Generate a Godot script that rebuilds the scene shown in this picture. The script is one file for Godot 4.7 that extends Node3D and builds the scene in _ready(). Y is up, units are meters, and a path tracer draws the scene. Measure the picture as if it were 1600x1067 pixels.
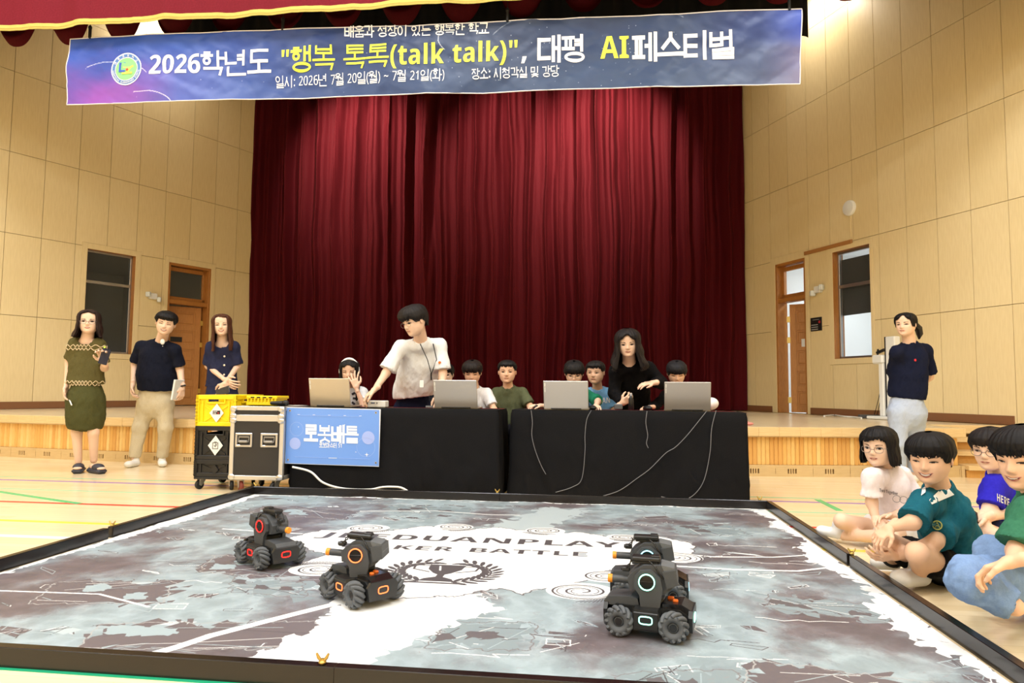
extends Node3D

# ---------------------------------------------------------------- mesh builder
class MB:
	var v := PackedVector3Array()
	var n := PackedVector3Array()
	var c := PackedColorArray()
	var uv := PackedVector2Array()
	var ix := PackedInt32Array()
	var col := Color.WHITE
	func vert(p: Vector3, nn: Vector3, u := Vector2.ZERO) -> int:
		v.append(p); n.append(nn); c.append(col); uv.append(u)
		return v.size() - 1
	func tri(a: Vector3, b: Vector3, d: Vector3) -> void:
		var nn := (d - a).cross(b - a).normalized()
		var k := vert(a, nn); vert(b, nn); vert(d, nn)
		ix.append(k); ix.append(k + 1); ix.append(k + 2)
	func tri_out(a: Vector3, b: Vector3, d: Vector3, o: Vector3) -> void:
		if (d - a).cross(b - a).dot((a + b + d) / 3.0 - o) < 0.0: tri(a, d, b)
		else: tri(a, b, d)
	func quad(a: Vector3, b: Vector3, d: Vector3, e: Vector3) -> void:
		var nn := (e - a).cross(b - a).normalized()
		var k := vert(a, nn, Vector2(0, 0)); vert(b, nn, Vector2(1, 0)); vert(d, nn, Vector2(1, 1)); vert(e, nn, Vector2(0, 1))
		for i in [0, 1, 2, 0, 2, 3]: ix.append(k + i)
	func quad_out(a: Vector3, b: Vector3, d: Vector3, e: Vector3, o: Vector3) -> void:
		if (e - a).cross(b - a).dot((a + b + d + e) / 4.0 - o) < 0.0: quad(a, e, d, b)
		else: quad(a, b, d, e)
	# chamfered box
	func box(o: Vector3, s: Vector3, bev := 0.0, bs := Basis()) -> void:
		var h := s * 0.5
		if bev <= 0.0:
			var p := []
			for k in 8: p.append(o + bs * Vector3(h.x * (1 if k & 1 else -1), h.y * (1 if k & 2 else -1), h.z * (1 if k & 4 else -1)))
			for f in [[0, 1, 3, 2], [4, 5, 7, 6], [0, 1, 5, 4], [2, 3, 7, 6], [0, 2, 6, 4], [1, 3, 7, 5]]: quad_out(p[f[0]], p[f[1]], p[f[2]], p[f[3]], o)
			return
		var b := minf(bev, minf(h.x, minf(h.y, h.z)) * 0.95)
		var q := []
		for k in 8:
			var g := Vector3(1 if k & 1 else -1, 1 if k & 2 else -1, 1 if k & 4 else -1)
			q.append([o + bs * (g * Vector3(h.x, h.y - b, h.z - b)), o + bs * (g * Vector3(h.x - b, h.y, h.z - b)), o + bs * (g * Vector3(h.x - b, h.y - b, h.z))])
		for f in [[0, 2, 6, 4, 0], [1, 3, 7, 5, 0], [0, 1, 5, 4, 1], [2, 3, 7, 6, 1], [0, 1, 3, 2, 2], [4, 5, 7, 6, 2]]:
			quad_out(q[f[0]][f[4]], q[f[1]][f[4]], q[f[2]][f[4]], q[f[3]][f[4]], o)
		for e in [[0, 1, 1, 2], [2, 3, 1, 2], [4, 5, 1, 2], [6, 7, 1, 2], [0, 2, 0, 2], [1, 3, 0, 2], [4, 6, 0, 2], [5, 7, 0, 2], [0, 4, 0, 1], [1, 5, 0, 1], [2, 6, 0, 1], [3, 7, 0, 1]]:
			quad_out(q[e[0]][e[2]], q[e[1]][e[2]], q[e[1]][e[3]], q[e[0]][e[3]], o)
		for k in 8: tri_out(q[k][0], q[k][1], q[k][2], o)
	# smooth grid of rows x cols points; closed joins the columns round
	func grid(rows: int, cols: int, p: PackedVector3Array, closed := false, flip := false) -> void:
		var k0 := v.size()
		for r in rows:
			for q in cols:
				var ql := q - 1
				var qr := q + 1
				if closed: ql = posmod(ql, cols); qr = qr % cols
				else: ql = maxi(ql, 0); qr = mini(qr, cols - 1)
				var du := p[r * cols + qr] - p[r * cols + ql]
				var dv := p[mini(r + 1, rows - 1) * cols + q] - p[maxi(r - 1, 0) * cols + q]
				var nn := du.cross(dv)
				if nn.length_squared() < 1e-18:
					var rr := clampi(r, 1, rows - 2) if rows > 2 else r
					du = p[rr * cols + qr] - p[rr * cols + ql]
					nn = du.cross(dv)
					if nn.length_squared() < 1e-18: nn = (p[r * cols + q] - p[rr * cols + q])
				nn = nn.normalized()
				if flip: nn = -nn
				vert(p[r * cols + q], nn, Vector2(float(q) / maxf(1.0, cols - (0 if closed else 1)), float(r) / maxf(1.0, rows - 1)))
		for r in rows - 1:
			for q in (cols if closed else cols - 1):
				var a := k0 + r * cols + q
				var b := k0 + r * cols + (q + 1) % cols
				var d := k0 + (r + 1) * cols + (q + 1) % cols
				var e := k0 + (r + 1) * cols + q
				if flip:
					for i in [a, b, d, a, d, e]: ix.append(i)
				else:
					for i in [a, d, b, a, e, d]: ix.append(i)
	func tube(path: Array, rad, sides := 8, caps := true, squash := Vector2.ONE) -> void:
		var p := PackedVector3Array()
		var m := path.size()
		var t0: Vector3 = (path[1] - path[0]).normalized()
		var up := Vector3.UP if absf(t0.y) < 0.9 else Vector3.RIGHT
		var s := t0.cross(up).normalized()
		for i in m:
			var t: Vector3 = (path[mini(i + 1, m - 1)] - path[maxi(i - 1, 0)])
			t = t.normalized() if t.length_squared() > 1e-14 else t0
			s = (s - t * s.dot(t)).normalized()
			var w := t.cross(s)
			var r: float = rad if rad is float or rad is int else rad[i]
			for q in sides:
				var a := TAU * q / sides
				p.append(path[i] + (s * cos(a) * squash.x + w * sin(a) * squash.y) * r)
		grid(m, sides, p, true, true)
		if caps:
			for i in [0, m - 1]:
				for q in sides: tri_out(path[i], p[i * sides + q], p[i * sides + (q + 1) % sides], path[1] if i == 0 else path[m - 2])
	# profile: Vector2(radius, height) turned round y of the frame
	func lathe(prof: Array, sides := 24, f := Transform3D()) -> void:
		var p := PackedVector3Array()
		for q in prof:
			for i in sides:
				var a := TAU * i / sides
				p.append(f * Vector3(cos(a) * q.x, q.y, sin(a) * q.x))
		grid(prof.size(), sides, p, true, false)
	func cyl(a: Vector3, b: Vector3, r: float, sides := 16, bev := 0.0) -> void:
		var d := (b - a).normalized()
		if bev > 0.0: tube([a, a + d * bev * 0.02, a + d * bev, b - d * bev, b - d * bev * 0.02, b], [r - bev, r - bev * 0.9, r, r, r - bev * 0.9, r - bev], sides)
		else: tube([a, a.lerp(b, 0.5), b], r, sides)
	func ellip(o: Vector3, r: Vector3, bs := Basis(), nu := 16, nv := 10) -> void:
		var p := PackedVector3Array()
		for j in nv + 1:
			var t := PI * j / nv
			for i in nu:
				var a := TAU * i / nu
				p.append(o + bs * Vector3(r.x * sin(t) * cos(a), r.y * cos(t), r.z * sin(t) * sin(a)))
		grid(nv + 1, nu, p, true, true)
	# polygon (x, y) extruded along z of the frame from z0 to z1
	func prism(poly: PackedVector2Array, z0: float, z1: float, f := Transform3D()) -> void:
		var idx := Geometry2D.triangulate_polygon(poly)
		var mid := f * Vector3(0, 0, (z0 + z1) * 0.5)
		var nz := f.basis.z
		for k in range(0, idx.size(), 3):
			for z in [z0, z1]:
				var a := f * Vector3(poly[idx[k]].x, poly[idx[k]].y, z)
				var b := f * Vector3(poly[idx[k + 1]].x, poly[idx[k + 1]].y, z)
				var d := f * Vector3(poly[idx[k + 2]].x, poly[idx[k + 2]].y, z)
				var o := (a + b + d) / 3.0 - (nz if z == maxf(z0, z1) else -nz)
				tri_out(a, b, d, o)
		var cw := Geometry2D.is_polygon_clockwise(poly)
		for k in poly.size():
			var p0 := poly[k]
			var p1 := poly[(k + 1) % poly.size()]
			var e := p1 - p0
			var outn := Vector2(-e.y, e.x) if cw else Vector2(e.y, -e.x)
			var a := f * Vector3(p0.x, p0.y, z0)
			var b := f * Vector3(p1.x, p1.y, z0)
			quad_out(a, b, f * Vector3(p1.x, p1.y, z1), f * Vector3(p0.x, p0.y, z1), (a + b) * 0.5 + f.basis.z * (z1 - z0) * 0.5 - f.basis * Vector3(outn.x, outn.y, 0))
	func done(m: Material = null) -> ArrayMesh:
		var am := ArrayMesh.new()
		if v.is_empty(): return am
		var a := []
		a.resize(Mesh.ARRAY_MAX)
		a[Mesh.ARRAY_VERTEX] = v; a[Mesh.ARRAY_NORMAL] = n; a[Mesh.ARRAY_COLOR] = c; a[Mesh.ARRAY_TEX_UV] = uv; a[Mesh.ARRAY_INDEX] = ix
		am.add_surface_from_arrays(Mesh.PRIMITIVE_TRIANGLES, a)
		if m: am.surface_set_material(0, m)
		return am

# ---------------------------------------------------------------- scene helpers
var used := {}
func numbered(called: String) -> String:
	used[called] = used.get(called, -1) + 1
	return called if used[called] == 0 else "%s_%03d" % [called, used[called]]
func tag(o: Node, label: String, category: String, group := "") -> Node:
	o.set_meta("label", label); o.set_meta("category", category)
	if group: o.set_meta("group", group)
	return o
func thing(called: String, label: String, category: String, at := Vector3.ZERO, turn := 0.0, group := "") -> Node3D:
	var o := Node3D.new()
	o.name = numbered(called); add_child(o)
	o.position = at; o.rotation.y = turn
	tag(o, label, category, group)
	return o
func obj(called: String, mb, m: Material, parent: Node = null) -> MeshInstance3D:
	var o := MeshInstance3D.new()
	o.mesh = mb.done() if mb is MB else mb
	o.material_override = m
	if parent == null:
		o.name = numbered(called); add_child(o)
	else:
		o.name = called; parent.add_child(o, true)
	return o
func struct(called: String, mb, m: Material, parent: Node = null) -> MeshInstance3D:
	var o := obj(called, mb, m, parent)
	if parent == null: o.set_meta("kind", "structure")
	return o
func struct_node(called: String, f := Transform3D()) -> Node3D:
	var o := Node3D.new()
	o.name = numbered(called); add_child(o); o.transform = f
	o.set_meta("kind", "structure")
	return o
func mat(c: Color, rough := 0.6, metal := 0.0, spec := 0.5) -> StandardMaterial3D:
	var m := StandardMaterial3D.new()
	m.albedo_color = c; m.roughness = rough; m.metallic = metal; m.metallic_specular = spec
	return m
func rgb(r: int, g: int, b: int) -> Color: return Color(r / 255.0, g / 255.0, b / 255.0)
func noise_tex(freq: float, c0: Color, c1: Color, w := 512, h := 512, oct := 4, seed_ := 1, type := FastNoiseLite.TYPE_SIMPLEX_SMOOTH) -> NoiseTexture2D:
	var f := FastNoiseLite.new()
	f.noise_type = type; f.frequency = freq; f.fractal_octaves = oct; f.seed = seed_
	var t := NoiseTexture2D.new()
	t.width = w; t.height = h; t.seamless = true; t.noise = f
	var g := Gradient.new()
	g.set_color(0, c0); g.set_color(1, c1)
	t.color_ramp = g
	return t
func grained(c0: Color, c1: Color, sc: Vector3, rough := 0.5, spec := 0.5, seed_ := 1, world := false) -> StandardMaterial3D:
	var m := mat(Color.WHITE, rough, 0.0, spec)
	m.albedo_texture = noise_tex(0.02, c0, c1, 512, 512, 5, seed_)
	m.uv1_triplanar = true; m.uv1_world_triplanar = world; m.uv1_scale = sc
	return m
func cloth(c0: Color, c1: Color, rough := 0.9, sc := 40.0) -> StandardMaterial3D:
	return grained(c0, c1, Vector3(sc, sc, sc) * 0.2, rough, 0.25, 7)
func sheet(c: Color, energy: float) -> StandardMaterial3D:
	var m := mat(c, 0.6)
	m.emission_enabled = true; m.emission = c; m.emission_energy_multiplier = energy
	return m
func area(at: Vector3, look: Vector3, size: Vector2, energy: float, c := Color.WHITE, called := "ceiling_light") -> AreaLight3D:
	var l := AreaLight3D.new()
	l.name = numbered(called); add_child(l)
	l.area_size = size; l.light_energy = energy; l.light_color = c; l.shadow_enabled = true
	l.area_range = 60.0
	l.look_at_from_position(at, at + look, Vector3.FORWARD if absf(look.normalized().y) > 0.9 else Vector3.UP)
	return l

# ---------------------------------------------------------------- the place
const LA := Vector3(-6.68, 0, -12.65)      # left wall at the curtain
const RA := Vector3(2.63, 0, -12.80)       # right wall at the curtain
var DL := Vector3(-sin(deg_to_rad(25.5)), 0, cos(deg_to_rad(25.5)))
var DR := Vector3(sin(deg_to_rad(24.5)), 0, cos(deg_to_rad(24.5)))
const SH := 0.49                            # stage height
const CEIL := 7.6
var M := {}

func stage_z(x: float) -> float:
	var d := x + 2.0
	return -6.9 - 0.0178 * d * d

func _ready() -> void:
	setup()
	materials()
	build_shell()
	build_stage()
	build_curtains()
	build_banner()
	build_arena()
	build_tables()
	build_cases()
	build_robots()
	build_people()
	build_small()

func setup() -> void:
	var cam := Camera3D.new()
	cam.name = "camera"; add_child(cam)
	cam.fov = rad_to_deg(2.0 * atan(533.5 / 1070.0))
	cam.keep_aspect = Camera3D.KEEP_HEIGHT
	cam.near = 0.05; cam.far = 100.0
	cam.transform = Transform3D(Basis(Vector3(0.99258, 0.00898, -0.12125), Vector3(-0.00058, 0.99761, 0.06911), Vector3(0.12158, -0.06853, 0.99021)), Vector3(0, 0.85, 0))
	cam.current = true
	var we := WorldEnvironment.new()
	we.name = "environment"; add_child(we)
	var e := Environment.new()
	we.environment = e
	e.background_mode = Environment.BG_COLOR
	e.background_color = Color(0.02, 0.02, 0.022)
	e.tonemap_mode = Environment.TONE_MAPPER_LINEAR
	e.tonemap_exposure = 1.0
	e.sdfgi_enabled = true; e.ssao_enabled = true; e.ssil_enabled = true
	# rows of ceiling panels over the hall
	var panel := sheet(Color(1.0, 0.98, 0.94), 3.0)
	var rim := mat(rgb(210, 210, 205), 0.4, 0.2)
	for z in [-4.2, -0.6, 3.0, 6.6]:
		for x in [-6.6, -2.0, 2.6]:
			var t := thing("ceiling_light", "square white ceiling light panel over the gymnasium floor", "light", Vector3(x, CEIL - 0.12, z), 0.0, "ceiling panels over the hall")
			var b := MB.new()
			b.box(Vector3(0, 0.05, 0), Vector3(1.3, 0.12, 1.3), 0.01)
			obj("housing", b, rim, t)
			b = MB.new()
			b.box(Vector3(0, -0.018, 0), Vector3(1.2, 0.012, 1.2), 0.003)
			obj("diffuser", b, panel, t)
			area(Vector3(x, CEIL - 0.17, z), Vector3.DOWN, Vector2(1.2, 1.2), HALL_E, Color(0.95, 0.975, 1.0), "ceiling_panel_glow")
	# stage lamps hung behind the swags
	for s in STAGE_LAMPS: stage_lamp(s[0], s[1], s[2], s[3])

const HALL_E := 14.8
const STAGE_LAMPS := [
	[Vector3(-4.7, 7.0, -10.4), Vector3(-4.45, 5.3, -12.6), 34.0, 36.0],
	[Vector3(-2.0, 7.0, -10.2), Vector3(-1.5, 5.2, -12.6), 24.0, 34.0],
	[Vector3(0.35, 7.0, -10.4), Vector3(0.15, 5.3, -12.6), 40.0, 36.0],
	[Vector3(3.0, 7.1, -10.6), Vector3(3.55, 6.6, -10.8), 2.5, 68.0],
	[Vector3(-7.1, 7.2, -10.4), Vector3(-7.66, 6.7, -10.6), 2.5, 68.0],
]

func stage_lamp(at: Vector3, aim: Vector3, energy: float, cone: float) -> void:
	var t := thing("stage_light", "black stage lamp hung above the swag valance", "light", at, 0.0, "stage lamps")
	var d := (aim - at).normalized()
	t.basis = Basis.looking_at(d, Vector3.UP if absf(d.y) < 0.95 else Vector3.RIGHT)
	var b := MB.new()
	b.lathe([Vector2(0.001, -0.2), Vector2(0.06, -0.2), Vector2(0.075, -0.17), Vector2(0.08, 0.0), Vector2(0.095, 0.02), Vector2(0.095, 0.05), Vector2(0.088, 0.05), Vector2(0.07, -0.02)], 20, Transform3D(Basis(Vector3.RIGHT, -PI / 2), Vector3(0, 0, 0.06)))
	obj("lamp_body", b, mat(rgb(18, 18, 20), 0.5), t)
	b = MB.new()
	b.tube([Vector3(-0.1, 0, 0.05), Vector3(-0.12, 0.14, 0.09), Vector3(0, 0.2, 0.11), Vector3(0.12, 0.14, 0.09), Vector3(0.1, 0, 0.05)], 0.01, 6)
	obj("yoke", b, mat(rgb(18, 18, 20), 0.5), t)
	b = MB.new()
	b.lathe([Vector2(0.001, 0.0), Vector2(0.07, 0.0)], 20, Transform3D(Basis(Vector3.RIGHT, -PI / 2), Vector3(0, 0, 0.03)))
	obj("lens", b, sheet(Color(1, 0.97, 0.9), 8.0), t)
	var l := SpotLight3D.new()
	l.name = numbered("stage_beam"); add_child(l)
	l.look_at_from_position(at + d * 0.02, aim)
	l.light_energy = energy; l.spot_angle = cone; l.spot_angle_attenuation = 0.9; l.spot_range = 30.0
	l.light_size = 0.06; l.shadow_enabled = true; l.light_color = Color(1.0, 0.96, 0.9)

func materials() -> void:
	M.panel = [grained(rgb(230, 208, 158), rgb(240, 219, 172), Vector3(5.0, 0.35, 5.0), 0.42, 0.4, 3), grained(rgb(228, 205, 154), rgb(238, 217, 169), Vector3(5.6, 0.3, 5.0), 0.42, 0.4, 4), grained(rgb(232, 210, 161), rgb(241, 221, 175), Vector3(4.6, 0.4, 5.0), 0.42, 0.4, 5)]
	M.joint = mat(rgb(150, 118, 66), 0.8)
	M.baseboard = mat(rgb(132, 88, 56), 0.5)
	M.white = mat(rgb(235, 236, 235), 0.5)
	M.black = mat(rgb(14, 14, 15), 0.55)
	M.plaster = mat(rgb(225, 222, 214), 0.9)
	M.wood = grained(rgb(160, 104, 48), rgb(190, 130, 66), Vector3(8, 0.7, 8), 0.4, 0.45, 9)
	M.door = grained(rgb(176, 118, 62), rgb(200, 140, 80), Vector3(7, 0.6, 7), 0.4, 0.45, 10)
	M.alu = mat(rgb(170, 170, 172), 0.32, 0.85)
	M.steel = mat(rgb(205, 205, 208), 0.28, 0.9)
	var g := mat(Color(0.9, 0.95, 0.95, 0.015), 0.03, 0.0, 0.16)
	g.transparency = BaseMaterial3D.TRANSPARENCY_ALPHA
	M.glass = g
	M.slat = []
	for k in 5: M.slat.append(grained([rgb(232, 186, 110), rgb(224, 172, 94), rgb(238, 198, 124), rgb(228, 180, 104), rgb(216, 160, 86)][k], [rgb(242, 202, 130), rgb(236, 190, 114), rgb(246, 212, 146), rgb(240, 198, 126), rgb(230, 180, 106)][k], Vector3(12, 1.2, 12), 0.45, 0.4, 20 + k))
	M.lip = grained(rgb(218, 186, 132), rgb(234, 206, 156), Vector3(0.5, 6, 6), 0.35, 0.5, 30)
	M.kick = grained(rgb(206, 176, 126), rgb(216, 188, 138), Vector3(0.6, 6, 6), 0.5, 0.4, 31)
	M.deck = grained(rgb(220, 200, 166), rgb(232, 214, 182), Vector3(0.5, 5, 5), 0.22, 0.5, 32)
	M.floor = floor_material()

func floor_material() -> StandardMaterial3D:
	# maple strip floor: strips 6 cm wide and of random length, colour only
	var w := 1024
	var im := Image.create(w, w, false, Image.FORMAT_RGB8)
	var r := RandomNumberGenerator.new()
	r.seed = 5
	for row in 32:
		var x := -r.randi_range(0, 400)
		while x < w:
			var l := r.randi_range(240, 520)
			var t := r.randf_range(-1.0, 1.0)
			var c := Color(0.95 + 0.014 * t, 0.868 + 0.02 * t, 0.715 + 0.028 * t)
			im.fill_rect(Rect2i(x, row * 32, l, 32), c)
			im.fill_rect(Rect2i(x, row * 32, 1, 32), c.darkened(0.16))
			for k in 26: im.fill_rect(Rect2i(x + r.randi_range(0, l - 80), row * 32 + r.randi_range(0, 31), r.randi_range(30, 80), 1), c.darkened(r.randf_range(0.0, 0.035)))
			x += l
		im.fill_rect(Rect2i(0, row * 32, w, 1), Color(0.89, 0.80, 0.65))
	var m := mat(Color.WHITE, 0.2, 0.0, 0.5)
	m.albedo_texture = ImageTexture.create_from_image(im)
	m.uv1_triplanar = true; m.uv1_world_triplanar = true
	m.uv1_scale = Vector3(0.5, 0.5, 0.5)
	return m

func sub_rects(r: Rect2, holes: Array) -> Array:
	var out := [r]
	for h: Rect2 in holes:
		var nxt := []
		for a: Rect2 in out:
			if not a.intersects(h): nxt.append(a); continue
			var x0 := maxf(a.position.x, h.position.x)
			var x1 := minf(a.end.x, h.end.x)
			if h.position.x > a.position.x: nxt.append(Rect2(a.position.x, a.position.y, h.position.x - a.position.x, a.size.y))
			if h.end.x < a.end.x: nxt.append(Rect2(h.end.x, a.position.y, a.end.x - h.end.x, a.size.y))
			if h.position.y > a.position.y: nxt.append(Rect2(x0, a.position.y, x1 - x0, h.position.y - a.position.y))
			if h.end.y < a.end.y: nxt.append(Rect2(x0, h.end.y, x1 - x0, a.end.y - h.end.y))
		out = nxt
	return out

# wall of veneered panels; t runs along the wall from the curtain, sg is the side of local z that faces the room
func panel_wall(called: String, o: Vector3, d: Vector3, sg: float, t0: float, t1: float, first: float, step: float, ys: Array, trims: Array, opens: Array, base0: float, base1: float, doors: Array) -> Node3D:
	var f := Transform3D(Basis(d, Vector3.UP, d.cross(Vector3.UP)), o)
	var root := struct_node(called, f)
	var b := MB.new()
	for r: Rect2 in sub_rects(Rect2(t0, 0, t1 - t0, CEIL), opens): b.box(Vector3(r.get_center().x, r.get_center().y, -sg * 0.105), Vector3(r.size.x, r.size.y, 0.17))
	obj("backing", b, M.joint, root)
	var rng := RandomNumberGenerator.new()
	rng.seed = 11
	var t := first
	while t > t0: t -= step
	var g := 0.0035
	while t < t1:
		for k in ys.size() - 1:
			var r := Rect2(maxf(t, t0) + g, ys[k] + g, minf(t + step, t1) - maxf(t, t0) - 2 * g, ys[k + 1] - ys[k] - 2 * g)
			if r.size.x < 0.02: continue
			var hs := []
			for q: Rect2 in trims: hs.append(q.grow(g))
			b = MB.new()
			for a: Rect2 in sub_rects(r, hs):
				if a.size.x < 0.004 or a.size.y < 0.004: continue
				b.box(Vector3(a.get_center().x, a.get_center().y, -sg * 0.009), Vector3(a.size.x, a.size.y, 0.018), 0.0)
			if b.v.size(): obj("panel", b, M.panel[rng.randi() % 3], root)
		t += step
	for k in trims.size():
		b = MB.new()
		for a: Rect2 in sub_rects(trims[k], opens): b.box(Vector3(a.get_center().x, a.get_center().y, -sg * 0.005), Vector3(a.size.x, a.size.y, 0.026), 0.002)
		obj("opening_surround", b, M.panel[0], root)
	# brown skirting on the stage
	var bb := struct_node("baseboard_" + called.trim_prefix("wall_"), f)
	var cuts := [base0]
	for dd in doors: cuts += [dd[0], dd[1]]
	cuts.append(base1)
	for k in range(0, cuts.size(), 2):
		b = MB.new()
		b.box(Vector3((cuts[k] + cuts[k + 1]) * 0.5, SH + 0.052, sg * 0.007), Vector3(cuts[k + 1] - cuts[k], 0.104, 0.014), 0.003)
		obj("skirting", b, M.baseboard, bb)
	return root

func room_box(called: String, f: Transform3D, lo: Vector3, hi: Vector3, m: Material, open_z_low: bool) -> void:
	var b := MB.new()
	var c := (lo + hi) * 0.5
	var s := hi - lo
	var th := 0.06
	b.box(Vector3(lo.x - th / 2, c.y, c.z), Vector3(th, s.y + 2 * th, s.z))
	b.box(Vector3(hi.x + th / 2, c.y, c.z), Vector3(th, s.y + 2 * th, s.z))
	b.box(Vector3(c.x, lo.y - th / 2, c.z), Vector3(s.x, th, s.z))
	b.box(Vector3(c.x, hi.y + th / 2, c.z), Vector3(s.x, th, s.z))
	var z := hi.z + th / 2 if open_z_low else lo.z - th / 2
	b.box(Vector3(c.x, c.y, z), Vector3(s.x + 2 * th, s.y + 2 * th, th))
	var o := struct(called, b, m)
	o.transform = f

func build_shell() -> void:
	var b := MB.new()
	b.box(Vector3(-2.0, -0.1, -3.0), Vector3(24, 0.2, 26))
	var fl := struct("floor", b, M.floor)
	# painted court lines
	for l in [["court_line", -5.57, 0.05, rgb(150, 120, 190)], ["court_line", -5.76, 0.035, rgb(150, 210, 170)], ["court_line", -5.1, 0.035, rgb(160, 216, 178)], ["court_line", -4.55, 0.05, rgb(222, 70, 62)], ["court_line", -3.93, 0.05, rgb(246, 220, 90)], ["court_line", -3.54, 0.05, rgb(250, 250, 246)], ["court_line", -1.93, 0.055, rgb(40, 176, 132)]]:
		b = MB.new()
		b.box(Vector3(-2, 0.0006, l[1]), Vector3(15, 0.0012, l[2]))
		obj(l[0], b, mat(l[3], 0.25), fl)
	b = MB.new()
	b.box(Vector3(1.73, 0.0009, -5.46), Vector3(0.05, 0.0018, 0.5))
	b.box(Vector3(-4.55, 0.0009, -4.9), Vector3(0.05, 0.0018, 1.9), 0.0, Basis(Vector3.UP, 1.2))
	obj("court_line", b, mat(rgb(60, 196, 130), 0.25), fl)
	b = MB.new()
	b.box(Vector3(-2.0, CEIL + 0.1, -3.0), Vector3(24, 0.2, 26))
	struct("ceiling", b, mat(rgb(232, 230, 224), 0.9))
	var ys := [0.0, SH, 1.85, 3.045, 4.243, 5.445, 6.64, CEIL]
	panel_wall("wall_left", LA, DL, -1.0, -1.9, 7.0, 0.43, 0.4757, ys, [Rect2(2.243, 1.275, 0.937, 1.825), Rect2(0.846, SH, 0.975, 2.62)], [Rect2(2.335, 1.36, 0.765, 1.65), Rect2(0.93, SH, 0.82, 2.52)], -0.4, 7.0, [[0.846, 1.821]])
	panel_wall("wall_right", RA, DR, 1.0, -1.9, 7.0, 0.824, 0.4555, ys, [Rect2(0.81, SH, 0.9, 2.61), Rect2(2.135, 1.25, 0.85, 1.77)], [Rect2(0.93, SH, 0.715, 2.49), Rect2(2.235, 1.335, 0.7, 1.61)], -0.4, 4.9, [[0.81, 1.71]])
	b = MB.new()
	var le := LA + DL * 7.0
	b.box(Vector3(le.x - 0.1, CEIL / 2, (le.z + 9.6) / 2), Vector3(0.2, CEIL, 9.6 - le.z))
	struct("wall_hall_left", b, M.panel[0])
	b = MB.new()
	var re := RA + DR * 7.0
	b.box(Vector3(re.x + 0.1, CEIL / 2, (re.z + 9.6) / 2), Vector3(0.2, CEIL, 9.6 - re.z))
	struct("wall_hall_right", b, M.panel[0])
	b = MB.new()
	b.box(Vector3(-2, CEIL / 2, 9.7), Vector3(16, CEIL, 0.2))
	struct("wall_back", b, M.panel[1])
	b = MB.new()
	b.box(Vector3(-2, CEIL / 2, -14.5), Vector3(12, CEIL, 0.2))
	struct("wall_front", b, mat(rgb(40, 38, 38), 0.9))
	# rooms behind the doors
	var fl_ := Transform3D(Basis(DL, Vector3.UP, DL.cross(Vector3.UP)), LA)
	var fr := Transform3D(Basis(DR, Vector3.UP, DR.cross(Vector3.UP)), RA)
	room_box("wall_side_room_left", fl_, Vector3(0.3, SH, 0.19), Vector3(3.9, 3.3, 4.2), M.plaster, true)
	room_box("wall_side_room_right", fr, Vector3(0.3, SH - 0.01, -2.8), Vector3(4.0, 3.4, -0.19), mat(rgb(236, 238, 238), 0.9), false)
	var lp := MB.new()
	lp.box(Vector3(0, 0, 0), Vector3(1.2, 0.05, 0.3), 0.01)
	var lamp := obj("ceiling_tube_light", lp, sheet(Color(0.95, 0.98, 1.0), 4.0))
	tag(lamp, "long white ceiling lamp in the room behind the right door", "light")
	lamp.transform = fr * Transform3D(Basis(), Vector3(1.9, 3.36, -1.6))
	area(fr * Vector3(1.9, 3.31, -1.6), Vector3.DOWN, Vector2(1.2, 0.3), 5.0, Color(0.96, 0.99, 1.0), "side_room_glow")
	windows_doors(fl_, fr)

func window_in(called: String, f: Transform3D, sg: float, r: Rect2, split: float) -> Node3D:
	var root := struct_node(called, f)
	var b := MB.new()
	var z := -sg * 0.11
	var c := r.get_center()
	# reveal lining
	b.box(Vector3(r.position.x - 0.004, c.y, -sg * 0.09), Vector3(0.012, r.size.y, 0.19))
	b.box(Vector3(r.end.x + 0.004, c.y, -sg * 0.09), Vector3(0.012, r.size.y, 0.19))
	b.box(Vector3(c.x, r.end.y + 0.004, -sg * 0.09), Vector3(r.size.x, 0.012, 0.19))
	b.box(Vector3(c.x, r.position.y - 0.004, -sg * 0.09), Vector3(r.size.x, 0.012, 0.19))
	obj("reveal", b, M.wood, root)
	b = MB.new()
	for x in [r.position.x + 0.018, r.end.x - 0.018]: b.box(Vector3(x, c.y, z), Vector3(0.035, r.size.y, 0.05), 0.004)
	for y in [r.position.y + 0.018, r.end.y - 0.018]: b.box(Vector3(c.x, y, z), Vector3(r.size.x, 0.035, 0.05), 0.004)
	b.box(Vector3(c.x, split, z), Vector3(r.size.x, 0.05, 0.055), 0.004)
	obj("window_frame", b, M.alu, root)
	for q in [[r.position.y + 0.035, split - 0.025], [split + 0.025, r.end.y - 0.035]]:
		b = MB.new()
		b.box(Vector3(c.x, (q[0] + q[1]) * 0.5, z), Vector3(r.size.x - 0.07, q[1] - q[0], 0.006))
		obj("pane", b, M.glass, root)
	return root

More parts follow.
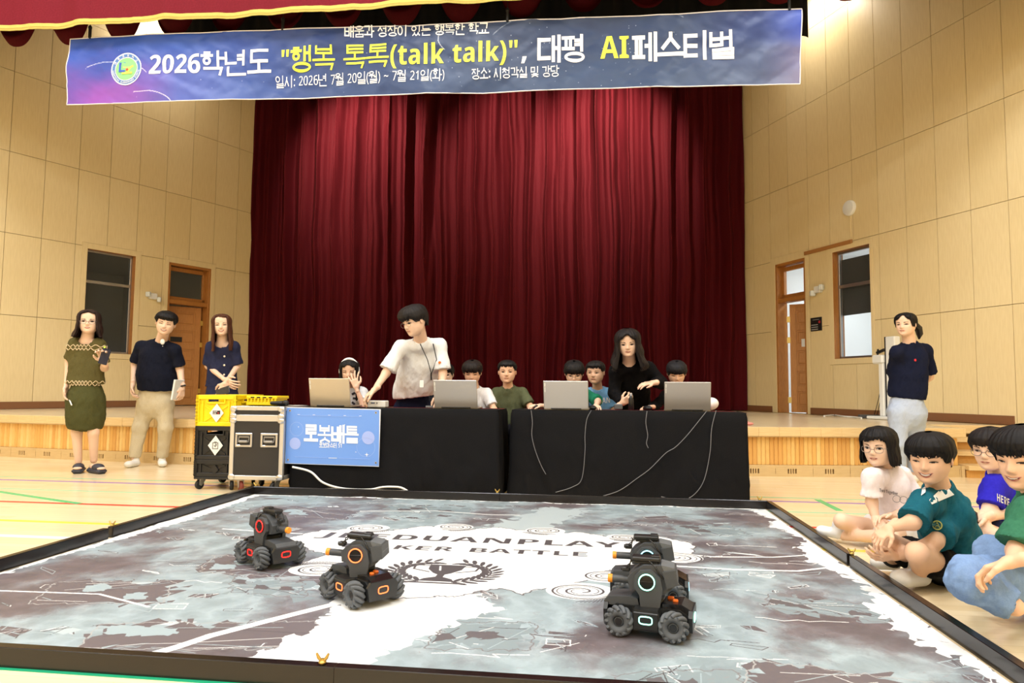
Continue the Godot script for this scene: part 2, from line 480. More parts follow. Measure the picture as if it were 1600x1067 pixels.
func panel_door(parent: Node3D, f: Transform3D, w: float, h: float, m: Material) -> MeshInstance3D:
	# stiles, rails and raised fields; x from 0 to w, y from 0 to h
	var b := MB.new()
	var st := 0.1
	b.box(Vector3(st / 2, h / 2, 0), Vector3(st, h, 0.04), 0.003)
	b.box(Vector3(w - st / 2, h / 2, 0), Vector3(st, h, 0.04), 0.003)
	var n := 5
	var ph := (h - 0.1) / n
	for k in n + 1:
		b.box(Vector3(w / 2, 0.05 + k * ph, 0), Vector3(w - 2 * st, 0.1, 0.04), 0.003)
	b.box(Vector3(w / 2, h / 2, 0), Vector3(w - st, h - 0.1, 0.014))
	var o := obj("door_leaf", b, m, parent)
	o.transform = f
	for k in n:
		var q := MB.new()
		q.box(Vector3(w / 2, 0.05 + (k + 0.5) * ph, 0), Vector3(w - 2 * st - 0.05, ph - 0.15, 0.034), 0.012)
		obj("raised_field", q, m, o)
	return o

func door_frame(root: Node3D, sg: float, r: Rect2, bar: float) -> void:
	var b := MB.new()
	var c := r.get_center()
	for x in [r.position.x + 0.02, r.end.x - 0.02]: b.box(Vector3(x, c.y, -sg * 0.1), Vector3(0.045, r.size.y, 0.2), 0.004)
	b.box(Vector3(c.x, r.end.y - 0.02, -sg * 0.1), Vector3(r.size.x, 0.045, 0.2), 0.004)
	b.box(Vector3(c.x, bar, -sg * 0.1), Vector3(r.size.x, 0.07, 0.17), 0.004)
	# transom sash
	for x in [r.position.x + 0.07, r.end.x - 0.07]: b.box(Vector3(x, (bar + r.end.y) / 2, -sg * 0.12), Vector3(0.06, r.end.y - bar - 0.08, 0.05), 0.004)
	for y in [bar + 0.065, r.end.y - 0.09]: b.box(Vector3(c.x, y, -sg * 0.12), Vector3(r.size.x - 0.1, 0.07, 0.05), 0.004)
	obj("door_frame", b, M.wood, root)
	b = MB.new()
	b.box(Vector3(c.x, (bar + r.end.y) / 2, -sg * 0.12), Vector3(r.size.x - 0.16, r.end.y - bar - 0.18, 0.006))
	obj("transom_pane", b, M.glass, root)

func windows_doors(fl_: Transform3D, fr: Transform3D) -> void:
	window_in("window_1", fl_, -1.0, Rect2(2.335, 1.36, 0.765, 1.65), 2.5)
	var w2 := window_in("window_2", fr, 1.0, Rect2(2.235, 1.335, 0.7, 1.61), 2.42)
	# black roller blind behind the right window
	var dk := mat(rgb(38, 40, 41), 0.8)
	var b := MB.new()
	b.box(Vector3(2.55, 2.42, -0.17), Vector3(0.8, 0.84, 0.01))
	b.cyl(Vector3(2.2, 2.0, -0.17), Vector3(2.9, 2.0, -0.17), 0.01, 8)
	obj("blackout_blind", b, dk, w2)
	var d1 := struct_node("door_1", fl_)
	door_frame(d1, -1.0, Rect2(0.93, SH, 0.82, 2.52), 2.33)
	var leaf := panel_door(d1, Transform3D(Basis(Vector3.UP, deg_to_rad(-14)), Vector3(1.0, SH + 0.01, 0.16)), 0.7, 1.78, M.door)
	b = MB.new()
	b.box(Vector3(0.42, 1.18, -0.024), Vector3(0.2, 0.09, 0.006), 0.002)
	var pl := obj("door_sign", b, M.black, leaf)
	pl.set_meta("label", "black name plate on the left door")
	b = MB.new()
	for y in [0.25, 1.1, 1.5]: b.box(Vector3(-0.012, y, -0.014), Vector3(0.05, 0.09, 0.02), 0.004)
	obj("hinge", b, mat(rgb(190, 160, 90), 0.35, 0.8), leaf)
	var d2 := struct_node("door_2", fr)
	door_frame(d2, 1.0, Rect2(0.93, SH, 0.715, 2.49), 2.36)
	leaf = panel_door(d2, Transform3D(Basis(Vector3.UP, deg_to_rad(38)), Vector3(1.03, SH + 0.01, -0.2)), 0.66, 1.8, M.door)
	b = MB.new()
	b.box(Vector3(0.3, 1.15, 0.023), Vector3(0.24, 0.13, 0.003))
	pl = obj("paper_notice", b, M.white, leaf)
	b = MB.new()
	for y in [0.2, 1.2, 1.55]: b.box(Vector3(-0.02, y, 0.012), Vector3(0.06, 0.1, 0.02), 0.004)
	obj("hinge", b, mat(rgb(216, 196, 130), 0.35, 0.7), leaf)
	# brown header board over the right window
	b = MB.new()
	b.box(Vector3(2.14, 3.04, 0.012), Vector3(0.98, 0.055, 0.03), 0.004)
	var o := struct("trim_1", b, mat(rgb(176, 122, 66), 0.5))
	o.transform = fr

func build_stage() -> void:
	var root := struct_node("stage_platform")
	var arc := PackedVector2Array()
	var x0 := -8.7
	var x1 := 3.66
	var nseg := 60
	for k in nseg + 1:
		var x := lerpf(x0, x1, float(k) / nseg)
		arc.append(Vector2(x, stage_z(x)))
	var deck := PackedVector2Array(arc)
	deck.append(Vector2(3.66, -8.22)); deck.append(Vector2(4.62, -8.22))
	deck.append(Vector2(2.55, -12.7)); deck.append(Vector2(2.2, -14.4)); deck.append(Vector2(-6.2, -14.4)); deck.append(Vector2(-6.7, -12.6)); deck.append(Vector2(-9.2, -7.4))
	var b := MB.new()
	var f := Transform3D(Basis(Vector3.RIGHT, Vector3.BACK, Vector3.DOWN), Vector3.ZERO)   # poly y -> world z
	b.prism(deck, -(SH - 0.004), -(SH - 0.1), f)
	obj("deck", b, M.deck, root)
	# body under the deck
	var body := PackedVector2Array()
	for p in arc: body.append(p + Vector2(0, -0.06))
	body[body.size() - 1].x = 3.62
	body.append(Vector2(3.62, -8.26)); body.append(Vector2(4.6, -8.26)); body.append(Vector2(2.5, -12.7)); body.append(Vector2(-6.6, -12.6)); body.append(Vector2(-8.95, -8.2))
	b = MB.new()
	b.prism(body, -0.001, -(SH - 0.1), f)
	obj("core", b, M.joint, root)
	# nosing
	b = MB.new()
	for k in nseg:
		var p := arc[k]
		var q := arc[k + 1]
		var mid := (p + q) * 0.5
		b.box(Vector3(mid.x, SH - 0.046, mid.y + 0.005), Vector3(p.distance_to(q) + 0.002, 0.092, 0.07), 0.006, Basis(Vector3.UP, -(q - p).angle()))
	b.box(Vector3(3.67, SH - 0.046, -7.85), Vector3(0.07, 0.092, 0.8), 0.006)
	obj("nosing", b, M.lip, root)
	# vertical slats
	var rng := RandomNumberGenerator.new()
	rng.seed = 3
	var slat := MB.new()
	slat.box(Vector3.ZERO, Vector3(0.0415, 0.29, 0.03), 0.006)
	var sm := slat.done()
	var x := -7.9
	while x < 3.64:
		var o := obj("slat", sm, M.slat[rng.randi() % 5], root)
		o.position = Vector3(x, 0.255, stage_z(x) - 0.045 + rng.randf_range(0, 0.004))
		o.rotation.y = atan(2 * 0.0178 * (x + 2.0))
		x += 0.0425
	for k in 17:
		var o := obj("slat", sm, M.slat[rng.randi() % 5], root)
		o.position = Vector3(3.615, 0.255, -7.52 - k * 0.0425); o.rotation.y = PI / 2
	# kick board with groups of four slots
	b = MB.new()
	x = -7.9
	while x < 3.66:
		var w := minf(0.372, 3.68 - x)
		var mid := x + w / 2
		var bs := Basis(Vector3.UP, atan(2 * 0.0178 * (mid + 2.0)))
		var o3 := Vector3(mid, 0, stage_z(mid) - 0.012)
		b.box(o3 + Vector3(0, 0.095, 0), Vector3(w + 0.003, 0.036, 0.03), 0.0, bs)
		b.box(o3 + Vector3(0, 0.015, 0), Vector3(w + 0.003, 0.03, 0.03), 0.0, bs)
		if w < 0.3: b.box(o3 + Vector3(0, 0.055, 0), Vector3(w, 0.05, 0.03), 0.0, bs)
		else:
			b.box(o3 + bs * Vector3(-w / 2 + 0.06, 0.0535, 0), Vector3(0.12, 0.048, 0.03), 0.0, bs)
			b.box(o3 + bs * Vector3(w / 2 - 0.08, 0.0535, 0), Vector3(0.16, 0.048, 0.03), 0.0, bs)
			for k in 3: b.box(o3 + bs * Vector3(-w / 2 + 0.1415 + k * 0.0235, 0.0535, 0), Vector3(0.012, 0.048, 0.03), 0.0, bs)
		b.box(o3 + bs * Vector3(0, 0.054, -0.022), Vector3(w, 0.1, 0.008), 0.0, bs)
		x += w
	b.box(Vector3(3.665, 0.056, -7.85), Vector3(0.03, 0.114, 0.8))
	obj("kick_board", b, M.kick, root)
	# steps beside the right end of the stage
	var st := struct_node("stage_steps")
	for k in 3:
		var h := SH * (3 - k) / 4.0
		var z := -8.0 + k * 0.24
		b = MB.new()
		b.box(Vector3(4.13, h - 0.022, z + 0.012), Vector3(0.9, 0.044, 0.27), 0.004)
		obj("tread", b, M.lip, st)
		b = MB.new()
		b.box(Vector3(4.13, (h - 0.05) / 2, z - 0.015), Vector3(0.88, h - 0.05, 0.2))
		obj("riser", b, M.slat[4], st)
	b = MB.new()
	b.box(Vector3(4.13, SH - 0.046, -8.2), Vector3(0.92, 0.092, 0.06), 0.004)
	obj("tread", b, M.lip, st)

func build_curtains() -> void:
	var red := cloth(rgb(70, 8, 15), rgb(86, 12, 21), 0.8, 20.0)
	M.velvet = red
	var nz := FastNoiseLite.new()
	nz.seed = 21; nz.frequency = 1.0
	var cols := 1100
	var rows := 26
	var x0 := -6.78
	var x1 := 2.66
	var ph := PackedFloat32Array()
	var p := 0.0
	for i in cols:
		var s := lerpf(x0, x1, float(i) / (cols - 1))
		ph.append(p)
		p += (x1 - x0) / (cols - 1) * TAU * (3.0 + 1.7 * nz.get_noise_2d(s * 1.3, 3.0))
	var pts := PackedVector3Array()
	for j in rows:
		var y := lerpf(7.2, SH + 0.012, float(j) / (rows - 1))
		for i in cols:
			var s := lerpf(x0, x1, float(i) / (cols - 1))
			var w := ph[i] + 1.5 * nz.get_noise_2d(s * 0.7, y * 0.25 + 10.0)
			var am := 0.085 + 0.06 * nz.get_noise_2d(s * 1.1 + 40.0, y * 0.12)
			var z := am * (sin(w) + 0.42 * sin(1.73 * w + 1.0) + 0.16 * sin(3.3 * w + y * 0.3)) + 0.016 * nz.get_noise_2d(s * 9.0, y * 0.35)
			pts.append(Vector3(s + 0.02 * cos(w), y, -12.62 + z))
	var b := MB.new()
	b.grid(rows, cols, pts, false, true)
	var t := thing("stage_curtain", "tall dark red velvet stage curtain hanging in close folds", "curtain", Vector3.ZERO)
	obj("drape", b, red, t)
	b = MB.new()
	b.cyl(Vector3(x0, 7.25, -12.62), Vector3(x1, 7.25, -12.62), 0.03, 10)
	obj("track", b, M.black, t)
	# black border cloth over the stage
	var bt := thing("border_cloth", "black border cloth across the top of the stage behind the swags", "curtain")
	pts = PackedVector3Array()
	for j in 2:
		for i in 200:
			var s := lerpf(-6.1, 2.75, i / 199.0)
			pts.append(Vector3(s, [CEIL - 0.02, 5.45][j], -9.0 + 0.04 * sin(s * 13.0) + 0.02 * sin(s * 31.0)))
	b = MB.new()
	b.grid(2, 200, pts, false, true)
	obj("drape", b, mat(rgb(16, 15, 15), 0.95), bt)
	# front valance with gold fringe
	var vt := thing("fringed_valance", "straight red valance with gold fringe across the top of the stage", "valance")
	var vred := cloth(rgb(112, 29, 41), rgb(128, 36, 50), 0.8, 20.0)
	pts = PackedVector3Array()
	var vr := 10
	for j in vr:
		for i in 420:
			var s := lerpf(-9.2, 5.1, i / 419.0)
			var y := lerpf(CEIL - 0.02, 5.05, j / (vr - 1.0))
			var k := float(j) / (vr - 1)
			pts.append(Vector3(s, y + 0.008 * k * sin(s * 2.1), -7.0 + (0.008 + 0.01 * k) * (sin(s * 5.2 + 1.3 * sin(s)) + 0.6 * sin(s * 11.7 + 2.0)) + 0.02 * nz.get_noise_2d(s * 3.0, y * 2.0)))
	b = MB.new()
	b.grid(vr, 420, pts, false, true)
	obj("drape", b, vred, vt)
	b = MB.new()
	for i in 419:
		var a := pts[(vr - 1) * 420 + i]
		var d := pts[(vr - 1) * 420 + i + 1]
		b.quad(a + Vector3(0, 0.012, 0.006), d + Vector3(0, 0.012, 0.006), d + Vector3(0, -0.028, 0.006), a + Vector3(0, -0.028, 0.006))
		b.quad(a + Vector3(0, 0.012, -0.006), a + Vector3(0, -0.028, -0.006), d + Vector3(0, -0.028, -0.006), d + Vector3(0, 0.012, -0.006))
		for q in 4:
			var c := a.lerp(d, (q + 0.5) / 4.0)
			b.box(c + Vector3(0, -0.04, 0), Vector3(0.0065, 0.03, 0.006))
	obj("gold_fringe", b, cloth(rgb(200, 180, 92), rgb(220, 202, 118), 0.6, 60.0), vt)
	# swags
	var st := thing("swag_valance", "row of dark red swags draped behind the fringed valance", "valance")
	for k in 16:
		var cx := -8.45 + k * 0.755
		pts = PackedVector3Array()
		var rr := 22
		var cc := 26
		for j in rr:
			var vv := float(j) / (rr - 1)
			for i in cc:
				var uu := lerpf(-1, 1, float(i) / (cc - 1))
				var sag := 0.52 * pow(vv, 0.9) * (1.0 - pow(absf(uu), 2.6))
				pts.append(Vector3(cx + uu * (0.37 - 0.03 * vv), 6.0 - 0.12 * vv - sag, -8.0 + (0.05 * sin(vv * 15.0 + k) + 0.09 * sin(vv * PI)) * (1.0 - uu * uu)))
		b = MB.new()
		b.grid(rr, cc, pts, false, true)
		obj("swag", b, red, st)
	b = MB.new()
	b.box(Vector3(-2.3, 6.8, -8.02), Vector3(13.6, 1.6, 0.03))
	obj("header", b, red, st)

# ---------------------------------------------------------------- lettering
const CONS := {
	"g": [[0, 1, 1, 1, 0.9, 0]], "n": [[0, 1, 0, 0, 1, 0]], "d": [[1, 1, 0, 1, 0, 0, 1, 0]], "r": [[0, 1, 1, 1, 1, 0.5, 0, 0.5, 0, 0, 1, 0]],
	"m": [[0, 1, 1, 1, 1, 0, 0, 0, 0, 1]], "b": [[0, 1, 0, 0, 1, 0, 1, 1], [0, 0.52, 1, 0.52]], "s": [[0.5, 1, 0.5, 0.72, 0, 0], [0.5, 0.72, 1, 0]],
	"o": [["c", 0.5, 0.5, 0.5]], "j": [[0, 1, 1, 1], [0.5, 1, 0.5, 0.66, 0, 0], [0.5, 0.66, 1, 0]], "c": [[0.28, 1, 0.72, 1], [0, 0.72, 1, 0.72], [0.5, 0.72, 0.5, 0.5, 0, 0], [0.5, 0.5, 1, 0]],
	"k": [[0, 1, 1, 1, 0.9, 0], [0, 0.52, 0.95, 0.52]], "t": [[1, 1, 0, 1, 0, 0, 1, 0], [0, 0.5, 1, 0.5]], "p": [[0, 1, 1, 1], [0, 0, 1, 0], [0.28, 1, 0.28, 0], [0.72, 1, 0.72, 0]],
	"h": [[0.28, 1, 0.72, 1], [0, 0.74, 1, 0.74], ["c", 0.5, 0.26, 0.3]], "ss": [[0.25, 1, 0.25, 0.7, 0, 0], [0.25, 0.7, 0.48, 0], [0.76, 1, 0.76, 0.7, 0.52, 0], [0.76, 0.7, 1, 0]],
}
const INI := ["g", "gg", "n", "d", "dd", "r", "m", "b", "bb", "s", "ss", "o", "j", "jj", "c", "k", "t", "p", "h"]
const FIN := ["", "g", "gg", "gs", "n", "nj", "nh", "d", "r", "rg", "rm", "rb", "rs", "rt", "rp", "rh", "m", "b", "bs", "s", "ss", "o", "j", "c", "k", "t", "p", "h"]
# vowel number -> [kind, strokes]; kind v = beside, h = below, w = both
const VOW := {
	0: ["v", [[0.76, 1, 0.76, 0], [0.76, 0.52, 1.0, 0.52]]], 1: ["v", [[0.68, 0.97, 0.68, 0.03], [0.94, 1, 0.94, 0], [0.68, 0.52, 0.94, 0.52]]],
	4: ["v", [[0.86, 1, 0.86, 0], [0.6, 0.55, 0.86, 0.55]]], 5: ["v", [[0.72, 0.97, 0.72, 0.03], [0.95, 1, 0.95, 0], [0.55, 0.55, 0.72, 0.55]]],
	6: ["v", [[0.86, 1, 0.86, 0], [0.6, 0.68, 0.86, 0.68], [0.6, 0.4, 0.86, 0.4]]], 20: ["v", [[0.86, 1, 0.86, 0]]],
	8: ["h", [[0, 0.08, 1, 0.08], [0.5, 0.08, 0.5, 0.38]]], 12: ["h", [[0, 0.08, 1, 0.08], [0.34, 0.08, 0.34, 0.36], [0.66, 0.08, 0.66, 0.36]]],
	13: ["h", [[0, 0.28, 1, 0.28], [0.5, 0.28, 0.5, -0.04]]], 18: ["h", [[0, 0.2, 1, 0.2]]],
	9: ["w", [[0, 0.2, 0.66, 0.2], [0.32, 0.2, 0.32, 0.44], [0.8, 1, 0.8, -0.02], [0.8, 0.5, 1.02, 0.5]]],
	14: ["w", [[0, 0.36, 0.66, 0.36], [0.32, 0.36, 0.32, 0.06], [0.88, 1, 0.88, -0.02], [0.62, 0.16, 0.88, 0.16]]],
}
var fonts := {}
func latin(ch: String, bold: bool) -> Array:
	var key := ch + str(bold)
	if not fonts.has(bold):
		var f := SystemFont.new()
		f.font_names = PackedStringArray(["Droid Sans"])
		f.font_weight = 700 if bold else 400
		fonts[bold] = f
	if not fonts.has(key):
		var t := TextMesh.new()
		t.font = fonts[bold]; t.font_size = 64; t.pixel_size = 1.0 / 64; t.depth = 0.0; t.text = ch; t.curve_step = 1.0
		t.horizontal_alignment = HORIZONTAL_ALIGNMENT_LEFT; t.vertical_alignment = VERTICAL_ALIGNMENT_BOTTOM
		var a := t.get_mesh_arrays()
		var ps := PackedVector2Array()
		for p in a[0]: ps.append(Vector2(p.x, p.y - 0.25))
		fonts[key] = [ps, fonts[bold].get_string_size(ch, HORIZONTAL_ALIGNMENT_LEFT, -1, 64).x / 64.0]
	return fonts[key]

func stroke_tris(out: PackedVector2Array, pl: Array, box: Rect2, th: float) -> void:
	if pl[0] is String:
		var o := box.position + Vector2(pl[1], pl[2]) * box.size
		var rx: float = pl[3] * box.size.x
		var ry: float = pl[3] * box.size.y * (1.0 if pl[2] == 0.5 else 0.9)
		var n := 22
		for k in n:
			var a0 := TAU * k / n
			var a1 := TAU * (k + 1) / n
			var q := []
			for a in [a0, a1]:
				for s in [0.5, -0.5]: q.append(o + Vector2(cos(a) * (rx + s * th), sin(a) * (ry + s * th)))
			for i in [0, 1, 2, 1, 3, 2]: out.append(q[i])
		return
	for k in range(0, pl.size() - 2, 2):
		var a := box.position + Vector2(pl[k], pl[k + 1]) * box.size
		var b := box.position + Vector2(pl[k + 2], pl[k + 3]) * box.size
		var d := (b - a).normalized()
		var s := Vector2(-d.y, d.x) * th * 0.5
		var ea := a - d * th * (0.5 if absf(d.x) < 0.1 or absf(d.y) < 0.1 or k > 0 else 0.2)
		var eb := b + d * th * (0.5 if absf(d.x) < 0.1 or absf(d.y) < 0.1 else 0.15)
		for p in [ea + s, eb + s, eb - s, ea + s, eb - s, ea - s]: out.append(p)

func hangul(code: int, th: float) -> PackedVector2Array:
	var s := code - 0xAC00
	var ini: String = INI[s / 588]
	var vn := (s % 588) / 28
	var fin: String = FIN[s % 28]
	var out := PackedVector2Array()
	var vw: Array = VOW[vn]
	if fin: th *= 0.66 if vw[0] == "h" and ini in ["t", "r", "p", "b"] else (0.78 if vw[0] == "h" else 0.88)
	var lo := 0.0
	var hi := 0.86
	if fin: lo = 0.32 if vw[0] == "h" else 0.37
	var up := Rect2(0.04, lo - 0.08, 0.88, hi - lo)
	var cb: Rect2
	match vw[0]:
		"v": cb = Rect2(0.02, 0.12, 0.46, 0.76) if vn != 5 else Rect2(0.0, 0.12, 0.42, 0.76)
		"h": cb = Rect2(0.14, 0.52, 0.72, 0.46) if vn != 18 else Rect2(0.14, 0.42, 0.72, 0.55)
		"w": cb = Rect2(0.04, 0.56, 0.5, 0.4)
	if ini == "h": cb = Rect2(cb.position, Vector2(cb.size.x, cb.size.y + 0.06))
	var real := Rect2(up.position + cb.position * up.size, cb.size * up.size)
	for st in CONS[ini]: stroke_tris(out, st, real, th)
	for st in vw[1]: stroke_tris(out, st, up, th)
	if fin:
		var fb := Rect2(0.16, -0.08, 0.7, 0.2 if vw[0] == "h" else 0.26)
		for st in CONS[fin]: stroke_tris(out, st, fb, th)
	return out

# lettering from a to b along the baseline; lift gives the depth of the ground at a point
func letters(mb: MB, text: String, a: Vector3, b: Vector3, up: Vector3, em: float, th := 0.12, bold := true, lift := -1.0, only := -1) -> void:
	var runs := []
	var x := 0.0
	for i in text.length():
		var cp := text.unicode_at(i)
		if cp == 32: x += 0.34; continue
		if cp >= 0xAC00 and cp <= 0xD7A3:
			runs.append([x, hangul(cp, th), i]); x += 0.98
		else:
			var l := latin(text[i], bold)
			runs.append([x, l[0], i]); x += l[1]
	var d := (b - a) / x
	var nn := d.cross(up).normalized()
	for r in runs:
		if only >= 0 and r[2] != only: continue
		var ps: PackedVector2Array = r[1]
		for k in range(0, ps.size(), 3):
			var q := []
			for j in 3:
				var p: Vector3 = a + d * (r[0] + ps[k + j].x) + up * em * ps[k + j].y
				q.append(p + nn * ((k / 6) % 12) * 0.00014)
			split_tri(mb, q[0], q[1], q[2], nn, lift)

# each character of a line as a part of its own
func spelled(parent: Node3D, text: String, a: Vector3, b: Vector3, up: Vector3, em: float, th: float, m: Material, bold := true, lift := -1.0) -> void:
	for i in text.length():
		if text[i] == " ": continue
		var mb := MB.new()
		letters(mb, text, a, b, up, em, th, bold, lift, i)
		obj("letter", mb, m, parent)

func split_tri(mb: MB, a: Vector3, b: Vector3, c: Vector3, nn: Vector3, lift: float) -> void:
	if lift < 0.0:
		mb.tri_out(a, b, c, a - nn)
		return
	var l := [a.distance_squared_to(b), b.distance_squared_to(c), c.distance_squared_to(a)]
	var k := 0
	if l[1] > l[k]: k = 1
	if l[2] > l[k]: k = 2
	if l[k] > 0.012:
		if k == 0: split_tri(mb, a, (a + b) / 2, c, nn, lift); split_tri(mb, (a + b) / 2, b, c, nn, lift)
		elif k == 1: split_tri(mb, a, b, (b + c) / 2, nn, lift); split_tri(mb, a, (b + c) / 2, c, nn, lift)
		else: split_tri(mb, a, b, (a + c) / 2, nn, lift); split_tri(mb, (a + c) / 2, b, c, nn, lift)
		return
	a.z += banner_z(a) + lift; b.z += banner_z(b) + lift; c.z += banner_z(c) + lift
	mb.tri_out(a, b, c, a - nn)

func flat_disc(mb: MB, o: Vector3, x: Vector3, y: Vector3, r0: float, r1: float, n := 40, a0 := 0.0, a1 := TAU, lift := -1.0) -> void:
	var nn := x.cross(y)
	for k in n:
		var q := []
		for a in [lerpf(a0, a1, float(k) / n), lerpf(a0, a1, float(k + 1) / n)]:
			for r in [r0, r1]:
				var p: Vector3 = o + (x * cos(a) + y * sin(a)) * r
				if lift >= 0.0: p.z += banner_z(p) + lift
				q.append(p)
		mb.quad_out(q[0], q[1], q[3], q[2], q[0] - nn)

# ---------------------------------------------------------------- banner
var bn := FastNoiseLite.new()
func banner_z(p: Vector3) -> float:
	return 0.045 * bn.get_noise_2d(p.x * 0.55 + p.y * 0.5, p.y * 0.9) + 0.02 * bn.get_noise_2d(p.x * 1.5 - p.y * 1.6 + 30.0, p.y * 1.3)

func mixc(a: Color, b: Color, t: float) -> Color: return a.lerp(b, clampf(t, 0.0, 1.0))

func banner_print() -> ImageTexture:
	var w := 1024
	var h := 104
	var im := Image.create(w, h, false, Image.FORMAT_RGB8)
	var nz := FastNoiseLite.new()
	nz.seed = 9; nz.frequency = 0.006
	var stops := [[0.0, rgb(66, 96, 190), rgb(120, 80, 180)], [0.04, rgb(52, 84, 176), rgb(150, 84, 188)], [0.1, rgb(46, 80, 170), rgb(140, 90, 190)], [0.17, rgb(48, 84, 176), rgb(84, 100, 186)], [0.27, rgb(38, 68, 148), rgb(54, 82, 158)], [0.4, rgb(32, 52, 100), rgb(46, 68, 116)], [0.6, rgb(34, 51, 86), rgb(50, 70, 106)], [0.85, rgb(37, 56, 93), rgb(56, 75, 110)], [0.95, rgb(42, 62, 122), rgb(70, 84, 120)], [1.0, rgb(56, 82, 188), rgb(122, 116, 150)]]
	for x in w:
		var s := float(x) / w
		var k := 0
		while k < stops.size() - 2 and stops[k + 1][0] < s: k += 1
		var f: float = (s - stops[k][0]) / (stops[k + 1][0] - stops[k][0])
		var top: Color = stops[k][1].lerp(stops[k + 1][1], f)
		var bot: Color = stops[k][2].lerp(stops[k + 1][2], f)
		for y in h:
			var t := float(y) / h
			var n := nz.get_noise_2d(x, y * 2.0)
			im.set_pixel(x, y, mixc(top, bot, smoothstep(0.1, 0.95, t + 0.35 * n)))
	var pts := RandomNumberGenerator.new()
	pts.seed = 4
	# printed glints and arcs
	for a in [[760, 52, 150, 0.9, 2.2, 0.35], [760, 52, 150, 3.6, 5.6, 0.3], [620, 20, 70, 2.6, 4.2, 0.25], [70, 70, 60, 4.0, 5.9, 0.35], [120, 110, 46, 4.4, 6.0, 0.3]]:
		for q in 500:
			var an: float = lerpf(a[3], a[4], q / 499.0)
			var px := int(a[0] + cos(an) * a[2])
			var py := int(a[1] + sin(an) * a[2] * 0.5)
			if px > 0 and px < w and py > 0 and py < h: im.set_pixel(px, py, im.get_pixel(px, py).lerp(Color.WHITE, a[5] * (0.4 + 0.6 * absf(sin(q * 0.11)))))
	for q in 90:
		var px := pts.randi_range(10, w - 10) if q < 30 else pts.randi_range(560, 840)
		var py := pts.randi_range(4, h - 5)
		im.set_pixel(px, py, im.get_pixel(px, py).lerp(Color.WHITE, pts.randf_range(0.3, 0.9)))
	return ImageTexture.create_from_image(im)

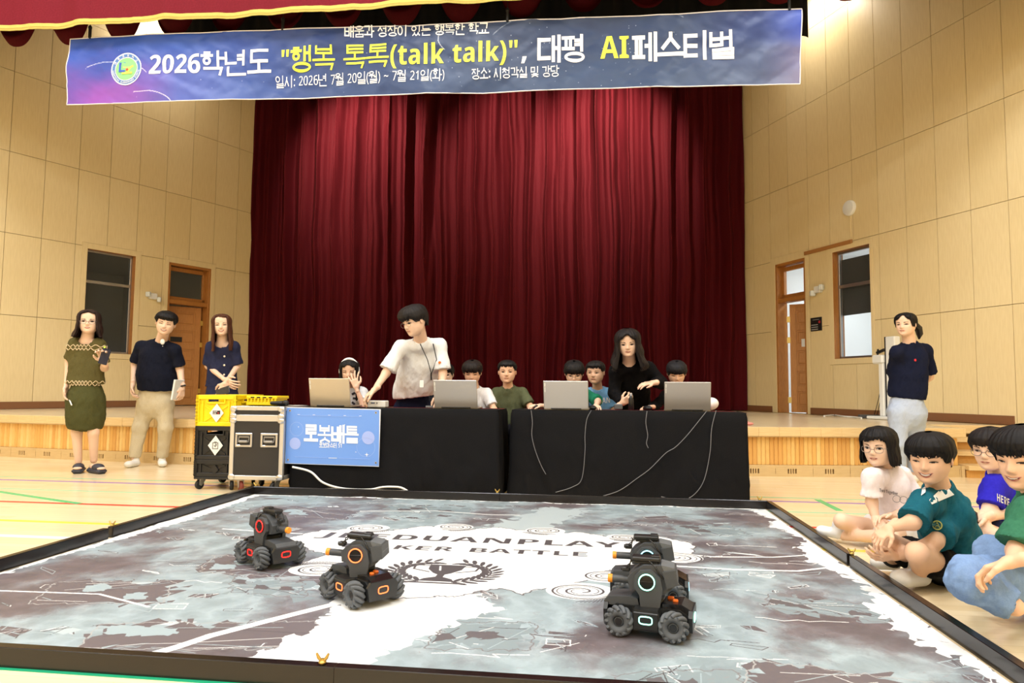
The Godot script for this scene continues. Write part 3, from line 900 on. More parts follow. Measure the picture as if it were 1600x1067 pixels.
func build_banner() -> void:
	bn.seed = 6; bn.frequency = 1.0
	var tl := Vector3(-6.240, 4.970, -7.200)
	var bl := Vector3(-6.235, 4.162, -7.200)
	var br := Vector3(2.103, 4.031, -7.200)
	var tr := Vector3(2.131, 4.826, -7.200)
	var root := thing("event_banner", "wide blue printed banner with white and yellow lettering over the stage", "banner")
	var rows := 30
	var cols := 300
	var b := MB.new()
	for side in [0.0, -0.003]:
		var pts := PackedVector3Array()
		for j in rows:
			for i in cols:
				var p := tl.lerp(tr, i / (cols - 1.0)).lerp(bl.lerp(br, i / (cols - 1.0)), j / (rows - 1.0))
				pts.append(p + Vector3(0, 0, banner_z(p) + side))
		b.grid(rows, cols, pts, false, side == 0.0)
	var m := mat(Color.WHITE, 0.42, 0.0, 0.45)
	m.albedo_texture = banner_print(); m.texture_repeat = false
	obj("banner_sheet", b, m, root)
	b = MB.new()
	var path := []
	for e in [[tl, tr], [tr, br], [br, bl], [bl, tl]]:
		for k in 40:
			var p: Vector3 = e[0].lerp(e[1], k / 40.0)
			path.append(p + Vector3(0, 0, banner_z(p)))
	path.append(path[0])
	b.tube(path, 0.0065, 5, false)
	obj("white_hem", b, mat(rgb(236, 232, 236), 0.6), root)
	var lift := 0.005
	var up := (tl - bl).normalized()
	var white := mat(rgb(246, 246, 248), 0.5)
	var yellow := mat(rgb(240, 246, 70), 0.5)
	for l in [
		["배움과 성장이 있는 행복한 학교", Vector3(-2.826, 4.812, -7.200), Vector3(-1.171, 4.763, -7.200), 0.140, 0.115, white, true],
		["2026학년도", Vector3(-5.188, 4.471, -7.200), Vector3(-3.690, 4.451, -7.200), 0.315, 0.115, white, true],
		["\"행복 톡톡(talk talk)\"", Vector3(-3.590, 4.461, -7.200), Vector3(-0.834, 4.426, -7.200), 0.315, 0.12, yellow, true],
		[",", Vector3(-0.820, 4.426, -7.200), Vector3(-0.729, 4.425, -7.200), 0.315, 0.12, white, true],
		["대평", Vector3(-0.631, 4.423, -7.200), Vector3(-0.105, 4.414, -7.200), 0.325, 0.135, white, true],
		["AI", Vector3(0.046, 4.403, -7.200), Vector3(0.358, 4.398, -7.200), 0.34, 0.135, yellow, true],
		["페스티벌", Vector3(0.392, 4.396, -7.200), Vector3(1.459, 4.376, -7.200), 0.325, 0.135, white, true],
		["일시: 2026년 7월 20일(월) ~ 7월 21일(화)", Vector3(-3.637, 4.268, -7.200), Vector3(-1.658, 4.250, -7.200), 0.150, 0.095, white, false],
		["장소: 시청각실 및 강당", Vector3(-1.357, 4.246, -7.200), Vector3(-0.394, 4.233, -7.200), 0.135, 0.1, white, true]]:
		if l[3] > 0.2: spelled(root, l[0], l[1], l[2], up, l[3], l[4], l[5], l[6], lift)
		else:
			b = MB.new()
			letters(b, l[0], l[1], l[2], up, l[3], l[4], l[6], lift)
			obj("lettering", b, l[5], root).set_meta("kind", "stuff")
	# round school emblem
	var o := Vector3(-5.467, 4.546, -7.200)
	var ex := (tr - tl).normalized()
	var r := 0.196
	for d in [[0.93, 1.0, rgb(244, 246, 248), 0.0], [0.74, 0.93, rgb(86, 130, 196), 0.0], [0.70, 0.74, rgb(244, 246, 248), 0.0], [0.0, 0.70, rgb(140, 222, 140), 0.0]]:
		b = MB.new()
		flat_disc(b, o, ex, up, d[0] * r, d[1] * r, 40, 0.0, TAU, lift)
		obj("emblem_ring", b, mat(d[2], 0.5), root)
	var lift2 := 0.008
	var marks := [[rgb(50, 88, 200), [[-0.14, 0.36, -0.42, 0.36, -0.42, -0.12, -0.14, -0.12]], 0.13], [rgb(240, 226, 96), [[-0.16, 0.17, 0.38, 0.17], [-0.2, -0.26, 0.36, -0.26], [0.3, 0.17, 0.05, -0.26]], 0.13]]
	for mk in marks:
		var tr2 := PackedVector2Array()
		for pl in mk[1]: stroke_tris(tr2, pl, Rect2(0, 0, 1, 1), mk[2])
		b = MB.new()
		for k in range(0, tr2.size(), 3):
			var q := []
			for j in 3:
				var p: Vector3 = o + (ex * tr2[k + j].x + up * tr2[k + j].y) * r
				q.append(p + Vector3(0, 0, banner_z(p) + lift2))
			b.tri_out(q[0], q[1], q[2], q[0] - Vector3.BACK)
		obj("emblem_mark", b, mat(mk[0], 0.5), root)
	b = MB.new()
	flat_disc(b, o + (ex * 0.06 + up * -0.04) * r, ex, up, 0.0, 0.09 * r, 16, 0.0, TAU, 0.011)
	obj("emblem_mark", b, mat(rgb(226, 90, 60), 0.5), root)
	b = MB.new()
	var ring := "대평초등학교"
	for k in ring.length():
		var a := deg_to_rad(152 - k * 23.0)
		var rad := ex * cos(a) + up * sin(a)
		var tang := ex * sin(a) - up * cos(a)
		letters(b, ring[k], o + rad * r * 0.78 - tang * r * 0.07, o + rad * r * 0.78 + tang * r * 0.07, rad, r * 0.13, 0.13, true, lift2)
	ring = "DAEPYEONG ELEMENTARY SCHOOL"
	for k in ring.length():
		if ring[k] == " ": continue
		var a := deg_to_rad(188 + k * 6.3)
		var rad := ex * cos(a) + up * sin(a)
		var tang := -ex * sin(a) + up * cos(a)
		letters(b, ring[k], o + rad * r * 0.89 - tang * r * 0.042, o + rad * r * 0.89 + tang * r * 0.042, -rad, r * 0.14, 0.13, true, lift2)
	obj("emblem_lettering", b, white, root).set_meta("kind", "stuff")
	# hanging cords and clips
	for u in [tl.lerp(tr, 0.032), tl.lerp(tr, 0.32), tl.lerp(tr, 0.63), tl.lerp(tr, 0.985)]:
		b = MB.new()
		b.cyl(u + Vector3(0, 0, 0.0), u + Vector3(0, 2.5, 0), 0.004, 6)
		obj("cord", b, M.black, root)
		b = MB.new()
		b.box(u + Vector3(0, 0.05, 0), Vector3(0.03, 0.12, 0.03), 0.006)
		b.ellip(u + Vector3(0, 0.12, 0), Vector3(0.022, 0.03, 0.02), Basis(), 10, 6)
		obj("clip", b, M.black, root)

# ---------------------------------------------------------------- drawing on images
func im_poly(im: Image, pts: PackedVector2Array, c: Color) -> void:
	var h := im.get_height()
	var w := im.get_width()
	var y0 := 1e9
	var y1 := -1e9
	for p in pts:
		y0 = minf(y0, p.y); y1 = maxf(y1, p.y)
	for y in range(maxi(0, int(ceil(y0 - 0.5))), mini(h, int(floor(y1 + 0.5)) + 1)):
		var xs := []
		var yy := y + 0.5
		for k in pts.size():
			var a := pts[k]
			var b := pts[(k + 1) % pts.size()]
			if (a.y <= yy) != (b.y <= yy): xs.append(a.x + (yy - a.y) / (b.y - a.y) * (b.x - a.x))
		xs.sort()
		for k in range(0, xs.size() - 1, 2):
			var xa := clampi(int(round(xs[k])), 0, w)
			var xb := clampi(int(round(xs[k + 1])), 0, w)
			if xb > xa: im.fill_rect(Rect2i(xa, y, xb - xa, 1), c)
func im_line(im: Image, pts: PackedVector2Array, wd: float, c: Color) -> void:
	for k in pts.size() - 1:
		var d := (pts[k + 1] - pts[k])
		if d.length() < 0.01: continue
		d = d.normalized()
		var s := Vector2(-d.y, d.x) * wd * 0.5
		im_poly(im, PackedVector2Array([pts[k] + s - d * wd * 0.3, pts[k + 1] + s + d * wd * 0.3, pts[k + 1] - s + d * wd * 0.3, pts[k] - s - d * wd * 0.3]), c)

const MAT0 := Vector2(-2.66, -5.165)
const MATS := Vector2(3.865, 3.2)
func mp(x: float, z: float) -> Vector2: return (Vector2(x, z) - MAT0) / MATS * Vector2(2048, 1664)
func rough_poly(pts: Array, jag: float, seed_: int) -> PackedVector2Array:
	var nz := FastNoiseLite.new()
	nz.seed = seed_; nz.frequency = 0.03
	var out := PackedVector2Array()
	for k in pts.size():
		var a: Vector2 = pts[k]
		var b: Vector2 = pts[(k + 1) % pts.size()]
		var n := maxi(1, int(a.distance_to(b) / 6.0))
		for i in n:
			var p := a.lerp(b, float(i) / n)
			out.append(p + Vector2(nz.get_noise_2d(p.x, p.y), nz.get_noise_2d(p.y + 500, p.x)) * jag)
	return out
func spiral(o: Vector2, r: float, turns: float, a0: float, dirn: float) -> PackedVector2Array:
	var out := PackedVector2Array()
	for k in 60:
		var t := k / 59.0
		var a := a0 + dirn * t * turns * TAU
		out.append(o + Vector2(cos(a), sin(a) * 0.8) * r * (1.0 - 0.85 * t))
	return out

func mat_print() -> ImageTexture:
	var w := 1024
	var h := 832
	var f := FastNoiseLite.new()
	f.seed = 31; f.frequency = 0.0042; f.fractal_octaves = 6; f.fractal_gain = 0.55
	f.domain_warp_enabled = true; f.domain_warp_amplitude = 60.0; f.domain_warp_frequency = 0.006; f.domain_warp_fractal_octaves = 4
	var g := FastNoiseLite.new()
	g.seed = 77; g.frequency = 0.012; g.fractal_octaves = 5; g.fractal_type = FastNoiseLite.FRACTAL_RIDGED
	g.domain_warp_enabled = true; g.domain_warp_amplitude = 30.0; g.domain_warp_frequency = 0.01
	var a := f.get_image(w, h, false, false, true).get_data()
	var b := g.get_image(w, h, false, false, true).get_data()
	var out := PackedByteArray()
	out.resize(w * h * 3)
	for y in h:
		for x in w:
			var i := y * w + x
			var n := a[i] / 255.0
			var q := b[i] / 255.0
			# darker brown-grey towards the two far corners and the right edge of the print
			var px := float(x) / w
			var t := smoothstep(0.32, 0.80, n + 0.10 * absf(px - 0.5) * 2.0 - 0.05)
			var s := clampf((q - 0.55) * 1.6, 0.0, 1.0) * 0.5
			var r := lerpf(146.0, 102.0, t)
			var gg := lerpf(161.0, 94.0, t)
			var bb := lerpf(168.0, 98.0, t)
			var k := 1.0 + (q - 0.4) * 0.28
			r = lerpf(r * k, 168.0, s * (1.0 - t)); gg = lerpf(gg * k, 181.0, s * (1.0 - t)); bb = lerpf(bb * k, 187.0, s * (1.0 - t))
			out[i * 3] = clampi(int(r), 0, 255); out[i * 3 + 1] = clampi(int(gg), 0, 255); out[i * 3 + 2] = clampi(int(bb), 0, 255)
	var im := Image.create_from_data(w, h, false, Image.FORMAT_RGB8, out)
	im.resize(2048, 1664, Image.INTERPOLATE_CUBIC)
	var white := rgb(240, 242, 243)
	var ink := rgb(84, 80, 84)
	var pale := rgb(160, 177, 184)
	var rng := RandomNumberGenerator.new()
	rng.seed = 8
	# sketched ruins and slabs
	for k in 190:
		var o := Vector2(rng.randf_range(40, 2000), rng.randf_range(30, 1630))
		var ax := Vector2.from_angle(rng.randf_range(-0.5, 0.5)) * rng.randf_range(18, 90)
		var ay := Vector2.from_angle(PI / 2 + rng.randf_range(-0.7, 0.7)) * rng.randf_range(10, 40)
		var q := PackedVector2Array([o, o + ax, o + ax * rng.randf_range(0.7, 1.1) + ay, o + ay * rng.randf_range(0.5, 1.0)])
		var m := rng.randi() % 4
		if m == 0: im_poly(im, q, pale.lerp(white, rng.randf() * 0.5))
		elif m == 1: im_poly(im, q, rgb(106, 98, 102))
		q.append(q[0])
		im_line(im, q, rng.randf_range(1.5, 3.5), [white.darkened(0.08), ink.lightened(0.12), pale][rng.randi() % 3])
		if m < 3:
			for j in rng.randi_range(2, 7): im_line(im, PackedVector2Array([o + ax * rng.randf(), o + ay * rng.randf_range(0.4, 1.3) + ax * rng.randf()]), rng.randf_range(1.2, 2.6), [ink, pale, white.darkened(0.05)][rng.randi() % 3])
	for k in 60:
		var o := Vector2(rng.randf_range(40, 2000), rng.randf_range(30, 1630))
		var pl := PackedVector2Array()
		for j in 7: pl.append(o + Vector2(j * rng.randf_range(14, 34), rng.randf_range(-9, 9)))
		im_line(im, pl, rng.randf_range(1.5, 4.0), [ink.lightened(0.1), white.darkened(0.06), pale][k % 3])
	# four larger plans of buildings
	for q in MATPLANS:
		var o := mp(q[0], q[1])
		var ax := mp(q[0] + q[2], q[1] + q[3]) - o
		var ay := mp(q[0] + q[4], q[1] + q[5]) - o
		im_poly(im, rough_poly([o, o + ax, o + ax + ay, o + ay], 60, 40 + int(o.x)), rgb(108, 101, 105) if q[6] == 0 else rgb(136, 150, 156))
		im_line(im, rough_poly([o, o + ax, o + ax + ay, o + ay], 14, 60 + int(o.x)), 2.5, ink.lightened(0.25) if q[6] else white.darkened(0.3))
		for j in 9:
			im_line(im, PackedVector2Array([o + ax * rng.randf() + ay * rng.randf(), o + ax * rng.randf() + ay * rng.randf()]), 2.2, [ink, white.darkened(0.1), pale][j % 3])
		for j in 3:
			var e := o + ax * rng.randf_range(0.0, 0.7) + ay * rng.randf_range(0.1, 0.6)
			im_poly(im, rough_poly([e, e + ax * 0.16, e + ax * 0.2 + ay * 0.24, e + ay * 0.3], 14, j), ink.lightened(0.1) if q[6] else pale)
	# streams of white
	for q in MATSTREAMS:
		var pl := PackedVector2Array()
		for k in range(0, q.size() - 1, 2): pl.append(mp(q[k], q[k + 1]))
		im_line(im, pl, q[q.size() - 1], white)
	# white ragged rim of the print
	im_poly(im, rough_poly([Vector2(-5, -5), Vector2(2060, -5), Vector2(2060, 14), Vector2(1000, 8), Vector2(30, 16), Vector2(60, 500), Vector2(18, 1100), Vector2(30, 1680), Vector2(-5, 1680)], 26, 2), white)
	im_poly(im, rough_poly([Vector2(2060, -5), Vector2(1985, 10), Vector2(2015, 180), Vector2(1985, 330), Vector2(2040, 500), Vector2(1990, 640), Vector2(1975, 800), Vector2(2035, 1000), Vector2(1990, 1150), Vector2(1965, 1300), Vector2(2010, 1420), Vector2(2060, 1700)], 40, 5), white)
	# white road and the scrolled cartouche
	var cart := []
	for k in range(0, CART.size(), 2): cart.append(mp(CART[k], CART[k + 1]))
	var road := []
	for k in range(0, ROAD.size(), 2): road.append(mp(ROAD[k], ROAD[k + 1]))
	im_poly(im, rough_poly(road, 34, 12), white)
	var over := []
	for p in ROAD_OVER: over.append(mp(p.x, p.y))
	var rp := rough_poly(cart, 16, 13)
	im_poly(im, rough_poly(over, 60, 14), rgb(178, 190, 195))
	im_poly(im, rp, white)
	rp.append(rp[0])
	im_line(im, rp, 4.0, ink.lightened(0.1))
	for s in SCROLLS:
		var o := mp(s[0], s[1])
		var r: float = s[2] / 3.865 * 2048
		var disc := PackedVector2Array()
		for k in 30: disc.append(o + Vector2(cos(TAU * k / 30), sin(TAU * k / 30) * 0.8) * r)
		im_poly(im, disc, white)
		im_line(im, spiral(o, r, 2.2, s[3], s[4]), 5.0, ink)
		im_line(im, spiral(o, r * 0.86, 1.8, s[3] + 0.4, s[4]), 3.0, ink.lightened(0.2))
		for k in 14:
			var an: float = s[3] + s[4] * (0.3 + k * 0.09)
			im_line(im, PackedVector2Array([o + Vector2(cos(an), sin(an) * 0.8) * r, o + Vector2(cos(an + 0.2 * s[4]), sin(an + 0.2 * s[4]) * 0.8) * r * 1.25]), 2.5, ink)
	# laurel and trophy
	var lc := mp(-0.70, -3.17)
	for sd in [-1.0, 1.0]:
		var arcp := PackedVector2Array()
		for k in 13:
			var an := lerpf(0.35, 2.75, k / 12.0)
			var p := lc + Vector2(sd * sin(an) * 118, cos(an) * 92)
			arcp.append(p)
			for e in [-1.0, 1.0]:
				var d := Vector2(sd * cos(an), -sin(an)).rotated(e * sd * 0.75)
				var leaf := PackedVector2Array()
				for j in 10:
					var q := j / 10.0 * TAU
					leaf.append(p + d * (22 + 20 * cos(q)) + Vector2(-d.y, d.x) * 6.5 * sin(q))
				im_poly(im, leaf, ink)
		im_line(im, arcp, 5.0, ink)
	var cup := PackedVector2Array()
	for p in [Vector2(-46, -62), Vector2(46, -62), Vector2(42, -20), Vector2(22, 14), Vector2(9, 26), Vector2(9, 46), Vector2(34, 62), Vector2(44, 84), Vector2(-44, 84), Vector2(-34, 62), Vector2(-9, 46), Vector2(-9, 26), Vector2(-22, 14), Vector2(-42, -20)]: cup.append(lc + p)
	im_poly(im, cup, ink)
	im_line(im, PackedVector2Array([lc + Vector2(-70, 96), lc + Vector2(70, 96)]), 10.0, ink)
	for sd in [-1.0, 1.0]: im_line(im, PackedVector2Array([lc + Vector2(sd * 44, -50), lc + Vector2(sd * 82, -52), lc + Vector2(sd * 78, -16), lc + Vector2(sd * 34, 6)]), 6.0, ink)
	im_line(im, PackedVector2Array([lc + Vector2(-18, -48), lc + Vector2(-10, -10)]), 5.0, white)
	# lettering
	im_text(im, "JDEDUANPLAY", mp(-1.555, -3.785), mp(0.14, -3.785), 118.0 / 0.72 * 0.56, ink)
	im_text(im, "MAKER BATTLE", mp(-1.36, -3.565), mp(-0.03, -3.565), 66.0, ink)
	# scuffs
	for k in 260:
		var o := Vector2(rng.randf_range(1100, 2040), rng.randf_range(700, 1660))
		im_line(im, PackedVector2Array([o, o + Vector2(rng.randf_range(-14, 14), rng.randf_range(-8, 8))]), 1.0, rgb(150, 142, 146))
	return ImageTexture.create_from_image(im)

const MATPLANS := [[-1.9, -3.3, 0.62, 0.05, 0.1, 0.3, 0], [-2.3, -2.75, 0.5, -0.08, 0.12, 0.28, 0], [-1.75, -2.3, 0.8, -0.15, 0.1, 0.24, 0], [-1.6, -2.95, 0.34, 0.04, 0.1, 0.22, 1], [-0.55, -2.5, 0.34, -0.04, 0.0, 0.26, 1], [0.05, -2.12, 0.36, -0.1, 0.06, 0.3, 1], [0.5, -2.3, 0.55, 0.12, -0.1, 0.24, 0], [0.45, -4.5, 0.4, 0.0, 0.06, 0.3, 1], [-2.3, -4.7, 0.7, 0.1, 0.0, 0.3, 0], [0.72, -3.05, 0.42, 0.12, -0.06, 0.2, 1], [-1.5, -4.85, 0.6, 0.02, 0.1, 0.22, 1]]
const MATSTREAMS := [[-2.2, -3.9, -1.9, -3.86, -1.6, -3.84, -1.4, -3.8, 9.0], [-1.42, -1.98, -1.3, -2.25, -1.12, -2.5, -1.0, -2.66, 22.0], [0.35, -3.72, 0.6, -3.66, 0.9, -3.7, 1.1, -3.78, 9.0], [0.3, -3.45, 0.65, -3.42, 0.95, -3.44, 1.15, -3.55, 11.0], [-1.6, -4.6, -1.1, -4.7, -0.7, -4.62, -0.3, -4.66, 8.0], [-2.45, -2.6, -2.0, -2.62, -1.7, -2.5, 7.0]]
const CART := [-1.72, -3.72, -1.62, -3.95, -1.45, -4.02, -1.2, -4.02, -1.05, -4.18, -0.8, -4.1, -0.6, -4.22, -0.3, -4.1, -0.1, -4.16, 0.08, -4.05, 0.36, -4.1, 0.54, -3.95, 0.5, -3.72, 0.34, -3.58, 0.14, -3.42, 0.02, -3.25, -0.05, -3.1, -0.2, -3.0, -0.3, -2.88, -0.42, -2.95, -0.55, -2.82, -0.8, -2.74, -1.0, -2.86, -1.08, -3.05, -1.3, -3.02, -1.42, -3.2, -1.36, -3.4, -1.5, -3.5]
const ROAD := [-0.95, -2.9, -0.5, -2.85, -0.35, -2.7, -0.52, -2.45, -0.66, -2.2, -0.7, -1.94, -1.12, -1.94, -1.05, -2.2, -0.98, -2.35, -1.0, -2.6, -1.05, -2.75]
const ROAD_OVER := [Vector2(-0.75, -4.1), Vector2(-0.35, -4.1), Vector2(-0.2, -4.5), Vector2(-0.05, -4.9), Vector2(-0.35, -5.0), Vector2(-0.5, -4.6)]
const SCROLLS := [[-1.36, -4.06, 0.13, 0.0, 1.0], [-0.86, -4.18, 0.12, 2.0, -1.0], [-0.3, -4.16, 0.12, 1.0, 1.0], [0.16, -4.05, 0.1, 2.5, -1.0], [-1.28, -3.12, 0.14, 3.4, 1.0], [0.05, -3.2, 0.12, 0.2, -1.0], [-0.06, -2.96, 0.15, 0.0, 1.0], [0.4, -3.62, 0.14, 1.2, -1.0]]
func im_text(im: Image, text: String, a: Vector2, b: Vector2, em: float, c: Color) -> void:
	var x := 0.0
	var runs := []
	for i in text.length():
		if text[i] == " ": x += 0.4; continue
		var l := latin(text[i], true)
		runs.append([x, l[0]]); x += l[1] + 0.02
	var k := (b.x - a.x) / x
	for r in runs:
		var ps: PackedVector2Array = r[1]
		for j in range(0, ps.size(), 3):
			var q := PackedVector2Array()
			for i in 3: q.append(a + Vector2((r[0] + ps[j + i].x) * k, -ps[j + i].y * em))
			im_poly(im, q, c)

func build_arena() -> void:
	var root := thing("arena_frame", "low glossy black timber frame round the printed battle mat", "frame")
	var gloss := mat(rgb(26, 22, 21), 0.22, 0.0, 0.5)
	var h := 0.06
	var th := 0.035
	var x0 := -2.69
	var x1 := 1.236
	var z0 := -5.2
	var z1 := -1.935
	for e in [[Vector3((x0 - 0.73) / 2, 0, z1), -0.735 - x0 - 0.001, 0], [Vector3((x1 - 0.735) / 2, 0, z1), x1 + 0.735 - 0.001, 0], [Vector3((x0 - 0.72) / 2, 0, z0), -0.72 - x0 - 0.001, 0], [Vector3((x1 - 0.72) / 2, 0, z0), x1 + 0.72 - 0.001, 0], [Vector3(x0, 0, (z0 - 3.57) / 2), -3.57 - z0 - 0.001, 1], [Vector3(x0, 0, (z1 - 3.57) / 2), z1 + 3.57 - 0.001, 1], [Vector3(x1, 0, (z0 - 3.57) / 2), -3.57 - z0 - 0.001, 1], [Vector3(x1, 0, (z1 - 3.57) / 2), z1 + 3.57 - 0.001, 1]]:
		var b := MB.new()
		var o: Vector3 = e[0] + Vector3(0, h / 2, 0)
		if e[2] == 0: b.box(o, Vector3(e[1], h, th), 0.002)
		else: b.box(o, Vector3(th, h, e[1] - th), 0.002)
		obj("board", b, gloss, root)
	# wing bolts on the joints
	var wing := MB.new()
	wing.cyl(Vector3(0, 0, 0), Vector3(0, 0.016, 0), 0.005, 8)
	wing.ellip(Vector3(0, 0.006, 0), Vector3(0.012, 0.006, 0.012), Basis(), 10, 6)
	for s in [-1.0, 1.0]:
		wing.tube([Vector3(s * 0.004, 0.01, 0), Vector3(s * 0.012, 0.018, 0), Vector3(s * 0.018, 0.03, 0)], [0.004, 0.005, 0.003], 8, true, Vector2(1, 1))
	var wm := wing.done()
	var brass := mat(rgb(196, 168, 96), 0.3, 0.85)
	for p in [Vector3(-0.775, h, z1), Vector3(-0.69, h, z1 + 0.001), Vector3(x0, h, -3.6), Vector3(x0 + 0.02, h, z0), Vector3(x1, h, -3.57), Vector3(x1 - 0.06, h, z0), Vector3(-0.74, h, z0)]:
		if p.x > -0.7 and p.x < -0.68: continue
		var o := obj("wing_bolt", wm, brass, root)
		o.position = p
	# printed mat, slightly wavy
	var nz := FastNoiseLite.new()
	nz.seed = 14; nz.frequency = 1.0
	var pts := PackedVector3Array()
	var rows := 60
	var cols := 72
	for j in rows:
		for i in cols:
			var x := MAT0.x + MATS.x * i / (cols - 1)
			var z := MAT0.y + MATS.y * j / (rows - 1)
			var edge := minf(minf(x - MAT0.x, MAT0.x + MATS.x - x), minf(z - MAT0.y, MAT0.y + MATS.y - z))
			var wv := maxf(0.0, nz.get_noise_2d(x * 2.4, z * 2.4)) * 0.012 * smoothstep(0.5, 0.0, edge)
			pts.append(Vector3(x, 0.003 + wv, z))
	var b := MB.new()
	b.grid(rows, cols, pts, false, true)
	var m := mat(Color.WHITE, 0.42, 0.0, 0.4)
	m.albedo_texture = mat_print(); m.texture_repeat = false
	var o := obj("battle_mat", b, m)
	tag(o, "large printed floor mat with grey ruins, white scrolls and a trophy", "mat")

# ---------------------------------------------------------------- tables
func skirt(mb: MB, corners: Array, top: float, bottom: float, seed_: int, amp := 0.02) -> void:
	var nz := FastNoiseLite.new()
	nz.seed = seed_; nz.frequency = 1.0
	var line := []
	for k in corners.size() - 1:
		var n := int(corners[k].distance_to(corners[k + 1]) / 0.02)
		for i in n: line.append(corners[k].lerp(corners[k + 1], float(i) / n))
	line.append(corners[corners.size() - 1])
	var rows := 22
	var pts := PackedVector3Array()
	for j in rows:
		var t := float(j) / (rows - 1)
		for i in line.size():
			var a: Vector3 = line[maxi(i - 3, 0)]
			var d: Vector3 = line[mini(i + 3, line.size() - 1)]
			var dir := (d - a).normalized()
			var outw := dir.cross(Vector3.UP)
			var s := i * 0.02
			var w := amp * (t * (0.7 + 1.0 * nz.get_noise_2d(s * 2.2, t * 0.6) + 0.7 * nz.get_noise_2d(s * 5.0 + 9.0, t * 1.2)) + 0.12 * nz.get_noise_2d(s * 6.0, t * 6.0))
			w += 0.012 * (1.0 - pow(1.0 - minf(t * 12.0, 1.0), 2.0))
			pts.append(line[i] + Vector3(0, lerpf(top, bottom, t) - (0.006 if j > 0 else 0.0) * 0.0, 0) - outw * -w)
	mb.grid(rows, line.size(), pts, false, false)

func folding_table(at: Vector3, turn: float, w: float, d: float, h: float, label: String, cl: String, red: Material, black: Material, rl: String, seed_: int) -> void:
	var t := thing("folding_table", label, "table", at, turn, "tables along the stage")
	var b := MB.new()
	b.box(Vector3(0, h - 0.02, -d / 2), Vector3(w, 0.03, d), 0.004)
	obj("tabletop", b, mat(rgb(200, 196, 188), 0.5), t)
	for x in [-w / 2 + 0.08, w / 2 - 0.08]:
		for z in [-0.08, -d + 0.08]:
			b = MB.new()
			b.cyl(Vector3(x, 0, z), Vector3(x, h - 0.034, z), 0.016, 10)
			obj("leg", b, M.steel, t)
	# red cover over the top
	b = MB.new()
	b.box(Vector3(0, h + 0.0, -d / 2), Vector3(w + 0.02, 0.006, d + 0.02), 0.002)
	skirt(b, [Vector3(w / 2 + 0.012, 0, -d - 0.012), Vector3(-w / 2 - 0.012, 0, -d - 0.012)], h, h - 0.2, seed_ + 3)
	var r := obj("red_tablecloth", b, red)
	r.position = at; r.rotation.y = turn
	tag(r, rl, "tablecloth")
	# black skirt down to the floor
	b = MB.new()
	var f := 0.02
	b.box(Vector3(0, h + 0.007, -0.14), Vector3(w + 0.05, 0.005, 0.32), 0.002)
	skirt(b, [Vector3(-w / 2 - f, 0, -d * 0.85), Vector3(-w / 2 - f, 0, f), Vector3(w / 2 + f, 0, f), Vector3(w / 2 + f, 0, -d * 0.85)], h + 0.008, 0.006, seed_, 0.022)
	var k := obj("black_drape", b, black)
	k.position = at; k.rotation.y = turn
	tag(k, cl, "drape")

const TH := 0.672
func laptop(at: Vector3, turn: float, body: Material, label: String, tilt := 18.0) -> void:
	# hinge at the origin side that faces the hall; the screen looks at the player
	var t := thing("laptop", label, "laptop", at, turn, "laptops on the black tables")
	var b := MB.new()
	b.box(Vector3(0, 0.009, -0.12), Vector3(0.355, 0.015, 0.24), 0.004)
	obj("base", b, body, t)
	b = MB.new()
	b.box(Vector3(0, 0.0172, -0.105), Vector3(0.32, 0.002, 0.11), 0.0)
	obj("keyboard", b, mat(rgb(60, 60, 64), 0.5), t)
	var bs := Basis(Vector3.RIGHT, deg_to_rad(tilt))
	b = MB.new()
	b.box(Vector3(0, 0.012, 0.0) + bs * Vector3(0, 0.115, 0.003), Vector3(0.355, 0.235, 0.008), 0.004, bs)
	var lid := obj("lid", b, body, t)
	b = MB.new()
	b.box(Vector3(0, 0.012, 0.0) + bs * Vector3(0, 0.12, -0.0025), Vector3(0.335, 0.205, 0.003), 0.0, bs)
	obj("screen", b, sheet(rgb(90, 110, 140), 0.35), lid)
	b = MB.new()
	b.box(Vector3(0, 0.012, 0.0) + bs * Vector3(-0.165, 0.2, 0.0076), Vector3(0.011, 0.03, 0.001), 0.0, bs)
	b.box(Vector3(0, 0.012, 0.0) + bs * Vector3(-0.165, 0.16, 0.0076), Vector3(0.008, 0.04, 0.001), 0.0, bs)
	obj("sticker", b, mat(rgb(225, 222, 214), 0.5), lid)
	b = MB.new()
	b.cyl(Vector3(-0.12, 0.014, 0.002), Vector3(0.12, 0.014, 0.002), 0.008, 10)
	obj("hinge", b, mat(rgb(70, 70, 72), 0.4, 0.5), t)

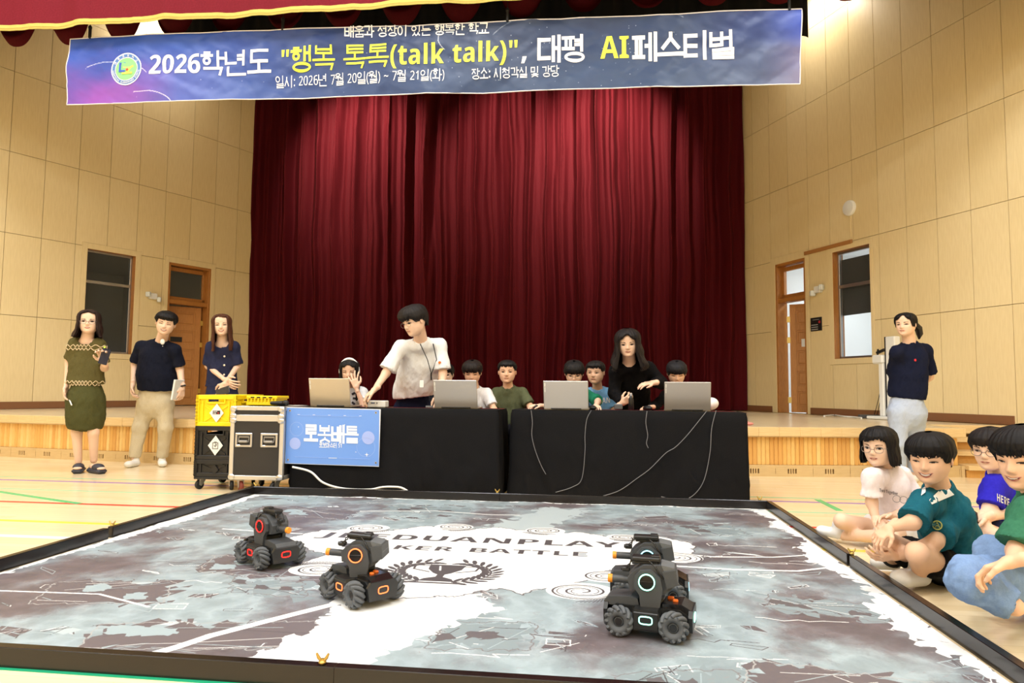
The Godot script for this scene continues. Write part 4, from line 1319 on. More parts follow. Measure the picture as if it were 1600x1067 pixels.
func build_tables() -> void:
	var red := cloth(rgb(118, 26, 36), rgb(134, 34, 44), 0.85)
	var black := cloth(rgb(17, 17, 19), rgb(25, 25, 28), 0.8)
	M.red = red
	folding_table(Vector3(-1.6, 0, -5.36), 0.0, 1.63, 0.6, TH, "folding table under the black drape with the blue sign", "black drape on the table with the blue sign", red, black, "red tablecloth on the table with the blue sign", 40)
	folding_table(Vector3(0.23, 0, -5.46), deg_to_rad(-4.0), 1.76, 0.6, TH, "folding table under the black drape crossed by loose cables", "black drape with loose cables hanging down its front", red, black, "red tablecloth on the table with the loose cables", 50)
	var beige := mat(rgb(198, 186, 166), 0.34, 0.55)
	var silver := mat(rgb(186, 180, 174), 0.34, 0.55)
	laptop(Vector3(-2.175, TH + 0.0095, -5.46), deg_to_rad(-3), beige, "beige gold laptop with its lid towards the hall, above the blue sign", 12.0)
	laptop(Vector3(-1.12, TH + 0.0095, -5.46), 0.0, silver, "grey silver laptop in front of the boy in a white shirt")
	laptop(Vector3(-0.235, TH + 0.0095, -5.5), deg_to_rad(-2), silver, "grey silver laptop in front of the boy with a green sleeve")
	laptop(Vector3(0.72, TH + 0.0095, -5.58), deg_to_rad(-5), silver, "grey silver laptop in front of the boy in black")
	# blue sign hung on the first drape
	var root := thing("blue_sign", "light blue hanging sign with white lettering pinned to the black drape", "sign")
	var s0 := Vector3(-2.482, 0.679, -5.290)
	var s1 := Vector3(-1.704, 0.671, -5.290)
	var s2 := Vector3(-1.699, 0.231, -5.290)
	var s3 := Vector3(-2.473, 0.237, -5.290)
	var ex := (s1 - s0)
	var ey := (s0 - s3)
	var b := MB.new()
	b.box((s0 + s2) / 2, Vector3(ex.length() + 0.012, ey.length() + 0.01, 0.004), 0.001, Basis(ex.normalized(), ex.normalized().cross(Vector3.FORWARD).normalized() * -1.0, Vector3.BACK).orthonormalized())
	obj("white_border", b, mat(rgb(226, 230, 240), 0.5), root)
	b = MB.new()
	var z := Vector3(0, 0, 0.0035)
	b.quad_out(s0 + z, s1 + z, s2 + z, s3 + z, s0 - Vector3.BACK)
	obj("blue_panel", b, mat(rgb(112, 158, 236), 0.45), root)
	z = Vector3(0, 0, 0.005)
	var X := ex
	var white := mat(rgb(240, 244, 252), 0.5)
	var up := ey.normalized()
	spelled(root, "로봇배틀", s3 + X * 0.205 + ey * 0.435 + z, s3 + X * 0.785 + ey * 0.435 + z, up, 0.145, 0.165, white)
	b = MB.new()
	letters(b, "로보마스터 S1", s3 + X * 0.365 + ey * 0.31 + z, s3 + X * 0.61 + ey * 0.31 + z, up, 0.046, 0.12, true)
	obj("lettering", b, white, root).set_meta("kind", "stuff")
	var exn := ex.normalized()
	var lav := mat(rgb(164, 184, 244), 0.5)
	for d in [[0.105, 0.36, 0.047], [0.885, 0.5, 0.052]]:
		b = MB.new()
		flat_disc(b, s3 + ex * d[0] + ey * d[1] + z, exn, up, 0.0, d[2], 28)
		obj("printed_disc", b, lav, root)
	for d in [[0.12, 0.62, 0.055], [0.86, 0.33, 0.075]]:
		b = MB.new()
		flat_disc(b, s3 + ex * d[0] + ey * d[1] + z, exn, up, d[2] - 0.0012, d[2], 40)
		obj("printed_ring", b, mat(rgb(190, 208, 248), 0.5), root)
	for d in [[0.14, 0.66, 0.008], [0.62, 0.62, 0.014], [0.635, 0.72, 0.008], [0.87, 0.2, 0.02], [0.755, 0.24, 0.008], [0.42, 0.585, 0.012], [0.52, 0.46, 0.012]]:
		b = MB.new()
		var o: Vector3 = s3 + ex * d[0] + ey * d[1] + z * 1.1
		for k in 4:
			var a := k * PI / 2
			var p: Vector3 = o + (exn * cos(a) + up * sin(a)) * d[2]
			var l: Vector3 = o + (exn * cos(a + PI / 4) + up * sin(a + PI / 4)) * d[2] * 0.22
			var r: Vector3 = o + (exn * cos(a - PI / 4) + up * sin(a - PI / 4)) * d[2] * 0.22
			b.tri_out(o, r, p, o - Vector3.BACK); b.tri_out(o, p, l, o - Vector3.BACK)
		obj("printed_star", b, white, root)
	for l in [[0.13, 0.87, 0.8, 0.87], [0.1, 0.12, 0.45, 0.12], [0.57, 0.12, 0.9, 0.12]]:
		b = MB.new()
		b.tube([s3 + ex * l[0] + ey * l[1] + z, s3 + ex * l[2] + ey * l[3] + z], 0.0007, 4)
		obj("printed_line", b, mat(rgb(180, 202, 248), 0.5), root)
	b = MB.new()
	for k in 5: b.box(s3 + ex * (0.14 + k * 0.165) + ey * 0.885 + z, Vector3(0.02, 0.003, 0.0006))
	b.box(s3 + ex * 0.51 + ey * 0.12 + z, Vector3(0.07, 0.004, 0.0006))
	var pm := obj("printed_marks", b, white, root)
	pm.set_meta("kind", "stuff")
	for c in [[0.045, 0.95], [0.965, 0.95], [0.03, 0.06], [0.965, 0.06]]:
		b = MB.new()
		flat_disc(b, s3 + ex * c[0] + ey * c[1] + z, exn, up, 0.005, 0.009, 14)
		obj("eyelet", b, M.steel, root)
		b = MB.new()
		flat_disc(b, s3 + ex * c[0] + ey * c[1] + z, exn, up, 0.0, 0.005, 12)
		obj("eyelet_hole", b, M.black, root)

# ---------------------------------------------------------------- crates and flight case
func caster(parent: Node3D, at: Vector3, r: float, turn: float, wheel_m: Material) -> void:
	var c := Node3D.new()
	c.name = "caster"; parent.add_child(c, true); c.position = at; c.rotation.y = turn
	var b := MB.new()
	b.cyl(Vector3(-0.014, r, 0.02), Vector3(0.014, r, 0.02), r, 18, 0.006)
	obj("wheel", b, wheel_m, c)
	b = MB.new()
	for s in [-0.019, 0.019]: b.prism(PackedVector2Array([Vector2(-0.028, r * 2.15), Vector2(0.03, r * 2.15), Vector2(0.035, r), Vector2(0.012, r * 0.7)]), -0.002, 0.002, Transform3D(Basis(Vector3.BACK, Vector3.UP, Vector3.LEFT), Vector3(s, 0, 0)))
	b.box(Vector3(0, r * 2.2, 0), Vector3(0.06, 0.006, 0.06), 0.002)
	b.cyl(Vector3(-0.022, r, 0.02), Vector3(0.022, r, 0.02), 0.006, 8)
	obj("fork", b, M.steel, c)

func crate(called: String, label: String, at: Vector3, turn: float, s: Vector3, m: Material, plate: Material, mark: int) -> Node3D:
	var t := thing(called, label, "crate", at, turn)
	var w := s.x
	var h := s.y
	var d := s.z
	var b := MB.new()
	b.box(Vector3(0, 0.006, -d / 2), Vector3(w - 0.01, 0.012, d - 0.01), 0.002)
	obj("bottom", b, m, t)
	for e in [[Vector3(0, 0, 0), 0.0, w], [Vector3(0, 0, -d), PI, w], [Vector3(-w / 2, 0, -d / 2), -PI / 2, d], [Vector3(w / 2, 0, -d / 2), PI / 2, d]]:
		b = MB.new()
		var l: float = e[2]
		# frame, recessed skin, ribs, diagonal braces, hand hole
		b.box(Vector3(0, h - 0.018, -0.012), Vector3(l, 0.036, 0.024), 0.003)
		b.box(Vector3(0, 0.016, -0.012), Vector3(l, 0.032, 0.024), 0.003)
		for x in [-l / 2 + 0.014, l / 2 - 0.014]: b.box(Vector3(x, h / 2, -0.012), Vector3(0.028, h - 0.06, 0.024), 0.003)
		b.box(Vector3(0, h * 0.42, -0.019), Vector3(l - 0.04, h * 0.66, 0.008))
		b.box(Vector3(-l * 0.36, h * 0.82, -0.019), Vector3(l * 0.28, h * 0.2, 0.008))
		b.box(Vector3(l * 0.36, h * 0.82, -0.019), Vector3(l * 0.28, h * 0.2, 0.008))
		b.box(Vector3(0, h * 0.74, -0.012), Vector3(l * 0.46, 0.012, 0.022), 0.002)
		for x in [-l * 0.22, l * 0.22]: b.box(Vector3(x, h * 0.8, -0.012), Vector3(0.01, h * 0.16, 0.022), 0.002)
		for x in [-l * 0.33, l * 0.33]: b.box(Vector3(x, h * 0.45, -0.012), Vector3(0.008, h * 0.7, 0.018))
		for sg in [-1.0, 1.0]:
			var dg := Vector2(l * 0.56, h * 0.5)
			b.box(Vector3(0, h * 0.4, -0.014), Vector3(dg.length(), 0.01, 0.014), 0.0, Basis(Vector3.BACK, sg * dg.angle()))
		for k in 7:
			for x in [-l / 2 + 0.014, l / 2 - 0.014]: b.box(Vector3(x, h * (0.14 + k * 0.115), 0.001), Vector3(0.024, 0.006, 0.006))
		var o := obj("side_wall", b, m, t)
		o.position = e[0]; o.rotation.y = e[1]
	b = MB.new()
	var q := h * 0.3
	b.prism(PackedVector2Array([Vector2(0, q), Vector2(q * 0.78, 0), Vector2(0, -q), Vector2(-q * 0.78, 0)]), 0.0, 0.004, Transform3D(Basis(), Vector3(0.01, h * 0.42, -0.004)))
	var pl := obj("label_plate", b, plate, t)
	b = MB.new()
	if mark == 1:
		b.box(Vector3(0.01, h * 0.44, 0.001), Vector3(q * 0.82, q * 0.4, 0.002), 0.0006)
		obj("label_mark", b, mat(rgb(28, 26, 30), 0.5), pl)
		b = MB.new()
		letters(b, "PLAY", Vector3(0.01 - q * 0.34, h * 0.44 + 0.002, 0.0026), Vector3(0.01 + q * 0.1, h * 0.44 + 0.002, 0.0026), Vector3.UP, q * 0.2, 0.1, true)
		letters(b, "ON", Vector3(0.01 - q * 0.34, h * 0.44 - q * 0.17, 0.0026), Vector3(0.01 - q * 0.02, h * 0.44 - q * 0.17, 0.0026), Vector3.UP, q * 0.2, 0.1, true)
		obj("label_print", b, plate, pl)
		b = MB.new()
		flat_disc(b, Vector3(0.01 + q * 0.2, h * 0.42, 0.0026), Vector3.RIGHT, Vector3.UP, 0.0, q * 0.08, 12)
		obj("label_dot", b, mat(rgb(200, 40, 50), 0.5), pl)
	elif mark == 2:
		var tr := PackedVector2Array()
		for st in [[-0.3, 0.3, 0.3, 0.3, 0.3, -0.36, -0.3, -0.36, -0.3, 0.3], [-0.12, 0.4, 0.12, 0.4], [-0.14, 0.04, 0.0, -0.14, 0.18, 0.14], [0.05, 0.0, 0.05, 0.2]]: stroke_tris(tr, st, Rect2(0, 0, 1, 1), 0.08)
		for k in range(0, tr.size(), 3):
			var v3 := []
			for j in 3: v3.append(Vector3(0.01 + tr[k + j].x * q * 0.9, h * 0.42 + tr[k + j].y * q * 0.9, 0.0012))
			b.tri_out(v3[0], v3[1], v3[2], v3[0] - Vector3.BACK)
		obj("label_print", b, mat(rgb(90, 90, 92), 0.5), pl)
	return t

func build_cases() -> void:
	var yel := mat(rgb(246, 216, 20), 0.42)
	var blk := mat(rgb(24, 24, 26), 0.5)
	var wp := mat(rgb(238, 236, 232), 0.5)
	var tyre := mat(rgb(30, 30, 32), 0.6)
	# dolly with two black crates and a yellow one
	var o := Vector3(-3.105, 0, -5.32)
	var tn := deg_to_rad(3.0)
	var t := thing("crate_dolly", "low black dolly on casters under the crate stack", "dolly", o, tn)
	var b := MB.new()
	b.box(Vector3(0, 0.097, -0.26), Vector3(0.33, 0.02, 0.52), 0.004)
	obj("deck", b, blk, t)
	for p in [Vector3(-0.13, 0, -0.07), Vector3(0.13, 0, -0.06), Vector3(-0.13, 0, -0.46), Vector3(0.13, 0, -0.46)]: caster(t, p, 0.038, 0.5 * signf(p.x), tyre)
	crate("plastic_crate", "black folding crate with no plate showing, lowest on the casters", o + Vector3(0, 0.108, 0), tn, Vector3(0.335, 0.14, 0.52), blk, blk, 0)
	crate("plastic_crate", "black folding crate with a white diamond plate under the yellow crate", o + Vector3(0, 0.249, 0), tn, Vector3(0.335, 0.27, 0.52), blk, wp, 2)
	crate("plastic_crate", "bright yellow folding crate with a white diamond plate on black crates", o + Vector3(0, 0.52, 0), tn, Vector3(0.34, 0.255, 0.53), yel, wp, 1)
	# flight case on casters
	var c := Vector3(-2.692, 0, -5.225)
	t = thing("flight_case", "black flight case with aluminium edges and two recessed handles", "case", c, deg_to_rad(2.0))
	var w := 0.444
	var h := 0.585
	var y0 := 0.105
	var d := 0.5
	b = MB.new()
	b.box(Vector3(0, y0 + h / 2, -d / 2), Vector3(w - 0.012, h - 0.012, d - 0.012))
	obj("shell", b, mat(rgb(40, 37, 35), 0.6), t)
	b = MB.new()
	var aw := 0.034
	for x in [-1.0, 1.0]:
		for z in [0.0, -d]: b.box(Vector3(x * (w / 2 - aw / 2), y0 + h / 2, z - (aw / 2 if z == 0.0 else -aw / 2)), Vector3(aw, h, aw), 0.003)
		for y in [y0 + aw / 2, y0 + h - aw / 2]: b.box(Vector3(x * (w / 2 - aw / 2), y, -d / 2), Vector3(aw, aw, d), 0.003)
	for z in [-aw / 2, -d + aw / 2]:
		for y in [y0 + aw / 2, y0 + h - aw / 2]: b.box(Vector3(0, y, z), Vector3(w, aw, aw), 0.003)
		b.box(Vector3(0, y0 + h - 0.095, z + (0.001 if z > -0.1 else -0.001)), Vector3(w, 0.052, aw), 0.003)
	obj("edge_profiles", b, mat(rgb(206, 203, 198), 0.35, 0.6), t)
	for x in [-1.0, 1.0]:
		for y in [y0 + 0.022, y0 + h - 0.022, y0 + h - 0.08, y0 + h - 0.115]:
			b = MB.new()
			b.ellip(Vector3(x * (w / 2 - 0.024), y, 0.0), Vector3(0.03, 0.024, 0.012), Basis(), 12, 8)
			b.box(Vector3(x * (w / 2 - 0.022), y, 0.0), Vector3(0.046, 0.036, 0.012), 0.004)
			obj("corner_fitting", b, M.steel, t)
		# recessed handle
		b = MB.new()
		var hc := Vector3(x * 0.105, y0 + 0.315, 0.0)
		for e in [[Vector3(0, 0.047, 0), Vector3(0.14, 0.018, 0.012)], [Vector3(0, -0.047, 0), Vector3(0.14, 0.018, 0.012)], [Vector3(0.062, 0, 0), Vector3(0.018, 0.1, 0.012)], [Vector3(-0.062, 0, 0), Vector3(0.018, 0.1, 0.012)]]: b.box(hc + e[0], e[1], 0.004)
		b.box(hc + Vector3(0, 0, -0.01), Vector3(0.125, 0.09, 0.006))
		var hd := obj("handle_dish", b, M.steel, t)
		b = MB.new()
		b.tube([hc + Vector3(-0.042, 0.018, -0.004), hc + Vector3(-0.042, -0.014, 0.006), hc + Vector3(0.042, -0.014, 0.006), hc + Vector3(0.042, 0.018, -0.004)], 0.004, 8)
		b.cyl(hc + Vector3(-0.034, -0.012, 0.006), hc + Vector3(0.034, -0.012, 0.006), 0.011, 10, 0.002)
		b.box(hc + Vector3(0, 0.024, -0.003), Vector3(0.09, 0.012, 0.008), 0.002)
		obj("grip", b, mat(rgb(150, 145, 138), 0.4, 0.4), hd)
	for p in [Vector3(-0.15, 0, -0.06), Vector3(0.15, 0, -0.06), Vector3(-0.15, 0, -0.43), Vector3(0.15, 0, -0.43)]: caster(t, p, 0.045, 0.7 if p.x < 0 else -0.4, mat(rgb(120, 50, 36), 0.6) if p.x < 0 and p.z > -0.1 else tyre)
	# folded yellow crate lying on the case
	t = thing("folded_crate", "flat folded yellow crate lying on the flight case", "crate", c + Vector3(-0.085, y0 + h + 0.001, -0.24), deg_to_rad(2.0))
	b = MB.new()
	b.box(Vector3(0, 0.012, -0.11), Vector3(0.27, 0.024, 0.24), 0.004)
	b.box(Vector3(0, 0.066, -0.11), Vector3(0.27, 0.024, 0.24), 0.004)
	for k in 9: b.box(Vector3(-0.12 + k * 0.03, 0.04, 0.004), Vector3(0.012, 0.034, 0.012), 0.001)
	b.box(Vector3(0, 0.04, -0.11), Vector3(0.25, 0.03, 0.21))
	obj("folded_walls", b, yel, t)
	b = MB.new()
	for k in 4: b.box(Vector3(-0.08 + k * 0.052, 0.066, 0.0105), Vector3(0.03, 0.009, 0.002))
	obj("latch_slots", b, M.black, t)
	# microphone on the case
	t = thing("microphone", "black handheld microphone lying on top of the flight case", "microphone", Vector3(-2.635, 0.697, -5.100), 0.0)
	t.position = c + Vector3(0.05, y0 + h + 0.024, -0.12)
	b = MB.new()
	b.tube([Vector3(0, 0, 0), Vector3(0.01, 0, 0), Vector3(0.1, 0.0, 0), Vector3(0.105, 0, 0)], [0.012, 0.015, 0.02, 0.018], 14)
	obj("handle", b, blk, t)
	b = MB.new()
	b.ellip(Vector3(0.128, 0.002, 0), Vector3(0.03, 0.024, 0.024), Basis(), 16, 10)
	obj("grille", b, mat(rgb(48, 48, 50), 0.45, 0.6), t)

# ---------------------------------------------------------------- robots
var RB := {}
func oval_ring(mb: MB, o: Vector3, x: Vector3, y: Vector3, hw: float, hh: float, r: float) -> void:
	var path := []
	for k in 29:
		var a := TAU * k / 28.0
		var c := cos(a)
		var s := sin(a)
		path.append(o + x * signf(c) * pow(absf(c), 0.55) * hw + y * signf(s) * pow(absf(s), 0.55) * hh)
	mb.tube(path, r, 6, false)

func robot_meshes() -> void:
	var grey := mat(rgb(66, 69, 73), 0.5)
	var dark := mat(rgb(30, 31, 32), 0.38)
	RB.grey = grey; RB.dark = dark
	RB.light = mat(rgb(100, 104, 108), 0.5)
	RB.rubber = mat(rgb(84, 88, 93), 0.7)
	RB.gloss = mat(rgb(26, 24, 24), 0.16)
	RB.orange = mat(rgb(226, 110, 30), 0.4)
	RB.tip = mat(rgb(240, 150, 40), 0.4)
	# wheel: axis along z, hub outward at +z
	var b := MB.new()
	b.lathe([Vector2(0.001, 0.012), Vector2(0.014, 0.012), Vector2(0.016, 0.008), Vector2(0.018, 0.004), Vector2(0.02, 0.016), Vector2(0.03, 0.021), Vector2(0.039, 0.019), Vector2(0.041, 0.01), Vector2(0.041, -0.02), Vector2(0.03, -0.022), Vector2(0.001, -0.022)], 28, Transform3D(Basis(Vector3.RIGHT, PI / 2), Vector3.ZERO))
	RB.rim = b.done()
	b = MB.new()
	b.cyl(Vector3(0, 0, 0.005), Vector3(0, 0, 0.013), 0.013, 16, 0.001)
	RB.cap = b.done()
	for hand: float in [-1.0, 1.0]:
		b = MB.new()
		for k in 12:
			var path := []
			var rad := []
			for j in 7:
				var t := j / 6.0 - 0.5
				var a := TAU * k / 12.0 + hand * t * 0.72
				var rr := 0.0445 - 0.006 * (t * t * 4.0)
				path.append(Vector3(cos(a) * rr, sin(a) * rr, t * 0.044))
				rad.append(0.0085 - 0.0028 * t * t * 4.0)
			b.tube(path, rad, 8)
		RB["roll" + str(hand)] = b.done()
	# chassis, forward is +x
	b = MB.new()
	b.prism(PackedVector2Array([Vector2(-0.135, 0.035), Vector2(-0.105, 0.022), Vector2(0.105, 0.022), Vector2(0.135, 0.035), Vector2(0.138, 0.07), Vector2(0.11, 0.098), Vector2(-0.11, 0.098), Vector2(-0.14, 0.08)]), -0.058, 0.058)
	b.prism(PackedVector2Array([Vector2(-0.043, 0.03), Vector2(0.043, 0.03), Vector2(0.047, 0.085), Vector2(0.04, 0.1), Vector2(-0.04, 0.1), Vector2(-0.047, 0.085)]), -0.098, 0.098)
	RB.chassis = b.done()
	b = MB.new()
	b.prism(PackedVector2Array([Vector2(-0.062, 0.03), Vector2(0.062, 0.03), Vector2(0.07, 0.08), Vector2(0.055, 0.1), Vector2(-0.055, 0.1), Vector2(-0.07, 0.08)]), -0.008, 0.006, Transform3D(Basis(Vector3.UP, PI / 2), Vector3(0.146, 0, 0)))
	RB.bumper = b.done()
	b = MB.new()
	b.prism(PackedVector2Array([Vector2(0.03, 0.095), Vector2(0.15, 0.09), Vector2(0.154, 0.103), Vector2(0.14, 0.118), Vector2(0.06, 0.126), Vector2(0.035, 0.12)]), -0.05, 0.05)
	RB.hood = b.done()
	b = MB.new()
	b.prism(PackedVector2Array([Vector2(-0.15, 0.06), Vector2(-0.045, 0.09), Vector2(-0.05, 0.112), Vector2(-0.115, 0.116), Vector2(-0.146, 0.1)]), -0.05, 0.05)
	RB.battery = b.done()
	b = MB.new()
	b.box(Vector3(-0.07, 0.115, 0.02), Vector3(0.022, 0.012, 0.016), 0.003)
	b.box(Vector3(-0.09, 0.117, -0.012), Vector3(0.018, 0.01, 0.014), 0.003)
	RB.contact = b.done()
	# turret, origin at the chassis centre
	b = MB.new()
	b.lathe([Vector2(0.001, 0.092), Vector2(0.05, 0.092), Vector2(0.05, 0.108), Vector2(0.042, 0.114), Vector2(0.001, 0.114)], 28)
	b.box(Vector3(-0.004, 0.125, 0), Vector3(0.066, 0.03, 0.09), 0.008)
	RB.pedestal = b.done()
	b = MB.new()
	for s: float in [-1.0, 1.0]:
		b = MB.new()
		var z0 := 0.044 * s
		var z1 := 0.062 * s
		b.prism(PackedVector2Array([Vector2(-0.036, 0.112), Vector2(0.03, 0.112), Vector2(0.034, 0.15), Vector2(0.052, 0.176), Vector2(0.05, 0.21), Vector2(0.03, 0.232), Vector2(-0.006, 0.236), Vector2(-0.038, 0.212), Vector2(-0.046, 0.17)]), minf(z0, z1), maxf(z0, z1))
		RB["yoke" + str(s)] = b.done()
	b = MB.new()
	b.prism(PackedVector2Array([Vector2(-0.075, 0.17), Vector2(-0.05, 0.15), Vector2(0.0, 0.146), Vector2(0.03, 0.158), Vector2(0.068, 0.162), Vector2(0.074, 0.2), Vector2(0.056, 0.222), Vector2(0.02, 0.246), Vector2(-0.05, 0.25), Vector2(-0.085, 0.236), Vector2(-0.09, 0.2)]), -0.042, 0.042)
	b.prism(PackedVector2Array([Vector2(-0.098, 0.19), Vector2(-0.06, 0.175), Vector2(-0.045, 0.23), Vector2(-0.09, 0.24)]), -0.055, 0.055)
	RB.head = b.done()
	b = MB.new()
	b.box(Vector3(0.012, 0.262, 0), Vector3(0.1, 0.016, 0.05), 0.004)
	b.box(Vector3(0.012, 0.252, 0), Vector3(0.084, 0.012, 0.04), 0.002)
	b.box(Vector3(-0.02, 0.272, 0.0), Vector3(0.03, 0.006, 0.036), 0.002)
	RB.pack = b.done()
	b = MB.new()
	b.prism(PackedVector2Array([Vector2(-0.095, 0.212), Vector2(-0.05, 0.232), Vector2(-0.04, 0.252), Vector2(-0.085, 0.244)]), -0.044, 0.044)
	RB.shell = b.done()
	b = MB.new()
	b.box(Vector3(0.083, 0.222, 0.0), Vector3(0.03, 0.016, 0.03), 0.004)
	b.cyl(Vector3(0.096, 0.222, 0), Vector3(0.101, 0.222, 0), 0.007, 12)
	RB.camera = b.done()
	b = MB.new()
	b.cyl(Vector3(0.06, 0.184, 0), Vector3(0.132, 0.184, 0), 0.0135, 18, 0.002)
	b.cyl(Vector3(0.058, 0.184, 0), Vector3(0.076, 0.184, 0), 0.018, 18, 0.002)
	RB.barrel = b.done()
	b = MB.new()
	b.cyl(Vector3(0.131, 0.184, 0), Vector3(0.147, 0.184, 0), 0.0148, 18, 0.002)
	RB.muzzle = b.done()
	b = MB.new()
	for s: float in [-1.0, 1.0]:
		b.tube([Vector3(0.055, 0.258, s * 0.016), Vector3(0.066, 0.25, s * 0.018), Vector3(0.07, 0.236, s * 0.02), Vector3(0.082, 0.228, s * 0.012)], 0.0025, 6)
		b.tube([Vector3(0.0, 0.258, s * 0.026), Vector3(-0.02, 0.246, s * 0.044), Vector3(-0.034, 0.222, s * 0.05), Vector3(-0.05, 0.206, s * 0.05)], 0.0025, 6)
	RB.cable = b.done()
	b = MB.new()
	for s: float in [-1.0, 1.0]:
		b = MB.new()
		b.cyl(Vector3(0.008, 0.196, s * 0.06), Vector3(0.008, 0.196, s * 0.067), 0.029, 26, 0.002)
		b.box(Vector3(0.008, 0.192, s * 0.0675), Vector3(0.05, 0.014, 0.003), 0.001)
		RB["ear" + str(s)] = b.done()

func robot(label: String, at: Vector3, face: float, aim: float, led: Color, pitch := 0.0) -> void:
	var t := thing("robot_car", label, "robot", at, deg_to_rad(face), "wheeled battle robots on the mat")
	var glow := sheet(led, 2.6)
	obj("chassis", RB.chassis, RB.dark, t)
	for s: int in [0, 1]:
		var bm := obj("armour_plate", RB.bumper, RB.dark, t)
		bm.rotation.y = PI * s
		var b := MB.new()
		oval_ring(b, Vector3(0.153, 0.066, 0), Vector3.BACK, Vector3.UP, 0.022, 0.0125, 0.0022)
		obj("light_ring", b, glow, bm)
		b = MB.new()
		var z := 0.098 * (1 - 2 * s)
		b.box(Vector3(0, 0.062, z), Vector3(0.086, 0.058, 0.006), 0.003)
		var pl := obj("side_plate", b, RB.dark, t)
		b = MB.new()
		oval_ring(b, Vector3(0, 0.066, z + 0.0035 * signf(z)), Vector3.RIGHT, Vector3.UP, 0.022, 0.0125, 0.0022)
		obj("light_ring", b, glow, pl)
	obj("front_hood", RB.hood, RB.grey, t)
	obj("battery_cover", RB.battery, RB.gloss, t)
	obj("battery_contact", RB.contact, RB.orange, t)
	for x in [-0.092, 0.092]:
		for z in [-0.092, 0.092]:
			var w := Node3D.new()
			w.name = "wheel"; t.add_child(w, true)
			w.position = Vector3(x, 0.0525, z); w.rotation.y = 0.0 if z > 0 else PI
			w.rotation.z = x * 3.0
			obj("rim", RB.rim, RB.rubber, w)
			obj("hub_cap", RB.cap, RB.gloss, w)
			var tr := obj("rollers", RB["roll" + str(1.0 if x * z > 0 else -1.0)], RB.rubber, w)
			tr.set_meta("kind", "stuff")
	obj("pedestal", RB.pedestal, RB.dark, t)
	var u := Node3D.new()
	u.name = "turret"; t.add_child(u, true)
	u.rotation.y = deg_to_rad(aim - face); u.position.y = -0.012
	for p in [["head", "grey"], ["pack", "dark"], ["shell", "light"], ["camera", "dark"], ["barrel", "grey"], ["muzzle", "tip"], ["cable", "gloss"]]:
		var nm: String = {"head": "gun_head", "pack": "receiver_pack", "shell": "rear_shell", "camera": "camera_box", "barrel": "barrel", "muzzle": "orange_muzzle", "cable": "cable"}[p[0]]
		var o := obj(nm, RB[p[0]], RB[p[1]], u)
		if p[0] in ["head", "pack", "shell", "camera", "barrel", "muzzle", "cable"]:
			o.transform = Transform3D(Basis(Vector3.BACK, deg_to_rad(pitch)), Vector3(0.008, 0.196, 0)) * Transform3D(Basis(), Vector3(-0.008, -0.196, 0))
	for s: float in [-1.0, 1.0]:
		obj("yoke_arm", RB["yoke" + str(s)], RB.grey, u)
		obj("side_disc", RB["ear" + str(s)], RB.gloss, u)
		var b := MB.new()
		var path := []
		for k in 29:
			var a := TAU * k / 28.0
			path.append(Vector3(0.008 + cos(a) * 0.0265, 0.196 + sin(a) * 0.0265, s * 0.0675))
		b.tube(path, 0.0024, 6, false)
		obj("light_ring", b, glow, u)

func build_robots() -> void:
	robot_meshes()
	robot("grey robot car with red light rings and its gun towards the hall", Vector3(-1.555, 0.004, -3.19), -36.0, -30.0, Color(1.0, 0.12, 0.1))
	robot("grey robot car with orange light rings beside the printed trophy", Vector3(-0.935, 0.004, -2.72), 142.0, 183.0, Color(1.0, 0.45, 0.24), 4.0)
	robot("grey robot car with white-green light rings in front of its blue-lit twin", Vector3(0.19, 0.004, -2.515), 167.0, 173.0, Color(0.62, 1.0, 0.88))
	robot("grey robot car with pale blue light rings behind the green-lit one", Vector3(0.215, 0.004, -2.87), 174.0, 176.0, Color(0.6, 0.92, 1.0))

